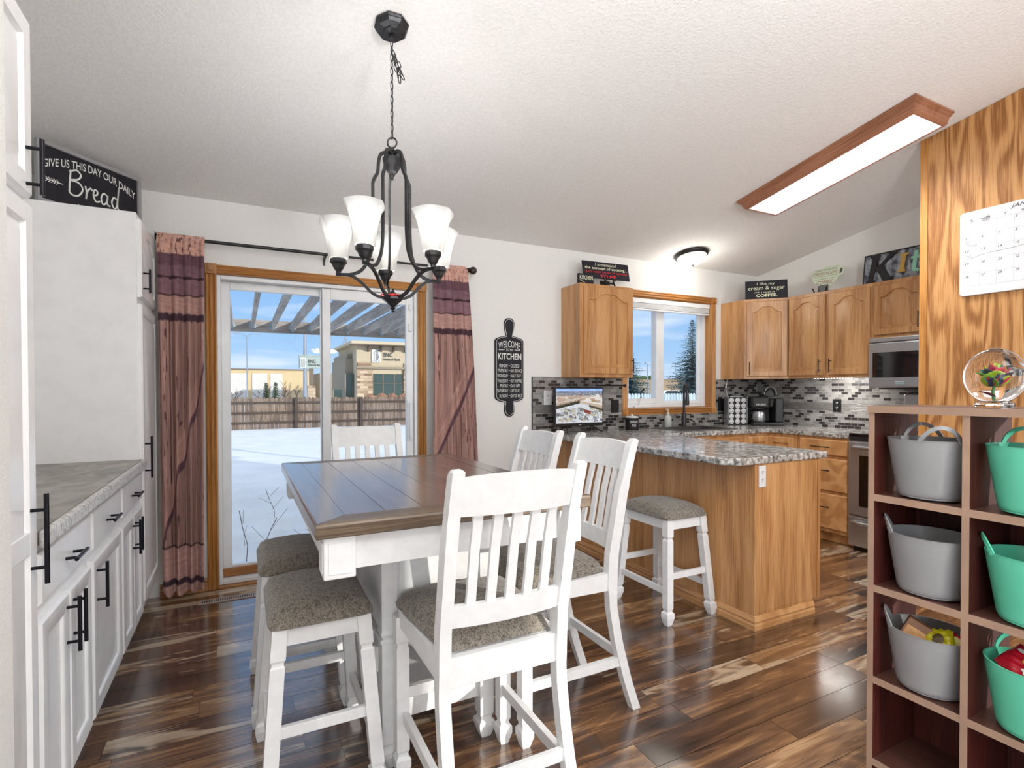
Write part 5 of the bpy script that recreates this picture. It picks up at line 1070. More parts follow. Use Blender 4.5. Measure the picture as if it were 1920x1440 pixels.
# ---------------------------------------------------------------- chairs
CK = [(-0.02, -0.125), (0.0, -0.118), (0.12, -0.075), (0.28, -0.03), (0.42, -0.004), (0.50, 0.0), (0.62, -0.004), (0.74, -0.028), (0.86, -0.050), (0.96, -0.078), (1.03, -0.098), (1.067, -0.110)]
def ck(z):
    for (a, b_), (c, d) in zip(CK, CK[1:]):
        if a <= z <= c: return b_+(d-b_)*(z-a)/(c-a)
    return CK[-1][1]
def cushion(mb, hx0, hx1, y0, y1, z0, h, dome=0.028):
    """hx0 half-width at y0, hx1 at y1"""
    nu, nv = 18, 18; vs = []; fs = []
    def P(u, v):
        y = y0+(y1-y0)*v; hx = hx0+(hx1-hx0)*v; return (-hx+2*hx*u, y)
    for j in range(nv+1):
        for i in range(nu+1):
            u, v = i/nu, j/nv; x, y = P(u, v); e = min(1, min(u, 1-u, v, 1-v)*7); ee = (1-(1-e)**2)**0.5
            cr_ = (max(0, abs(2*u-1)-0.8)/0.2)*(max(0, abs(2*v-1)-0.8)/0.2); k = 1-0.045*cr_
            yc = (y0+y1)/2; vs.append((x*k, yc+(y-yc)*k, z0+0.01+(h-0.01-dome)*ee+dome*ee*(1-((2*u-1)**2)*0.45-((2*v-1)**2)*0.55)+0.0012*sin(i*2.1+j)*0.6))
    T_ = lambda i, j: j*(nu+1)+i
    for j in range(nv):
        for i in range(nu): fs.append((T_(i, j), T_(i+1, j), T_(i+1, j+1), T_(i, j+1)))
    ring = [T_(i, 0) for i in range(nu)]+[T_(nu, j) for j in range(nv)]+[T_(i, nv) for i in range(nu, 0, -1)]+[T_(0, j) for j in range(nv, 0, -1)]
    n0 = len(vs); yc = (y0+y1)/2
    for k_, (dx, z) in enumerate(((1.0, z0+0.004), (0.97, z0))):
        for r_ in ring: v = vs[r_]; vs.append((v[0]*dx, yc+(v[1]-yc)*dx, z))
    n = len(ring)
    for i in range(n):
        j = (i+1) % n; fs.append((ring[i], n0+i, n0+j, ring[j])); fs.append((n0+i, n0+n+i, n0+n+j, n0+j))
    fs.append(tuple(n0+n+i for i in range(n))); mb.add(vs, fs)
ch = thing('dining_chair', 'white slat-back chair with tweed seat, nearest the camera with its back turned', 'chair', (0, 0, 0), 0, 'white counter-height chairs')
RYc, FYc, HX = -0.19, 0.19, 0.178
mb = MB(); cushion(mb, 0.165, 0.205, RYc+0.012, FYc+0.035, 0.556, 0.068); obj('seat', mb, M['fabric'], ch, smooth=True)
mb = MB(); mb.box(-HX, HX, RYc-0.012, RYc+0.012, 0.475, 0.556, 0.002); mb.box(-HX-0.008, HX+0.008, FYc-0.012, FYc+0.012, 0.50, 0.556, 0.002)
for s_ in (-1, 1):
    mb.loops([[(s_*(HX-0.012), RYc, z) for z in (0.49, 0.556)]+[(s_*(HX+0.010), RYc, z) for z in (0.556, 0.49)], [(s_*(HX-0.005), FYc, z) for z in (0.50, 0.556)]+[(s_*(HX+0.017), FYc, z) for z in (0.556, 0.50)]])
mb.box(-0.15, 0.15, RYc+0.02, FYc-0.02, 0.545, 0.556); obj('seat_frame', mb, M['chair'], ch)
for s_ in (-1, 1):
    mb = MB(); zs = list(np.linspace(0, 1.05, 26)); L = []
    for z in zs: d_ = 0.018+0.004*(0.5 < z < 0.9); L.append([(s_*HX-0.0165, RYc+ck(z)-d_, z), (s_*HX+0.0165, RYc+ck(z)-d_, z), (s_*HX+0.0165, RYc+ck(z)+d_, z), (s_*HX-0.0165, RYc+ck(z)+d_, z)])
    for z, k in ((1.062, 0.8), (1.068, 0.45)): L.append([(s_*HX-0.0165*(k+0.15), RYc+ck(1.06)-0.018*k-0.004, z), (s_*HX+0.0165*(k+0.15), RYc+ck(1.06)-0.018*k-0.004, z), (s_*HX+0.0165*(k+0.15), RYc+ck(1.06)+0.012*k, z), (s_*HX-0.0165*(k+0.15), RYc+ck(1.06)+0.012*k, z)])
    mb.loops(L); obj('rear_leg', mb, M['chair'], ch, smooth=True)
    mb = MB(); sq_leg(mb, (s_*(HX+0.006), FYc, 0), (s_*(HX+0.006), FYc, 0.53), 0.0205, [(0, 0.68), (0.015, 0.8), (0.075, 1.2), (0.12, 1.2), (0.14, 0.8), (0.155, 0.8), (0.175, 1), (0.80, 1), (0.815, 0.82), (0.83, 0.82), (0.85, 1.05), (1, 1.05)]); obj('front_leg', mb, M['chair'], ch)
    mb = MB(); mb.loops([[(s_*HX-0.01, RYc+ck(0.2), z) for z in (0.185, 0.22)]+[(s_*HX+0.01, RYc+ck(0.2), z) for z in (0.22, 0.185)], [(s_*HX-0.008, FYc, z) for z in (0.185, 0.22)]+[(s_*HX+0.012, FYc, z) for z in (0.22, 0.185)]]); obj('stretcher', mb, M['chair'], ch)
mb = MB(); mb.box(-HX, HX, FYc-0.010, FYc+0.010, 0.255, 0.292, 0.002); obj('footrest', mb, M['chair'], ch)
mb = MB(); mb.box(-HX, HX, RYc+ck(0.225)-0.009, RYc+ck(0.225)+0.009, 0.21, 0.245, 0.002); obj('stretcher', mb, M['chair'], ch)
mb = MB(); L = []   # curved top rail, slightly arched on top
for k in range(15):
    u = -1+2*k/14; x = u*(HX-0.006); bow = -0.022*(1-u*u); zt_ = 1.044+0.010*(1-u*u); L.append([(x, RYc+ck(0.945)-0.011+bow, 0.945), (x, RYc+ck(0.945)+0.011+bow, 0.945), (x, RYc+ck(zt_)+0.011+bow, zt_), (x, RYc+ck(zt_)-0.011+bow, zt_)])
mb.loops(L); obj('top_rail', mb, M['chair'], ch, smooth=True)
mb = MB(); L = []
for k in range(15):
    u = -1+2*k/14; x = u*(HX-0.006); bow = -0.018*(1-u*u); L.append([(x, RYc+ck(0.645)-0.011+bow, 0.640), (x, RYc+ck(0.645)+0.011+bow, 0.640), (x, RYc+ck(0.70)+0.011+bow, 0.700), (x, RYc+ck(0.70)-0.011+bow, 0.700)])
mb.loops(L); obj('lower_rail', mb, M['chair'], ch, smooth=True)
for q in range(5):
    u = (-0.64+0.32*q); x = u*(HX-0.006); mb = MB(); L = []
    for z in np.linspace(0.695, 0.95, 12): bow = -0.020*(1-u*u); L.append([(x-0.013, RYc+ck(z)-0.006+bow+0.004, z), (x+0.013, RYc+ck(z)-0.006+bow+0.004, z), (x+0.013, RYc+ck(z)+0.006+bow+0.004, z), (x-0.013, RYc+ck(z)+0.006+bow+0.004, z)])
    mb.loops(L); obj('back_slat', mb, M['chair'], ch, smooth=True)
dup(ch, (1.072, 1.818, 0), R90, 'white slat-back chair pulled up to the right side of the table, nearer of two')
dup(ch, (1.045, 2.315, 0), R90, 'white slat-back chair on the right side of the table, nearer the back wall')
dup(ch, (0.635, 2.79, 0), pi, 'white slat-back chair at the far end of the table before the patio door')
ch.location = (0.640, 1.500, 0)
# ---------------------------------------------------------------- stools
st = thing('counter_stool', 'white backless stool with gray tweed seat, near left corner of the table', 'stool', (0, 0, 0), 0, 'white backless stools')
mb = MB(); cushion(mb, 0.155, 0.155, -0.205, 0.205, 0.553, 0.072, 0.034); obj('seat', mb, M['fabric'], st, smooth=True)
tx_, ty_, fx_, fy_ = 0.122, 0.172, 0.162, 0.215
mb = MB(); mb.box(-tx_, tx_, -ty_-0.012, -ty_+0.01, 0.497, 0.553, 0.002); mb.box(-tx_, tx_, ty_-0.01, ty_+0.012, 0.497, 0.553, 0.002); mb.box(-tx_-0.012, -tx_+0.01, -ty_, ty_, 0.497, 0.553, 0.002); mb.box(tx_-0.01, tx_+0.012, -ty_, ty_, 0.497, 0.553, 0.002); mb.box(-tx_, tx_, -ty_, ty_, 0.545, 0.5535); obj('seat_frame', mb, M['chair'], st)
pl_ = [(0, 0.7), (0.012, 0.82), (0.07, 1.2), (0.115, 1.2), (0.13, 0.82), (0.142, 0.82), (0.16, 1), (0.80, 1), (0.812, 0.82), (0.825, 0.82), (0.84, 1.04), (1, 1.04)]
for s_ in (-1, 1):
    for q in (-1, 1): mb = MB(); sq_leg(mb, (s_*fx_, q*fy_, 0), (s_*tx_, q*ty_, 0.553), 0.0205, pl_); obj('leg', mb, M['chair'], st)
def lp(z): k = z/0.553; return fx_+(tx_-fx_)*k, fy_+(ty_-fy_)*k
for s_ in (-1, 1):
    x_, y_ = lp(0.17); mb = MB(); mb.box(s_*x_-0.009, s_*x_+0.009, -y_, y_, 0.153, 0.187, 0.002); obj('stretcher', mb, M['chair'], st)
    x_, y_ = lp(0.25); mb = MB(); mb.box(-x_, x_, s_*y_-0.009, s_*y_+0.009, 0.233, 0.267, 0.002); obj('stretcher', mb, M['chair'], st)
dup(st, (0.205, 2.40, 0), 0.0, 'white backless stool with gray tweed seat, farther along the left table side')
dup(st, (2.183, 2.345, 0), 0.0, 'white backless stool standing against the oak peninsula')
st.location = (0.216, 1.885, 0)

# ================================================================ chandelier
CHX, CHY = 0.562, 2.192; czc = cz(CHY)
t = thing('chandelier', 'five-arm dark bronze chandelier with frosted glass shades hanging on a chain', 'chandelier', (CHX, CHY, czc))
tilt = Matrix.Translation((CHX, CHY, czc)) @ Matrix.Rotation(-math.atan(SL), 4, 'X') @ Matrix.Rotation(0.35, 4, 'Z')
mb = MB(tilt); mb.lathe((0, 0, 0), [(0.070, -0.001), (0.072, -0.008), (0.066, -0.014), (0.068, -0.020), (0.060, -0.030), (0.036, -0.034), (0.034, -0.040), (0.012, -0.042)], 8); obj('canopy', mb, M['iron'], t, world=True)
mb = MB(); mb.lathe((CHX, CHY, czc-0.062), [(0.006, 0), (0.012, 0.005), (0.012, 0.018), (0.007, 0.025)], 12)
RG = 2.287
def link(mb, c, ax, L=0.036, w=0.011, r=0.0019, tiltv=None):
    pts = []
    for k in range(14):
        a = 2*pi*k/14; x = w*cos(a)*0.5*1.0; z = L/2*sin(a); p = Vector((x*cos(ax), x*sin(ax), z))
        if tiltv is not None: p = tiltv @ p
        pts.append(Vector(c)+p)
    mb.tube(pts, r, 6, closed=True, upv=(0.3, 0.8, 0.1))
z = czc-0.075; k = 0
while z > RG+0.025: link(mb, (CHX, CHY, z), (k % 2)*pi/2+0.4); z -= 0.029; k += 1
rr = random.Random(3); pc = Vector((CHX+0.004, CHY, czc-0.115)); 
loop_pts = [Vector((0.004, 0, 0)), Vector((0.014, 0, -0.02)), Vector((0.026, 0, -0.045)), Vector((0.034, 0.004, -0.07)), Vector((0.040, 0.004, -0.092)), Vector((0.030, 0.006, -0.104)), Vector((0.022, 0.004, -0.085)), Vector((0.014, 0.004, -0.062)), Vector((0.010, -0.004, -0.04)), Vector((0.018, -0.004, -0.058)), Vector((0.026, -0.006, -0.075)), Vector((0.006, -0.003, -0.03))]
for q, p in enumerate(loop_pts):
    d_ = Matrix.Rotation(-0.35+rr.uniform(-0.3, 0.3), 3, 'Y') @ Matrix.Rotation(rr.uniform(-0.4, 0.4), 3, 'X'); link(mb, pc+Vector((p.x*cos(YAW), -p.x*sin(YAW)+p.y, p.z)), q*1.3, tiltv=d_)
obj('chain', mb, M['iron'], t, world=True, smooth=True)
rdir = Vector((cos(YAW), -sin(YAW), 0)); fdir = Vector((sin(YAW), cos(YAW), 0))
mb = MB(); mb.tube([Vector((CHX, CHY, RG))+rdir*(0.019*cos(2*pi*q/24))+Vector((0, 0, 0.021*sin(2*pi*q/24))) for q in range(24)], 0.0036, 8, closed=True, upv=tuple(fdir)); obj('hanging_ring', mb, M['iron'], t, world=True, smooth=True)
mb = MB(); mb.lathe((CHX, CHY, 2.13), [(0.0015, 0.0), (0.007, 0.006), (0.004, 0.012), (0.009, 0.018), (0.012, 0.026), (0.022, 0.036), (0.034, 0.058), (0.040, 0.078), (0.040, 0.090), (0.035, 0.094), (0.012, 0.100), (0.010, 0.118), (0.014, 0.122), (0.008, 0.137)], 8); obj('top_cap', mb, M['iron'], t, world=True)
sec = [(-0.006, -0.0045), (0.006, -0.0045), (0.006, 0.0045), (-0.006, 0.0045)]
for q, phd in enumerate((-177, -105, -33, 39, 111)):
    a = radians(phd); dv = rdir*cos(a)+fdir*sin(a); P = lambda r_, z: Vector((CHX, CHY, z))+dv*r_; side = Vector((-dv.y, dv.x, 0))
    def smooth(pts, n=5):
        out = []
        for i in range(len(pts)-1):
            p0, p1, p2, p3 = [Vector(pts[min(max(i+k, 0), len(pts)-1)]+(0,)) for k in (-1, 0, 1, 2)]
            for k in range(n): s_ = k/n; out.append(0.5*((2*p1)+(-p0+p2)*s_+(2*p0-5*p1+4*p2-p3)*s_*s_+(-p0+3*p1-3*p2+p3)*s_**3))
        out.append(Vector(pts[-1]+(0,))); return [P(o_.x, o_.y) for o_ in out]
    arm = smooth([(0.012, 2.238), (0.03, 2.246), (0.048, 2.236), (0.056, 2.205), (0.060, 2.165), (0.074, 2.138), (0.080, 2.12)])+smooth([(0.080, 2.11), (0.080, 2.0), (0.081, 1.90), (0.092, 1.82), (0.125, 1.762), (0.165, 1.742), (0.205, 1.740), (0.232, 1.740)])
    low = smooth([(0.228, 1.739), (0.19, 1.739), (0.155, 1.728), (0.12, 1.70), (0.085, 1.665), (0.05, 1.648), (0.018, 1.646)])
    mb = MB(); mb.sweep(arm, sec, upv=tuple(side)); mb.sweep(low, sec, upv=tuple(side)); ar = obj('arm', mb, M['iron'], t, world=True)
    c = P(0.222, 0); c0 = Vector((c.x, c.y, 1.744)); r0_ = a*0+0.39+math.atan2(dv.y, dv.x)
    mb = MB(); mb.lathe(c0, [(0.010, 0.0), (0.010, 0.008), (0.013, 0.012), (0.020, 0.022), (0.026, 0.036), (0.034, 0.044), (0.034, 0.058), (0.031, 0.062)], 8, rot0=r0_); obj('shade_holder', mb, M['iron'], ar, world=True)
    pr = [(0.030, 0.060), (0.032, 0.085), (0.035, 0.12), (0.041, 0.16), (0.049, 0.195), (0.058, 0.222)]
    ro = [(r_*1.33, h) for r_, h in pr]; ri = [(r_*1.33-0.0028, h) for r_, h in reversed(pr)]
    mb = MB(); L = []
    for r_, h in ro+ri:
        l = []
        for i in range(32):
            an = 2*pi*i/32; m4 = (abs(cos(an))**7+abs(sin(an))**7)**(-1/7); z_ = h+(0.006*(m4-1)/0.19 if h > 0.2 else 0)*-1+0; w_ = an+r0_; l.append((c0.x+r_*m4*0.93*cos(w_), c0.y+r_*m4*0.93*sin(w_), c0.z+z_))
        L.append(l)
    mb.loops(L, False, False); obj('glass_shade', mb, M['shade'], ar, world=True, smooth=True)
    mb = MB(); mb.lathe(c0, [(0.012, 0.062), (0.013, 0.085), (0.022, 0.10), (0.029, 0.125), (0.026, 0.148), (0.012, 0.160), (0.001, 0.162)], 16); obj('bulb', mb, M['bulb'], ar, world=True, smooth=True)
    light('chandelier_bulb_light', 'POINT', (c0.x, c0.y, c0.z+0.185), 1.2, (0.99, 0.99, 1), shadow_soft_size=0.02)
mb = MB(); mb.lathe((CHX, CHY, 1.585), [(0.001, 0), (0.008, 0.004), (0.005, 0.010), (0.012, 0.016), (0.008, 0.022), (0.018, 0.032), (0.034, 0.046), (0.042, 0.052), (0.042, 0.060), (0.022, 0.064), (0.014, 0.070), (0.014, 0.078), (0.009, 0.084), (0.004, 0.092), (0.006, 0.097), (0.001, 0.100)], 8, rot0=0.3); obj('hub', mb, M['iron'], t, world=True)
t = thing('red_ribbon', 'small red ribbon tied around the chandelier hub', 'ribbon', (CHX, CHY, 1.648))
mb = MB(); mb.tube([Vector((CHX, CHY, 1.655))+Vector((0.026*cos(2*pi*q/16), 0.026*sin(2*pi*q/16), 0)) for q in range(16)], 0.0035, 6, closed=True)
for s_ in (-1, 1): mb.sphere(Vector((CHX, CHY, 1.651))-fdir*0.032+rdir*(0.012*s_-0.01), 0.009, 10, 6, sz=0.7)
mb.tube([Vector((CHX, CHY, 1.653))-rdir*0.02-fdir*0.02, Vector((CHX, CHY, 1.657))-rdir*0.04-fdir*0.02, Vector((CHX, CHY, 1.648))-rdir*0.047-fdir*0.02], 0.003, 6); obj('loop', mb, M['red'], t, world=True, smooth=True)

# ================================================================ ceiling lamps
t = thing('ceiling_lamp', 'long fluorescent ceiling lamp with carved oak frame', 'ceiling lamp', (3.5, 2.18, cz(2.18)-0.0005)); t.rotation_euler = (-math.atan(SL), 0, 0)
hw, hl = 0.207, 0.60
pr = [(0.0, 0.0), (0.0, -0.012), (-0.010, -0.018), (-0.010, -0.026), (-0.022, -0.034), (-0.026, -0.048), (-0.030, -0.056), (-0.030, -0.066), (-0.042, -0.078), (-0.050, -0.080), (-0.050, -0.074), (-0.055, -0.070), (-0.055, 0.0)]
for (ax, s_) in (('x', 1), ('x', -1), ('y', 1), ('y', -1)):
    mb = MB()
    if ax == 'x': L = [[(s_*(hw+o_), e*(hl+o_), z) for o_, z in pr] for e in (-1, 1)]
    else: L = [[(e*(hw+o_), s_*(hl+o_), z) for o_, z in pr] for e in (-1, 1)]
    mb.loops(L); obj('frame_side', mb, M['lampwood'], t)
mb = MB(); mb.box(-hw+0.052, hw-0.052, -hl+0.052, hl-0.052, -0.074, -0.068); obj('diffuser', mb, M['tube'], t)
cl = light('fluorescent_light', 'AREA', (3.5, 2.18, cz(2.18)-0.09), 12, (0.96, 0.98, 1), shape='RECTANGLE', size=0.30, size_y=1.08, spread=radians(115)); cl.rotation_euler = (-math.atan(SL), 0, 0)
dx_, dy_ = 3.69, 3.60
t = thing('dome_lamp', 'round dome ceiling lamp over the sink with bronze rim and finial', 'ceiling lamp', (dx_, dy_, cz(dy_)-0.0005)); t.rotation_euler = (-math.atan(SL), 0, 0)
mb = MB(); mb.lathe((0, 0, 0), [(0.150, 0), (0.155, -0.010), (0.150, -0.022), (0.140, -0.030), (0.134, -0.034), (0.130, -0.030)], 40); obj('rim', mb, M['iron'], t, smooth=True)
mb = MB(); mb.lathe((0, 0, 0), [(0.131, -0.031), (0.124, -0.050), (0.105, -0.072), (0.075, -0.090), (0.04, -0.101), (0.012, -0.105)], 40); obj('glass_dome', mb, M['dome'], t, smooth=True)
mb = MB(); mb.lathe((0, 0, 0), [(0.012, -0.104), (0.018, -0.108), (0.010, -0.114), (0.013, -0.120), (0.008, -0.128), (0.001, -0.134)], 14); obj('finial', mb, M['iron'], t, smooth=True)
light('dome_light', 'POINT', (dx_, dy_-0.02, cz(dy_)-0.16), 4, (1, 0.97, 0.88), shadow_soft_size=0.08)

# ================================================================ plywood partition, whiteboard
PXX = 3.857
def slope_panel(mb, x0, x1, y0, y1):
    mb.add([(x0, y0, 0), (x1, y0, 0), (x1, y1, 0), (x0, y1, 0), (x0, y0, cz(y0)-0.002), (x1, y0, cz(y0)-0.002), (x1, y1, cz(y1)-0.002), (x0, y1, cz(y1)-0.002)], [(3, 2, 1, 0), (4, 5, 6, 7), (0, 1, 5, 4), (1, 2, 6, 5), (2, 3, 7, 6), (3, 0, 4, 7)])
t = thing('plywood_partition', 'tall oak plywood partition reaching the ceiling at the right edge', 'partition', (3.87, 0.9, 0))
mb = MB(); slope_panel(mb, PXX, PXX+0.03, -0.1, 1.790); obj('panel', mb, M['ply'], t, world=True)
mb = MB(); slope_panel(mb, PXX-0.005, PXX+0.035, 1.790, 1.831); obj('edge_strip', mb, M['oaktrimz'], t, world=True)
WO = Vector((PXX-0.014, 1.616, 1.815)); WU = Vector((0, -1, 0)); WV = Vector((0, 0, 1)); WW, WH = 0.62, 0.495
t = thing('whiteboard_calendar', 'white dry-erase January calendar hanging on the plywood partition', 'calendar', tuple(WO))
def rrect(u0, u1, v0, v1, r):
    out = []
    for cx_, cy_, a0 in ((u1-r, v1-r, 0), (u0+r, v1-r, pi/2), (u0+r, v0+r, pi), (u1-r, v0+r, 3*pi/2)):
        for k in range(6): a = a0+k*pi/10; out.append((cx_+r*cos(a), cy_+r*sin(a)))
    return out
P3 = lambda O, U, V, uv, n: Vector(O)+Vector(U)*uv[0]+Vector(V)*uv[1]+Vector(U).cross(Vector(V))*n
mb = MB(); o1 = rrect(0, WW, 0, WH, 0.02); o2 = rrect(0.003, WW-0.003, 0.003, WH-0.003, 0.018); mb.loops([[P3(WO, WU, WV, p, -0.013) for p in o1], [P3(WO, WU, WV, p, -0.003) for p in o1], [P3(WO, WU, WV, p, 0) for p in o2]]); obj('board', mb, M['plate'], t, world=True)
gray = plain('faint_gray_print', (176, 178, 182), 0.6); pen = plain('dark_marker_ink', (72, 74, 82), 0.6)
cu = [0.022+0.0765*k for k in range(8)]; rv = [0.425-0.0745*k for k in range(6)]
strokes([[(c_, rv[0]), (c_, rv[-1])] for c_ in cu]+[[(cu[0], r_), (cu[-1], r_)] for r_ in rv], WO, WU, WV, 0.0006, gray, t, name='grid', sub=1)
for k, s_ in enumerate('SMTWTFS'): text(s_, WO, WU, WV, (cu[k]+0.03, cu[k]+0.044, 0.432, 0.447), pen, t, name='weekday')
text('JAN', WO, WU, WV, (0.235, 0.305, 0.455, 0.482), pen, t, name='month', shear=0.3)
for r_ in range(5):
    for k in range(7):
        n_ = r_*7+k-2
        if 1 <= n_ <= 31 and (n_ <= 2 or True): text(str(n_), WO, WU, WV, (cu[k]+0.006, cu[k]+0.006+0.009*len(str(n_)), rv[r_]-0.020, rv[r_]-0.006), pen, t, name='date', shear=0.2)
def scr(u, v, w, n, sd):
    r_ = random.Random(sd); return [(u+w*i/n, v+r_.uniform(-0.004, 0.004)) for i in range(n+1)]
strokes([scr(0.028, 0.318, 0.03, 6, 1), scr(0.034, 0.303, 0.026, 6, 2), scr(0.05, 0.292, 0.034, 8, 3), scr(0.028, 0.236, 0.03, 6, 4), scr(0.03, 0.220, 0.05, 9, 5), [(0.082, 0.225), (0.14, 0.236), (0.22, 0.238), (0.33, 0.247), (0.5, 0.25)]], WO, WU, WV, 0.0008, pen, t, name='handwriting', sub=3)
mb = MB(); mb.lathe((PXX-0.0275, 1.502, 2.272), [(0.019, 0), (0.021, 0.003), (0.021, 0.009), (0.018, 0.0125)], 28, 'X'); single('magnet', mb, plain('clear_plastic_magnet', (222, 224, 226), 0.12, coat=0.8), 'round clear magnet on the whiteboard calendar', 'magnet', (PXX-0.02, 1.502, 2.272), smooth=True)

# ================================================================ bookcase with tubs
BX0, BX1 = 1.84, 2.098
t = thing('cube_bookcase', 'dark mahogany cube bookcase with open cells in the right foreground', 'bookcase', (1.97, 0.62, 0))
ups = [(1.0, 1.018), (0.745, 0.763), (0.488, 0.506), (0.231, 0.249)]; SZ = [1.205, 0.918, 0.619, 0.317, 0.045]
for a, b_ in ups:
    mb = MB(); mb.box(BX0+0.002, BX1, a, b_, 0.0, 1.184); u_ = obj('upright', mb, M['maho'], t, world=True)
    mb = MB(); mb.box(BX0, BX0+0.002, a, b_, 0.0, 1.184); obj('edge_band', mb, M['mahoedge'], u_, world=True)
mb = MB(); mb.box(BX0-0.002, BX1, 0.229, 1.020, 1.1845, 1.207, 0.001); u_ = obj('top_board', mb, M['mahoshelf'], t, world=True)
mb = MB(); mb.box(BX0-0.004, BX0-0.002, 0.229, 1.020, 1.1845, 1.207); obj('edge_band', mb, M['mahoedge'], u_, world=True)
for z in SZ[1:]:
    for k in range(3):
        y1, y0 = ups[k][0], ups[k+1][1]; mb = MB(); mb.box(BX0+0.004, BX1-0.004, y0, y1, z-0.022, z); u_ = obj('shelf', mb, M['mahoshelf'], t, world=True)
        mb = MB(); mb.box(BX0+0.0015, BX0+0.004, y0, y1, z-0.022, z); obj('edge_band', mb, M['mahoedge'], u_, world=True)
mb = MB(); mb.box(BX1-0.004, BX1-0.001, 0.249, 1.0, 0.02, 0.317-0.022); mb.box(BX1-0.004, BX1-0.001, 0.249, 1.0, 0.62, 0.896); obj('back_panel', mb, M['maho'], t, world=True)
mb = MB(); mb.box(BX0+0.02, BX0+0.032, 0.249, 1.0, 0.0, 0.023); obj('plinth', mb, M['maho'], t, world=True)
def tub(name, label, mat, loc, rz, group, turn):
    t = thing(name, label, 'tub', loc, rz, group); H_ = 0.185; mb = MB()
    bx, by_, txx, tyy = 0.080, 0.086, 0.104, 0.116
    L = []
    for k in range(37):
        s_ = k/36; z = 0.0+H_*s_; rg = 0.0007*(1 if (k % 2) else 0)*(1 if 3 < k < 33 else 0); e = 0.02*max(0, (0.08-s_)/0.08)**2*0.5*2
        L.append([((bx+(txx-bx)*s_+rg-e)*cos(2*pi*i/48), (by_+(tyy-by_)*s_+rg-e)*sin(2*pi*i/48), z) for i in range(48)])
    for s_, w_ in ((1.012, 0.001), (1.012, -0.003)): L.append([((txx+w_)*cos(2*pi*i/48), (tyy+w_)*sin(2*pi*i/48), H_*s_) for i in range(48)])
    for k in range(8):
        s_ = 1-k/7*0.98; L.append([((bx+(txx-bx)*s_-0.003)*cos(2*pi*i/48), (by_+(tyy-by_)*s_-0.003)*sin(2*pi*i/48), H_*s_+0.002) for i in range(48)])
    mb.loops(L); obj('body', mb, mat, t, smooth=True)
    for q in (-1, 1):
        a0 = (0 if q > 0 else pi)+turn; pts = []
        for k in range(15):
            u = k/14; an = a0+(u-0.5)*0.95; hh = sin(pi*u)**0.8*0.047; fl = 1+0.30*hh/0.05*0.2; pts.append(((txx-0.001)*fl*cos(an), (tyy-0.001)*fl*sin(an), H_-0.004+hh))
        mb = MB(); mb.sweep(pts, [(-0.002, -0.006), (0.002, -0.006), (0.002, 0.006), (-0.002, 0.006)], upv=(0, 0, 1)); obj('handle', mb, mat, t, smooth=True)
    return t
bxc = 1.928
tub('storage_tub', 'gray plastic tub on the top left shelf of the bookcase', M['tubg'], (bxc, 0.880, SZ[1]+0.0005), 0.0, 'gray tubs in the bookcase', 0.6)
tub('storage_tub', 'gray plastic tub on the second shelf holding a green ribbon', M['tubg'], (bxc, 0.878, SZ[2]+0.0005), 0.0, 'gray tubs in the bookcase', 2.0)
tub('storage_tub', 'gray plastic tub on the third shelf filled with snack packages', M['tubg'], (bxc, 0.878, SZ[3]+0.0005), 0.0, 'gray tubs in the bookcase', 2.0)
tub('storage_tub', 'turquoise plastic tub on the top shelf at the right edge', M['tubt'], (bxc, 0.622, SZ[1]+0.0005), 0.0, 'turquoise tubs in the bookcase', 0.6)
tub('storage_tub', 'turquoise plastic tub on the second shelf, empty, with handle to the left', M['tubt'], (bxc, 0.622, SZ[2]+0.0005), 0.0, 'turquoise tubs in the bookcase', 2.0)
tub('storage_tub', 'turquoise plastic tub on the third shelf with a red snack bag', M['tubt'], (bxc, 0.622, SZ[3]+0.0005), 0.0, 'turquoise tubs in the bookcase', 0.75)
def bag(name, label, mat, c, w, h, th, R, patches=()):
    t = thing(name, label, 'snack bag', c); nu, nv = 22, 22; vs = []; fs = []; r_ = np.random.RandomState(int(c[1]*1000))
    for side in (1, -1):
        for j in range(nv+1):
            for i in range(nu+1):
                u, v = i/nu*2-1, j/nv*2-1; e = max(0, (1-abs(u)**3)*(1-abs(v)**2.2)); cr_ = 0.0022*sin(9*u+3*v)+0.002*sin(14*v-5*u)
                vs.append(R @ Vector((u*w/2*(1-0.05*abs(v)), side*(th/2*e**0.6+0.0004+cr_*e), v*h/2+0.003*sin(u*12)*(abs(v) > 0.95))))
    n = (nu+1)*(nv+1)
    for s_ in range(2):
        for j in range(nv):
            for i in range(nu): a = s_*n+j*(nu+1)+i; fs.append((a, a+1, a+nu+2, a+nu+1))
    mb = MB(Matrix.Translation(c)); mb.add(vs, fs); obj('pouch', mb, mat, t, world=True, smooth=True)
    for nm, m2, (u0, v0), (ru, rv_) in patches:
        vv = [R @ Vector(((u0)*w/2, -(th/2+0.003)*(max(0, 1-abs(u0)**3)*(1-abs(v0)**2.2))**0.6-0.0015, v0*h/2))]; ff = []
        for k in range(20):
            u = u0+ru*cos(2*pi*k/20)*(1+0.12*sin(3*k)); v = v0+rv_*sin(2*pi*k/20); e = max(0, (1-min(1, abs(u))**3)*(1-min(1, abs(v))**2.2)); vv.append(R @ Vector((u*w/2*(1-0.05*abs(v)), -(th/2*e**0.6)-0.0035, v*h/2)))
        for k in range(20): ff.append((0, 1+k, 1+(k+1) % 20))
        mb = MB(Matrix.Translation(c)); mb.add(vv, ff); obj(nm, mb, m2, t, world=True)
    return t
foilr = plain('red_snack_foil', (206, 30, 52), 0.25, coat=0.4); foily = plain('yellow_snack_foil', (208, 196, 30), 0.25, coat=0.4); foild = plain('brown_snack_foil', (92, 74, 40), 0.3, coat=0.4)
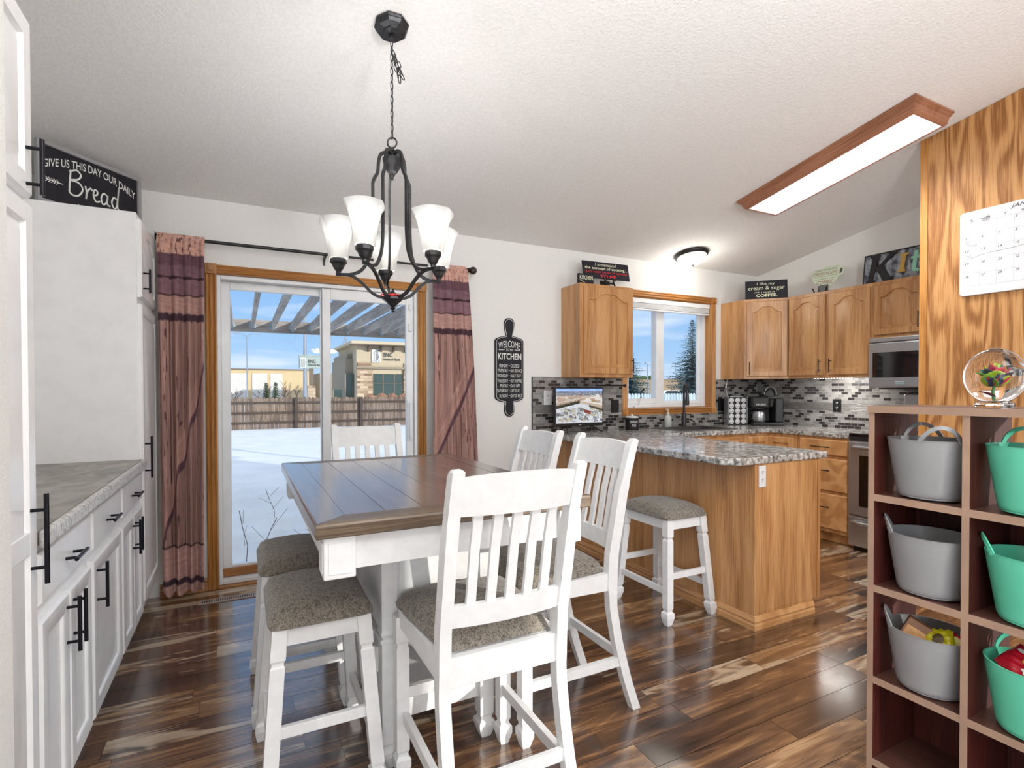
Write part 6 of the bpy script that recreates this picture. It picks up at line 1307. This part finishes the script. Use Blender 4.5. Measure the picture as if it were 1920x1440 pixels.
# turned toward -X (camera side): local -y -> world -x
Rf = lambda a, b_, c: (Matrix.Rotation(-pi/2+a, 3, 'Z') @ Matrix.Rotation(b_, 3, 'X') @ Matrix.Rotation(c, 3, 'Y'))
bag('snack_bag', 'red snack bag sticking out of the lower turquoise tub', foilr, (bxc-0.028, 0.632, SZ[3]+0.182), 0.15, 0.085, 0.030, Rf(-0.25, -0.9, 0.30), (('white_label', M['ink'], (0.45, -0.30), (0.42, 0.4)), ('orange_print', plain('orange_print', (226, 150, 60), 0.4), (-0.05, 0.15), (0.16, 0.22)), ('white_stripe', M['ink'], (-0.5, 0.6), (0.22, 0.14))))
bag('snack_bag', 'yellow snack bag in the lowest gray tub', foily, (bxc-0.030, 0.842, SZ[3]+0.168), 0.08, 0.08, 0.024, Rf(-0.2, -0.6, -0.35), (('brown_print', foild, (0.15, 0.1), (0.4, 0.45)),))
bag('snack_bag', 'red and yellow snack bag behind the bookcase divider', foilr, (bxc-0.010, 0.806, SZ[3]+0.165), 0.06, 0.07, 0.02, Rf(0.2, -0.3, 0.2), (('yellow_print', foily, (-0.1, 0.4), (0.5, 0.4)),))
t = thing('pastry_box', 'cardboard pastry box with clear window in the lowest gray tub', 'box', (bxc-0.01, 0.905, SZ[3]+0.15)); Rb = Matrix.Translation((bxc-0.012, 0.905, SZ[3]+0.165)) @ Matrix.Rotation(0.35, 4, 'Z') @ Matrix.Rotation(0.45, 4, 'X') @ Matrix.Rotation(0.25, 4, 'Y')
mb = MB(Rb); mb.box(-0.03, 0.04, -0.042, 0.042, -0.045, 0.035, 0.003); obj('carton', mb, plain('kraft_cardboard', (138, 98, 74), 0.6), t, world=True)
mb = MB(Rb); mb.box(-0.0315, -0.028, -0.036, 0.036, -0.038, 0.012, 0.001); mb.sphere((-0.020, -0.004, -0.012), 0.02, 14, 8, sy=1.5, sz=0.9); obj('bread_roll', mb, plain('baked_roll', (202, 150, 96), 0.5, nscale=30, nstr=0.1, var=0.15), t, world=True, smooth=True)
mb = MB(); r_ = random.Random(5)
pts = [(bxc-0.05+0.02*sin(k*1.1), 0.865-0.008*k, SZ[2]+0.155+0.012*sin(k*1.7)) for k in range(9)]; mb.sweep(pts, [(-0.008, -0.001), (0.008, -0.001), (0.008, 0.001), (-0.008, 0.001)])
single('green_ribbon', mb, plain('dark_green_satin', (24, 84, 44), 0.3), 'curled green ribbon inside the second gray tub', 'ribbon', (bxc-0.05, 0.83, SZ[2]+0.15), smooth=True)
# globe with rose
GX, GY, GZ, GR = 1.965, 0.738, 1.2985, 0.0845
t = thing('glass_globe', 'clear glass globe holding a rainbow rose on top of the bookcase', 'glass globe', (GX, GY, 1.2075))
m_, tt, bb, oo = newmat('liquid_filled_glass'); bb.inputs['Base Color'].default_value = (1, 1, 1, 1); bb.inputs['Transmission Weight'].default_value = 1.0; bb.inputs['IOR'].default_value = 1.33; bb.inputs['Roughness'].default_value = 0.0
mb = MB(); pr = [(0.043, -0.0905), (0.046, -0.084), (0.043, -0.077), (0.036, -0.0745)]+[(GR*sin(a)*0.85, -GR*0.97*cos(a)) for a in np.linspace(0.52, pi-0.02, 30)]
mb.lathe((GX, GY, GZ), pr, 48); obj('globe', mb, m_, t, world=True, smooth=True)
RG2 = 0.72
def petal(mb, c, az, el, L, w, curl):
    n = 7; vs = []; fs = []
    for j in range(n+1):
        v = j/n
        for i in range(5):
            u = (i/4*2-1); wd = w*sin(pi*min(1, 0.15+0.8*v))*u; out = curl*v*v; x = 0.35*L*sin(el)*v+out+0.15*w*u*u*-1; z = L*cos(el)*v-0.3*out; vs.append(Vector((c[0]+x*cos(az)-wd*sin(az), c[1]+x*sin(az)+wd*cos(az), c[2]+z)))
    for j in range(n):
        for i in range(4): a = j*5+i; fs.append((a, a+1, a+6, a+5))
    mb.add(vs, fs)
rose = [('lime_petal', (176, 206, 40)), ('teal_petal', (30, 130, 130)), ('crimson_petal', (176, 30, 60)), ('navy_petal', (40, 50, 80)), ('lime_petal', (120, 180, 60)), ('crimson_petal', (200, 50, 70))]
fl_ = thing('rainbow_rose', 'preserved rose with lime, teal and crimson petals inside the glass globe', 'flower', (GX, GY, GZ-0.07))
for k in range(16):
    nm, colr = rose[(k*5) % 6] if k % 3 else rose[k % 6]; mb = MB(); petal(mb, (GX, GY, GZ-0.024), k*2.4, 0.15+0.035*k, 0.056-0.0003*k, 0.014+0.0010*k, 0.002+0.0016*k); o = obj('petal', mb, plain(nm, colr, 0.4), fl_, world=True, smooth=True); sm = o.modifiers.new('thickness', 'SOLIDIFY'); sm.thickness = 0.0008
mb = MB(); mb.tube([(GX, GY, GZ-0.012), (GX-0.002, GY+0.002, GZ-0.04), (GX, GY, GZ-0.066)], 0.0035, 8); obj('stem', mb, plain('rose_stem', (60, 120, 70), 0.5), fl_, world=True)
mb = MB(); petal(mb, (GX, GY, GZ-0.05), 2.2, 1.0, 0.035, 0.010, 0.02); o = obj('leaf', mb, plain('rose_leaf_crimson', (130, 36, 50), 0.5), fl_, world=True, smooth=True); sm = o.modifiers.new('thickness', 'SOLIDIFY'); sm.thickness = 0.0008
# ================================================================ outdoors
GZ0 = -0.2
mb = MB(); n = 70
xg = np.linspace(-60, 170, n); yg = np.concatenate([np.linspace(YB+0.2, 24, 40), np.linspace(26, 150, 30)])
def gh(x, y): return GZ0+0.05*(fnoise(np.array([x*0.8]), np.array([y*0.8]), 3)[0]-0.5)*(1 if y < 24 else 0)
vs = [(x, y, gh(x, y)) for y in yg for x in xg]; fs = [(j*n+i, j*n+i+1, (j+1)*n+i+1, (j+1)*n+i) for j in range(len(yg)-1) for i in range(n-1)]
mb.add(vs, fs); o = obj('snowy_ground', mb, M['snow'], None, smooth=True); tagit(o, 'snow-covered ground outside the windows', 'ground', None, 'structure')
mb = MB(); xa = np.linspace(-0.8, 3.1, 90); ya_ = np.linspace(YB+0.2, 9.5, 110)
vs = [(x, y, GZ0+0.012+0.15*(fnoise(np.array([x*5]), np.array([y*4]), 5)[0]*0.6+fnoise(np.array([x*13]), np.array([y*10]), 6)[0]*0.4)*min(1, (y-YB-0.2)/1.0)*min(1, (9.5-y)/2)) for y in ya_ for x in xa]
fs = [(j*90+i, j*90+i+1, (j+1)*90+i+1, (j+1)*90+i) for j in range(109) for i in range(89)]; mb.add(vs, fs)
tagit(obj('snow_drift', mb, M['snow'], None, smooth=True), 'trampled lumpy snow just outside the patio door', 'snow', None, 'stuff')
mb = MB(); mb.box(-60, 120, 34, 39, GZ0+0.01, GZ0+0.03); mb.box(-60, 120, 62, 66, GZ0+0.01, GZ0+0.03)
tagit(obj('roadway', mb, M['gravelroad'], None), 'gray road strips crossing the snow', 'road', None, 'structure')
# twigs
rr = random.Random(11)
for k, (x, y) in enumerate([(0.02, 4.75), (0.10, 5.1), (0.35, 5.2), (0.62, 5.6), (0.42, 4.8), (0.30, 6.2)]):
    mb = MB(); p = Vector((x, y, GZ0+0.06)); lean = Vector((rr.uniform(-0.3, 0.3), rr.uniform(-0.2, 0.2), rr.uniform(0.25, 0.45)))
    if k in (2, 3): lean = Vector((0.5, 0.1, 0.06))
    pts = [p+lean*s_+Vector((0.02*sin(s_*5), 0, 0)) for s_ in (0, 0.35, 0.7, 1)]; mb.tube(pts, 0.003, 5)
    for q in range(3): b0 = p+lean*(0.35+0.2*q); mb.tube([b0, b0+Vector((rr.uniform(-0.12, 0.12), 0.03, rr.uniform(0.05, 0.14)))], 0.0016, 4)
    single('twig', mb, M['bark'], 'thin dry twig poking out of the snow by the patio', 'twig', tuple(p), 'twigs in the snow')
# pergola
t = thing('pergola', 'weathered gray wooden pergola with slanting rafters over the patio', 'pergola', (1.1, 7, GZ0))
mb = MB(); mb.box(-1.6, 3.35, 9.0, 9.09, 2.16, 2.345, 0.004); obj('outer_beam', mb, M['pergx'], t, world=True)
mb = MB(); mb.box(-1.6, 3.35, 5.03, 5.12, 2.16, 2.345, 0.004); obj('inner_beam', mb, M['pergx'], t, world=True)
for k in range(-4, 12):
    x = -0.13+0.281*k; mb = MB(); mb.box(x-0.02, x+0.02, 5.12, 9.0, 2.205, 2.335, 0.003); r_ = obj('rafter', mb, M['pergola'], t, world=True)
    mb = MB(); mb.prism([(x-0.055, 2.235), (x, 2.175), (x+0.055, 2.235), (x+0.03, 2.31), (x-0.03, 2.31)], 'Y', 8.994, 8.999); obj('joist_hanger', mb, M['galv'], r_, world=True)
for x in (-1.5, 3.2):
    for y in (5.075, 9.045): mb = MB(); mb.box(x-0.05, x+0.05, y-0.05, y+0.05, GZ0, 2.16); obj('post', mb, M['pergx'], t, world=True)
# back fence, boards and rails
t = thing('wooden_fence', 'weathered gray board fence along the back of the yard', 'fence', (4, 22, GZ0)); rr = random.Random(4)
NB = 100; x = -3.2
mbx = MB()
for k in range(130):
    h = 1.0+rr.uniform(-0.02, 0.02); w_ = 0.135; xx = -3.4+k*0.145; b = mbx if k >= 100 else MB(); b.prism([(xx, GZ0-0.0), (xx+w_, GZ0), (xx+w_, h-0.06), (xx+w_*0.75, h), (xx+w_*0.25, h), (xx, h-0.06)], 'Y', 22.0, 22.02)
    if k < 100: obj('board', b, M['fence'], t, world=True)
o = obj('boards', mbx, M['fence'], t, world=True); o['kind'] = 'stuff'
for z in (0.05, 0.42, 0.80): mb = MB(); mb.box(-3.4, 15.5, 21.95, 22.0, z-0.04, z+0.04); obj('rail', mb, M['fencerail'], t, world=True)
for k in range(8): mb = MB(); mb.box(-3.1+2.45*k, -3.0+2.45*k, 21.86, 21.95, GZ0-0.05, 1.0); obj('post', mb, M['fencerail'], t, world=True)
# side fence seen through the kitchen window
t = thing('picket_fence', 'pale blue-gray dog-eared fence behind the kitchen window', 'fence', (11.2, 12, GZ0))
for k in range(44):
    xx = 8.6+k*0.115; mb = MB(); mb.prism([(xx, GZ0), (xx+0.1, GZ0), (xx+0.1, 1.10), (xx+0.075, 1.16), (xx+0.025, 1.16), (xx, 1.10)], 'Y', 12.0, 12.02); obj('picket', mb, M['kfence'], t, world=True)
mb = MB(); mb.box(8.6, 13.7, 12.02, 12.06, 0.85, 0.93); mb.box(8.6, 13.7, 12.02, 12.06, 0.1, 0.18); obj('rail', mb, M['kfence'], t, world=True)
# bank building
t = thing('bank_building', 'tan and stone bank building beyond the fence', 'building', (15, 62, GZ0))
def BXp(px): return 11.3+(px-669)*0.0607
def BZp(py): return 0.48+(745-py)*0.0602
YK = 60.0
mb = MB(); mb.box(BXp(669), BXp(830), YK, YK+12, GZ0-0.3, BZp(648)); obj('tan_walls', mb, M['stucco'], t, world=True)
mb = MB(); mb.box(BXp(655), BXp(669)-0.01, YK+2, YK+12, GZ0-0.3, BZp(672)); mb.box(BXp(659), BXp(669)-0.01, YK+2.5, YK+12, BZp(672), BZp(662)); obj('side_wing', mb, M['stuccod'], t, world=True)
mb = MB(); mb.box(BXp(654), BXp(669)-0.01, YK+1.4, YK+2, GZ0-0.3, BZp(701)); obj('wing_windows', mb, M['greenglass'], t, world=True)
mb = MB(); mb.box(BXp(655), BXp(840), YK-1.6, YK+12.5, BZp(648), BZp(642.5), 0.05); obj('roof', mb, M['stucco'], t, world=True)
mb = MB(); mb.box(BXp(656), BXp(840), YK-1.5, YK, BZp(649.5), BZp(648)); obj('soffit', mb, M['roofm'], t, world=True)
for px in (690, 713, 736, 759, 782, 805):
    mb = MB(); mb.prism([(YK, BZp(660)), (YK-0.15, BZp(660)), (YK-1.2, BZp(650)), (YK, BZp(650))], 'X', BXp(px)-0.1, BXp(px)+0.1); obj('roof_bracket', mb, M['roofm'], t, world=True)
mb = MB(); mb.box(BXp(669), BXp(830), YK-0.35, YK, BZp(692), BZp(688)); obj('canopy_band', mb, M['stuccod'], t, world=True)
for a, b_ in ((669, 697), (755, 772)): mb = MB(); mb.box(BXp(a), BXp(b_), YK-0.3, YK, GZ0, BZp(693)); mb.box(BXp(a)+0.1, BXp(b_)-0.1, YK-0.2, YK, BZp(688), BZp(680)); obj('stone_pier', mb, M['stone'], t, world=True)
mb = MB(); mb.box(BXp(698), BXp(754), YK-0.05, YK, BZp(742), BZp(701)); wn = obj('entrance_glazing', mb, M['greenglass'], t, world=True)
mb = MB()
for px in (698, 717, 738, 754): mb.box(BXp(px)-0.06, BXp(px)+0.06, YK-0.09, YK-0.05, BZp(742), BZp(701))
mb.box(BXp(698), BXp(754), YK-0.09, YK-0.05, BZp(719), BZp(718)); obj('mullions', mb, M['roofm'], wn, world=True)
Ob = Vector((BXp(669), YK-0.02, 0)); Xb = lambda px: BXp(px)-BXp(669)
lp_ = MB(); lp_.box(BXp(696), BXp(712), YK-0.15, YK, BZp(680), BZp(655)); obj('logo_plaque', lp_, M['ink'], t, world=True)
rr = random.Random(9); ln = []
for k in range(7): u = Xb(697.5)+k*0.13; ln.append([(u, BZp(679)), (u+0.25, BZp(670)), (u+0.1, BZp(662)), (u+0.45, BZp(656))]) if u+0.45 < Xb(711.5) else ln.append([(u, BZp(679)), (u-0.1, BZp(668)), (u+0.02, BZp(657))])
strokes(ln, Ob-Vector((0, 0.135, 0)), (1, 0, 0), (0, 0, 1), 0.022, M['slot'], t, name='logo_lines')
text('BNC', Ob, (1, 0, 0), (0, 0, 1), (Xb(717), Xb(735), BZp(669), BZp(661)), M['slot'], t, off=0.03, bold=0.03); text('National Bank', Ob, (1, 0, 0), (0, 0, 1), (Xb(717), Xb(750), BZp(676), BZp(671)), M['slot'], t, off=0.03, bold=0.02)
sh0 = None
for k, (x, r_) in enumerate(((10.7, 0.42), (11.7, 0.52), (12.75, 0.5), (13.75, 0.45), (14.8, 0.52))):
    mb = MB(); nn = []
    mb.sphere((x, 50, GZ0+0.75), r_, 14, 9, sz=0.85); mb.lathe((x, 50, GZ0), [(0.1, 0), (0.08, 0.5)], 8); o = single('round_shrub', mb, M['shrub'], 'round russet winter shrub in front of the bank', 'shrub', (x, 50, GZ0), 'round shrubs at the bank', smooth=False)
    for v in o.data.vertices: v.co += v.co.normalized()*rr.uniform(-0.05, 0.06)
# monument sign
t = thing('monument_sign', 'sage green roadside bank sign on a stone-based post', 'sign', (5, 45, GZ0))
SX = lambda px: 4.05+(px-561)*0.0398
SZp = lambda py: 4.02-(py-667)*0.0413
mb = MB(); mb.box(SX(561), SX(618), 45.0, 45.4, SZp(691), SZp(666)); mb.box(SX(560), SX(619), 44.95, 45.45, SZp(667.5), SZp(666)); obj('sign_panel', mb, M['signgray'], t, world=True)
mb = MB(); mb.box(SX(580), SX(588), 45.05, 45.35, SZp(724), SZp(691)); obj('post', mb, M['roofm'], t, world=True)
mb = MB(); mb.box(SX(577), SX(591), 44.9, 45.5, GZ0, SZp(724)); obj('stone_base', mb, M['stone'], t, world=True)
mb = MB(); mb.box(SX(562), SX(573), 44.93, 45.0, SZp(690), SZp(671)); obj('logo_plaque', mb, M['ink'], t, world=True)
Os = Vector((SX(561), 45.0, 0)); Xs_ = lambda px: SX(px)-SX(561)
ln = [[(Xs_(563+1.3*k), SZp(689)), (Xs_(564+1.3*k), SZp(681)), (Xs_(563.4+1.3*k), SZp(673))] for k in range(7)]; strokes(ln, Os-Vector((0, 0.075, 0)), (1, 0, 0), (0, 0, 1), 0.012, M['slot'], t, name='logo_lines')
text('BNC', Os, (1, 0, 0), (0, 0, 1), (Xs_(577), Xs_(592), SZp(681), SZp(674)), M['slot'], t, off=0.02, bold=0.03); text('National Bank', Os, (1, 0, 0), (0, 0, 1), (Xs_(577), Xs_(604), SZp(686), SZp(682)), M['slot'], t, off=0.02, bold=0.02)
# warehouse
t = thing('warehouse', 'long low warehouse with cream walls and white garage doors', 'building', (3, 92, GZ0))
WXp = lambda px: -2.74+(px-415)*0.0747
mb = MB(); mb.box(-30, WXp(579), 90, 110, GZ0, 4.45); obj('walls', mb, M['whbeige'], t, world=True)
mb = MB(); mb.box(-30.2, WXp(579.5), 89.8, 110.2, 4.45, 4.62); obj('roof_edge', mb, M['roofm'], t, world=True)
for a, b_ in ((416, 462), (470, 498), (504, 527)): mb = MB(); mb.box(WXp(a), WXp(b_), 89.85, 90, GZ0, 3.9); obj('garage_door', mb, M['whwhite'], t, world=True)
t = thing('distant_building', 'gray-tan flat building far behind the bank sign', 'building', (14, 102, GZ0))
mb = MB(); mb.box(12.4, 19, 100, 112, GZ0, 4.4); obj('walls', mb, M['stuccod'], t, world=True)
mb = MB(); mb.box(15.6, 16.0, 99.9, 100, 2.4, 3.6); mb.box(16.4, 16.8, 99.9, 100, 2.4, 3.6); obj('windows', mb, M['whwhite'], t, world=True)
# poles
def pole(name, label, x, y, h, r_, arms, cat='street lamp'):
    t = thing(name, label, cat, (x, y, GZ0)); mb = MB(); mb.lathe((x, y, GZ0), [(r_, 0), (r_*0.5, h)], 10); obj('pole', mb, M['pole'], t, world=True)
    for (dx, dz, le) in arms:
        mb = MB(); mb.tube([(x, y, GZ0+h-0.2), (x+dx*0.5, y, GZ0+h+dz*0.8), (x+dx, y, GZ0+h+dz)], r_*0.4, 6); a_ = obj('arm', mb, M['pole'], t, world=True); mb = MB(); mb.box(x+dx-le, x+dx+le, y-0.12, y+0.12, GZ0+h+dz-0.08, GZ0+h+dz+0.02); obj('lamp_head', mb, M['pole'], a_, world=True)
    return t
pole('street_lamp', 'tall thin double-arm street lamp left of the bank sign', 0.55, 70, 8.0, 0.09, [(-1.1, 0.25, 0.35), (1.1, 0.25, 0.35)])
pole('flag_pole', 'thick tall metal pole beside the bank sign', 5.97, 60, 9.5, 0.24, [], 'pole')
pole('street_lamp', 'tall slender pole with cross arm in front of the sky, right of the sign', 15.2, 90, 10.6, 0.14, [(-2.0, -4.2, 0.2), (1.6, -4.2, 0.2), (1.0, -0.1, 0.3)])
pole('street_lamp', 'square-headed parking lot lamp seen through the kitchen window', 39.7, 45, 4.4, 0.09, [(0.01, 0.05, 0.35)])
t = thing('utility_pole', 'wooden utility pole with cross arm at the far left of the view', 'utility pole', (-1.64, 60, GZ0)); mb = MB(); mb.lathe((-1.64, 60, GZ0), [(0.12, 0), (0.09, 5.0)], 10); obj('pole', mb, M['bark'], t, world=True)
mb = MB(); mb.box(-2.2, -1.1, 59.9, 60, 4.3, 4.42); mb.box(-2.0, -1.55, 59.8, 59.95, 4.75, 4.95); obj('cross_arm', mb, M['bark'], t, world=True)
# evergreens
def conifer(name, label, x, y, h, r_, mat, n, sd, group=None, dense=1.0, bare=0.05):
    t = thing(name, label, 'tree', (x, y, GZ0), 0, group); rr = random.Random(sd); mb = MB(); mb.lathe((x, y, GZ0), [(0.10*h/6, 0), (0.01, h*0.97)], 8); obj('trunk', mb, M['bark'], t, world=True)
    mb = MB()
    for k in range(n):
        f = (k+rr.random())/n; z = GZ0+h*(bare+(1-bare)*f); R_ = r_*(1-f)**0.85+0.03*r_; a = k*2.39996+rr.uniform(-0.3, 0.3); R_ *= rr.uniform(0.72, 1.12); dr = Vector((cos(a), sin(a), 0)); nb = max(3, int(9*dense*(0.3+R_/r_)))
        for q in range(nb):
            s_ = (q+0.5)/nb; c_ = Vector((x, y, z))+dr*R_*s_+Vector((0, 0, -0.18*R_*s_+0.10*R_*s_*s_)); L_ = (0.16+0.22*(1-s_))*max(0.5, R_)*0.8
            for w_ in range(3):
                d2 = (dr*rr.uniform(0.3, 1)+Vector((-dr.y, dr.x, 0))*rr.uniform(-0.9, 0.9)+Vector((0, 0, rr.uniform(-0.35, 0.35)))).normalized()*L_; pp = d2.cross(Vector((0, 0, 1))).normalized()*L_*0.22; pz = Vector((0, 0, L_*0.16)); e_ = c_+d2
                mb.add([c_+pp, c_-pp, c_+pz, e_], [(0, 1, 3), (1, 2, 3), (2, 0, 3), (0, 2, 1)])
    o = obj('needles', mb, mat, t, world=True, flip=False); return t
conifer('spruce_tree', 'large blue spruce at the right of the kitchen window', 20.9, 20.3, 5.1, 1.75, M['spruce'], 230, 3, 'blue spruces', bare=0.08)
conifer('spruce_tree', 'blue spruce at the left of the kitchen window beside the oak cabinet', 19.4, 23.6, 4.1, 1.75, M['spruce'], 190, 8, 'blue spruces', bare=0.08)
conifer('evergreen_shrub', 'smaller dark green cone evergreen behind the fence', 1.12, 30, 1.85, 0.42, M['evergreen'], 110, 5, 'cone evergreens', 0.7)
conifer('evergreen_shrub', 'wider olive cone evergreen behind the fence', 1.50, 29, 1.85, 0.45, M['evergreen'], 110, 6, 'cone evergreens', 0.7)
def bare_tree(x, y, h, sd, label, leaf=True):
    rr = random.Random(sd); mb = MB()
    def br(p, d, L_, r_, dep):
        e_ = p+d*L_; mb.tube([p, p.lerp(e_, 0.5)+Vector((rr.uniform(-.04, .04)*L_, 0, 0)), e_], r_, 5, scale=[1, 0.8, 0.6])
        if dep == 0: return
        for q in range(4 if dep > 1 else 3): nd = (d+Vector((rr.uniform(-0.8, 0.8), rr.uniform(-0.8, 0.8), rr.uniform(-0.1, 0.5)))).normalized(); br(p.lerp(e_, rr.uniform(0.5, 1)), nd, L_*rr.uniform(0.55, 0.75), r_*0.6, dep-1)
    br(Vector((x, y, GZ0)), Vector((0, 0, 1)), h*0.42, 0.035, 3); single('bare_tree', mb, M['bark'], label, 'tree', (x, y, GZ0), 'small bare trees')
bare_tree(-0.48, 32, 2.1, 1, 'small bare tree nearest the left door frame'); bare_tree(2.08, 33, 2.4, 2, 'small bare tree right of the cone evergreens'); bare_tree(3.21, 38, 2.1, 3, 'small bare tree beside the bank sign post'); bare_tree(1.2, 36, 2.4, 4, 'small bare tree behind the cone evergreens')
mb = MB(); mb.box(5.92, 6.50, 40, 40.5, GZ0, 1.35, 0.03); single('utility_cabinet', mb, M['greenglass'], 'dark green utility box between sign and bank', 'utility box', (6.2, 40.2, GZ0))
mb = MB(); rr = random.Random(2)
for k in range(26): x = 0.4+rr.random()*2.2*(1+(k % 2)); mb.sphere((x, 27+rr.random(), GZ0+0.45), rr.uniform(0.2, 0.5), 7, 5, sz=0.95)
tagit(obj('stacked_rocks', mb, M['stone'], None), 'row of landscape rocks behind the fence', 'rocks', None, 'stuff')
# hill, tree line and parked cars beyond the kitchen window
mb = MB(); hx = np.linspace(70, 200, 60)
L = [[(70, 120, GZ0)]*1]
vs = []; fs = []
for i, x in enumerate(hx): h = 4.4+1.0*fnoise(np.array([x*0.05]), np.array([1.0]), 2)[0]; vs += [(x, 105, GZ0), (x, 120, h*0.75), (x, 135, h), (x, 150, GZ0)]
for i in range(59):
    for k in range(3): a = i*4+k; fs.append((a, a+4, a+5, a+1))
mb.add(vs, fs); tagit(obj('grass_hill', mb, M['hill'], None), 'low brown grassy hill on the horizon', 'hill', None, 'structure')
mb = MB(); rr = random.Random(6)
for k in range(60): x = 96+rr.random()*26; mb.sphere((x, 134, 4.9+0.3*rr.random()), rr.uniform(0.4, 1.1), 7, 5, sz=0.9)
tagit(obj('tree_line', mb, M['evergreen'], None), 'dark distant tree line on the hill', 'trees', None, 'stuff')
def car(x, y, col, label):
    t = thing('parked_car', label, 'car', (x, y, GZ0), 0, 'parked cars'); mb = MB(); mb.prism([(x-2.1, 0.15), (x+2.1, 0.15), (x+2.15, 0.6), (x+1.6, 0.8), (x+1.1, 1.35), (x-1.2, 1.38), (x-1.9, 0.85), (x-2.15, 0.7)], 'Y', y-0.85, y+0.85); mb.v = [(a, b_, c+GZ0+0.05) for a, b_, c in mb.v]; obj('body', mb, plain('car_paint', col, 0.3, coat=0.5), t, world=True)
    for dx in (-1.3, 1.3): mb = MB(); mb.lathe((x+dx, y-0.9, GZ0+0.32), [(0.32, 0), (0.32, 0.2)], 14, 'Y'); obj('wheel', mb, M['black'], t, world=True)
    mb = MB(); mb.prism([(x+1.0, 0.85), (x+0.75, 1.28), (x-1.0, 1.28), (x-1.4, 0.9)], 'Y', y-0.87, y-0.855); mb.v = [(a, b_, c+GZ0+0.05) for a, b_, c in mb.v]; obj('side_window', mb, M['darkglass'], t, world=True)
car(45.5, 48, (216, 220, 224), 'white parked car seen through the right kitchen window pane'); car(37.2, 45, (120, 126, 140), 'gray parked car beyond the left kitchen window pane'); car(50.5, 50, (60, 66, 78), 'dark parked car behind the blue spruce')
t = thing('roadside_store', 'low gray commercial building with a red roof sign', 'building', (66, 75, GZ0)); mb = MB(); mb.box(61.5, 67, 75, 82, GZ0, 2.6); obj('walls', mb, M['stuccod'], t, world=True)
mb = MB(); mb.prism([(67.6, 3.0), (68.6, 3.0), (68.2, 4.2), (67.9, 4.2)], 'Y', 75, 75.3); mb.box(68.0, 68.2, 75.1, 75.2, GZ0, 3.0); obj('red_sign', mb, M['red'], t, world=True)
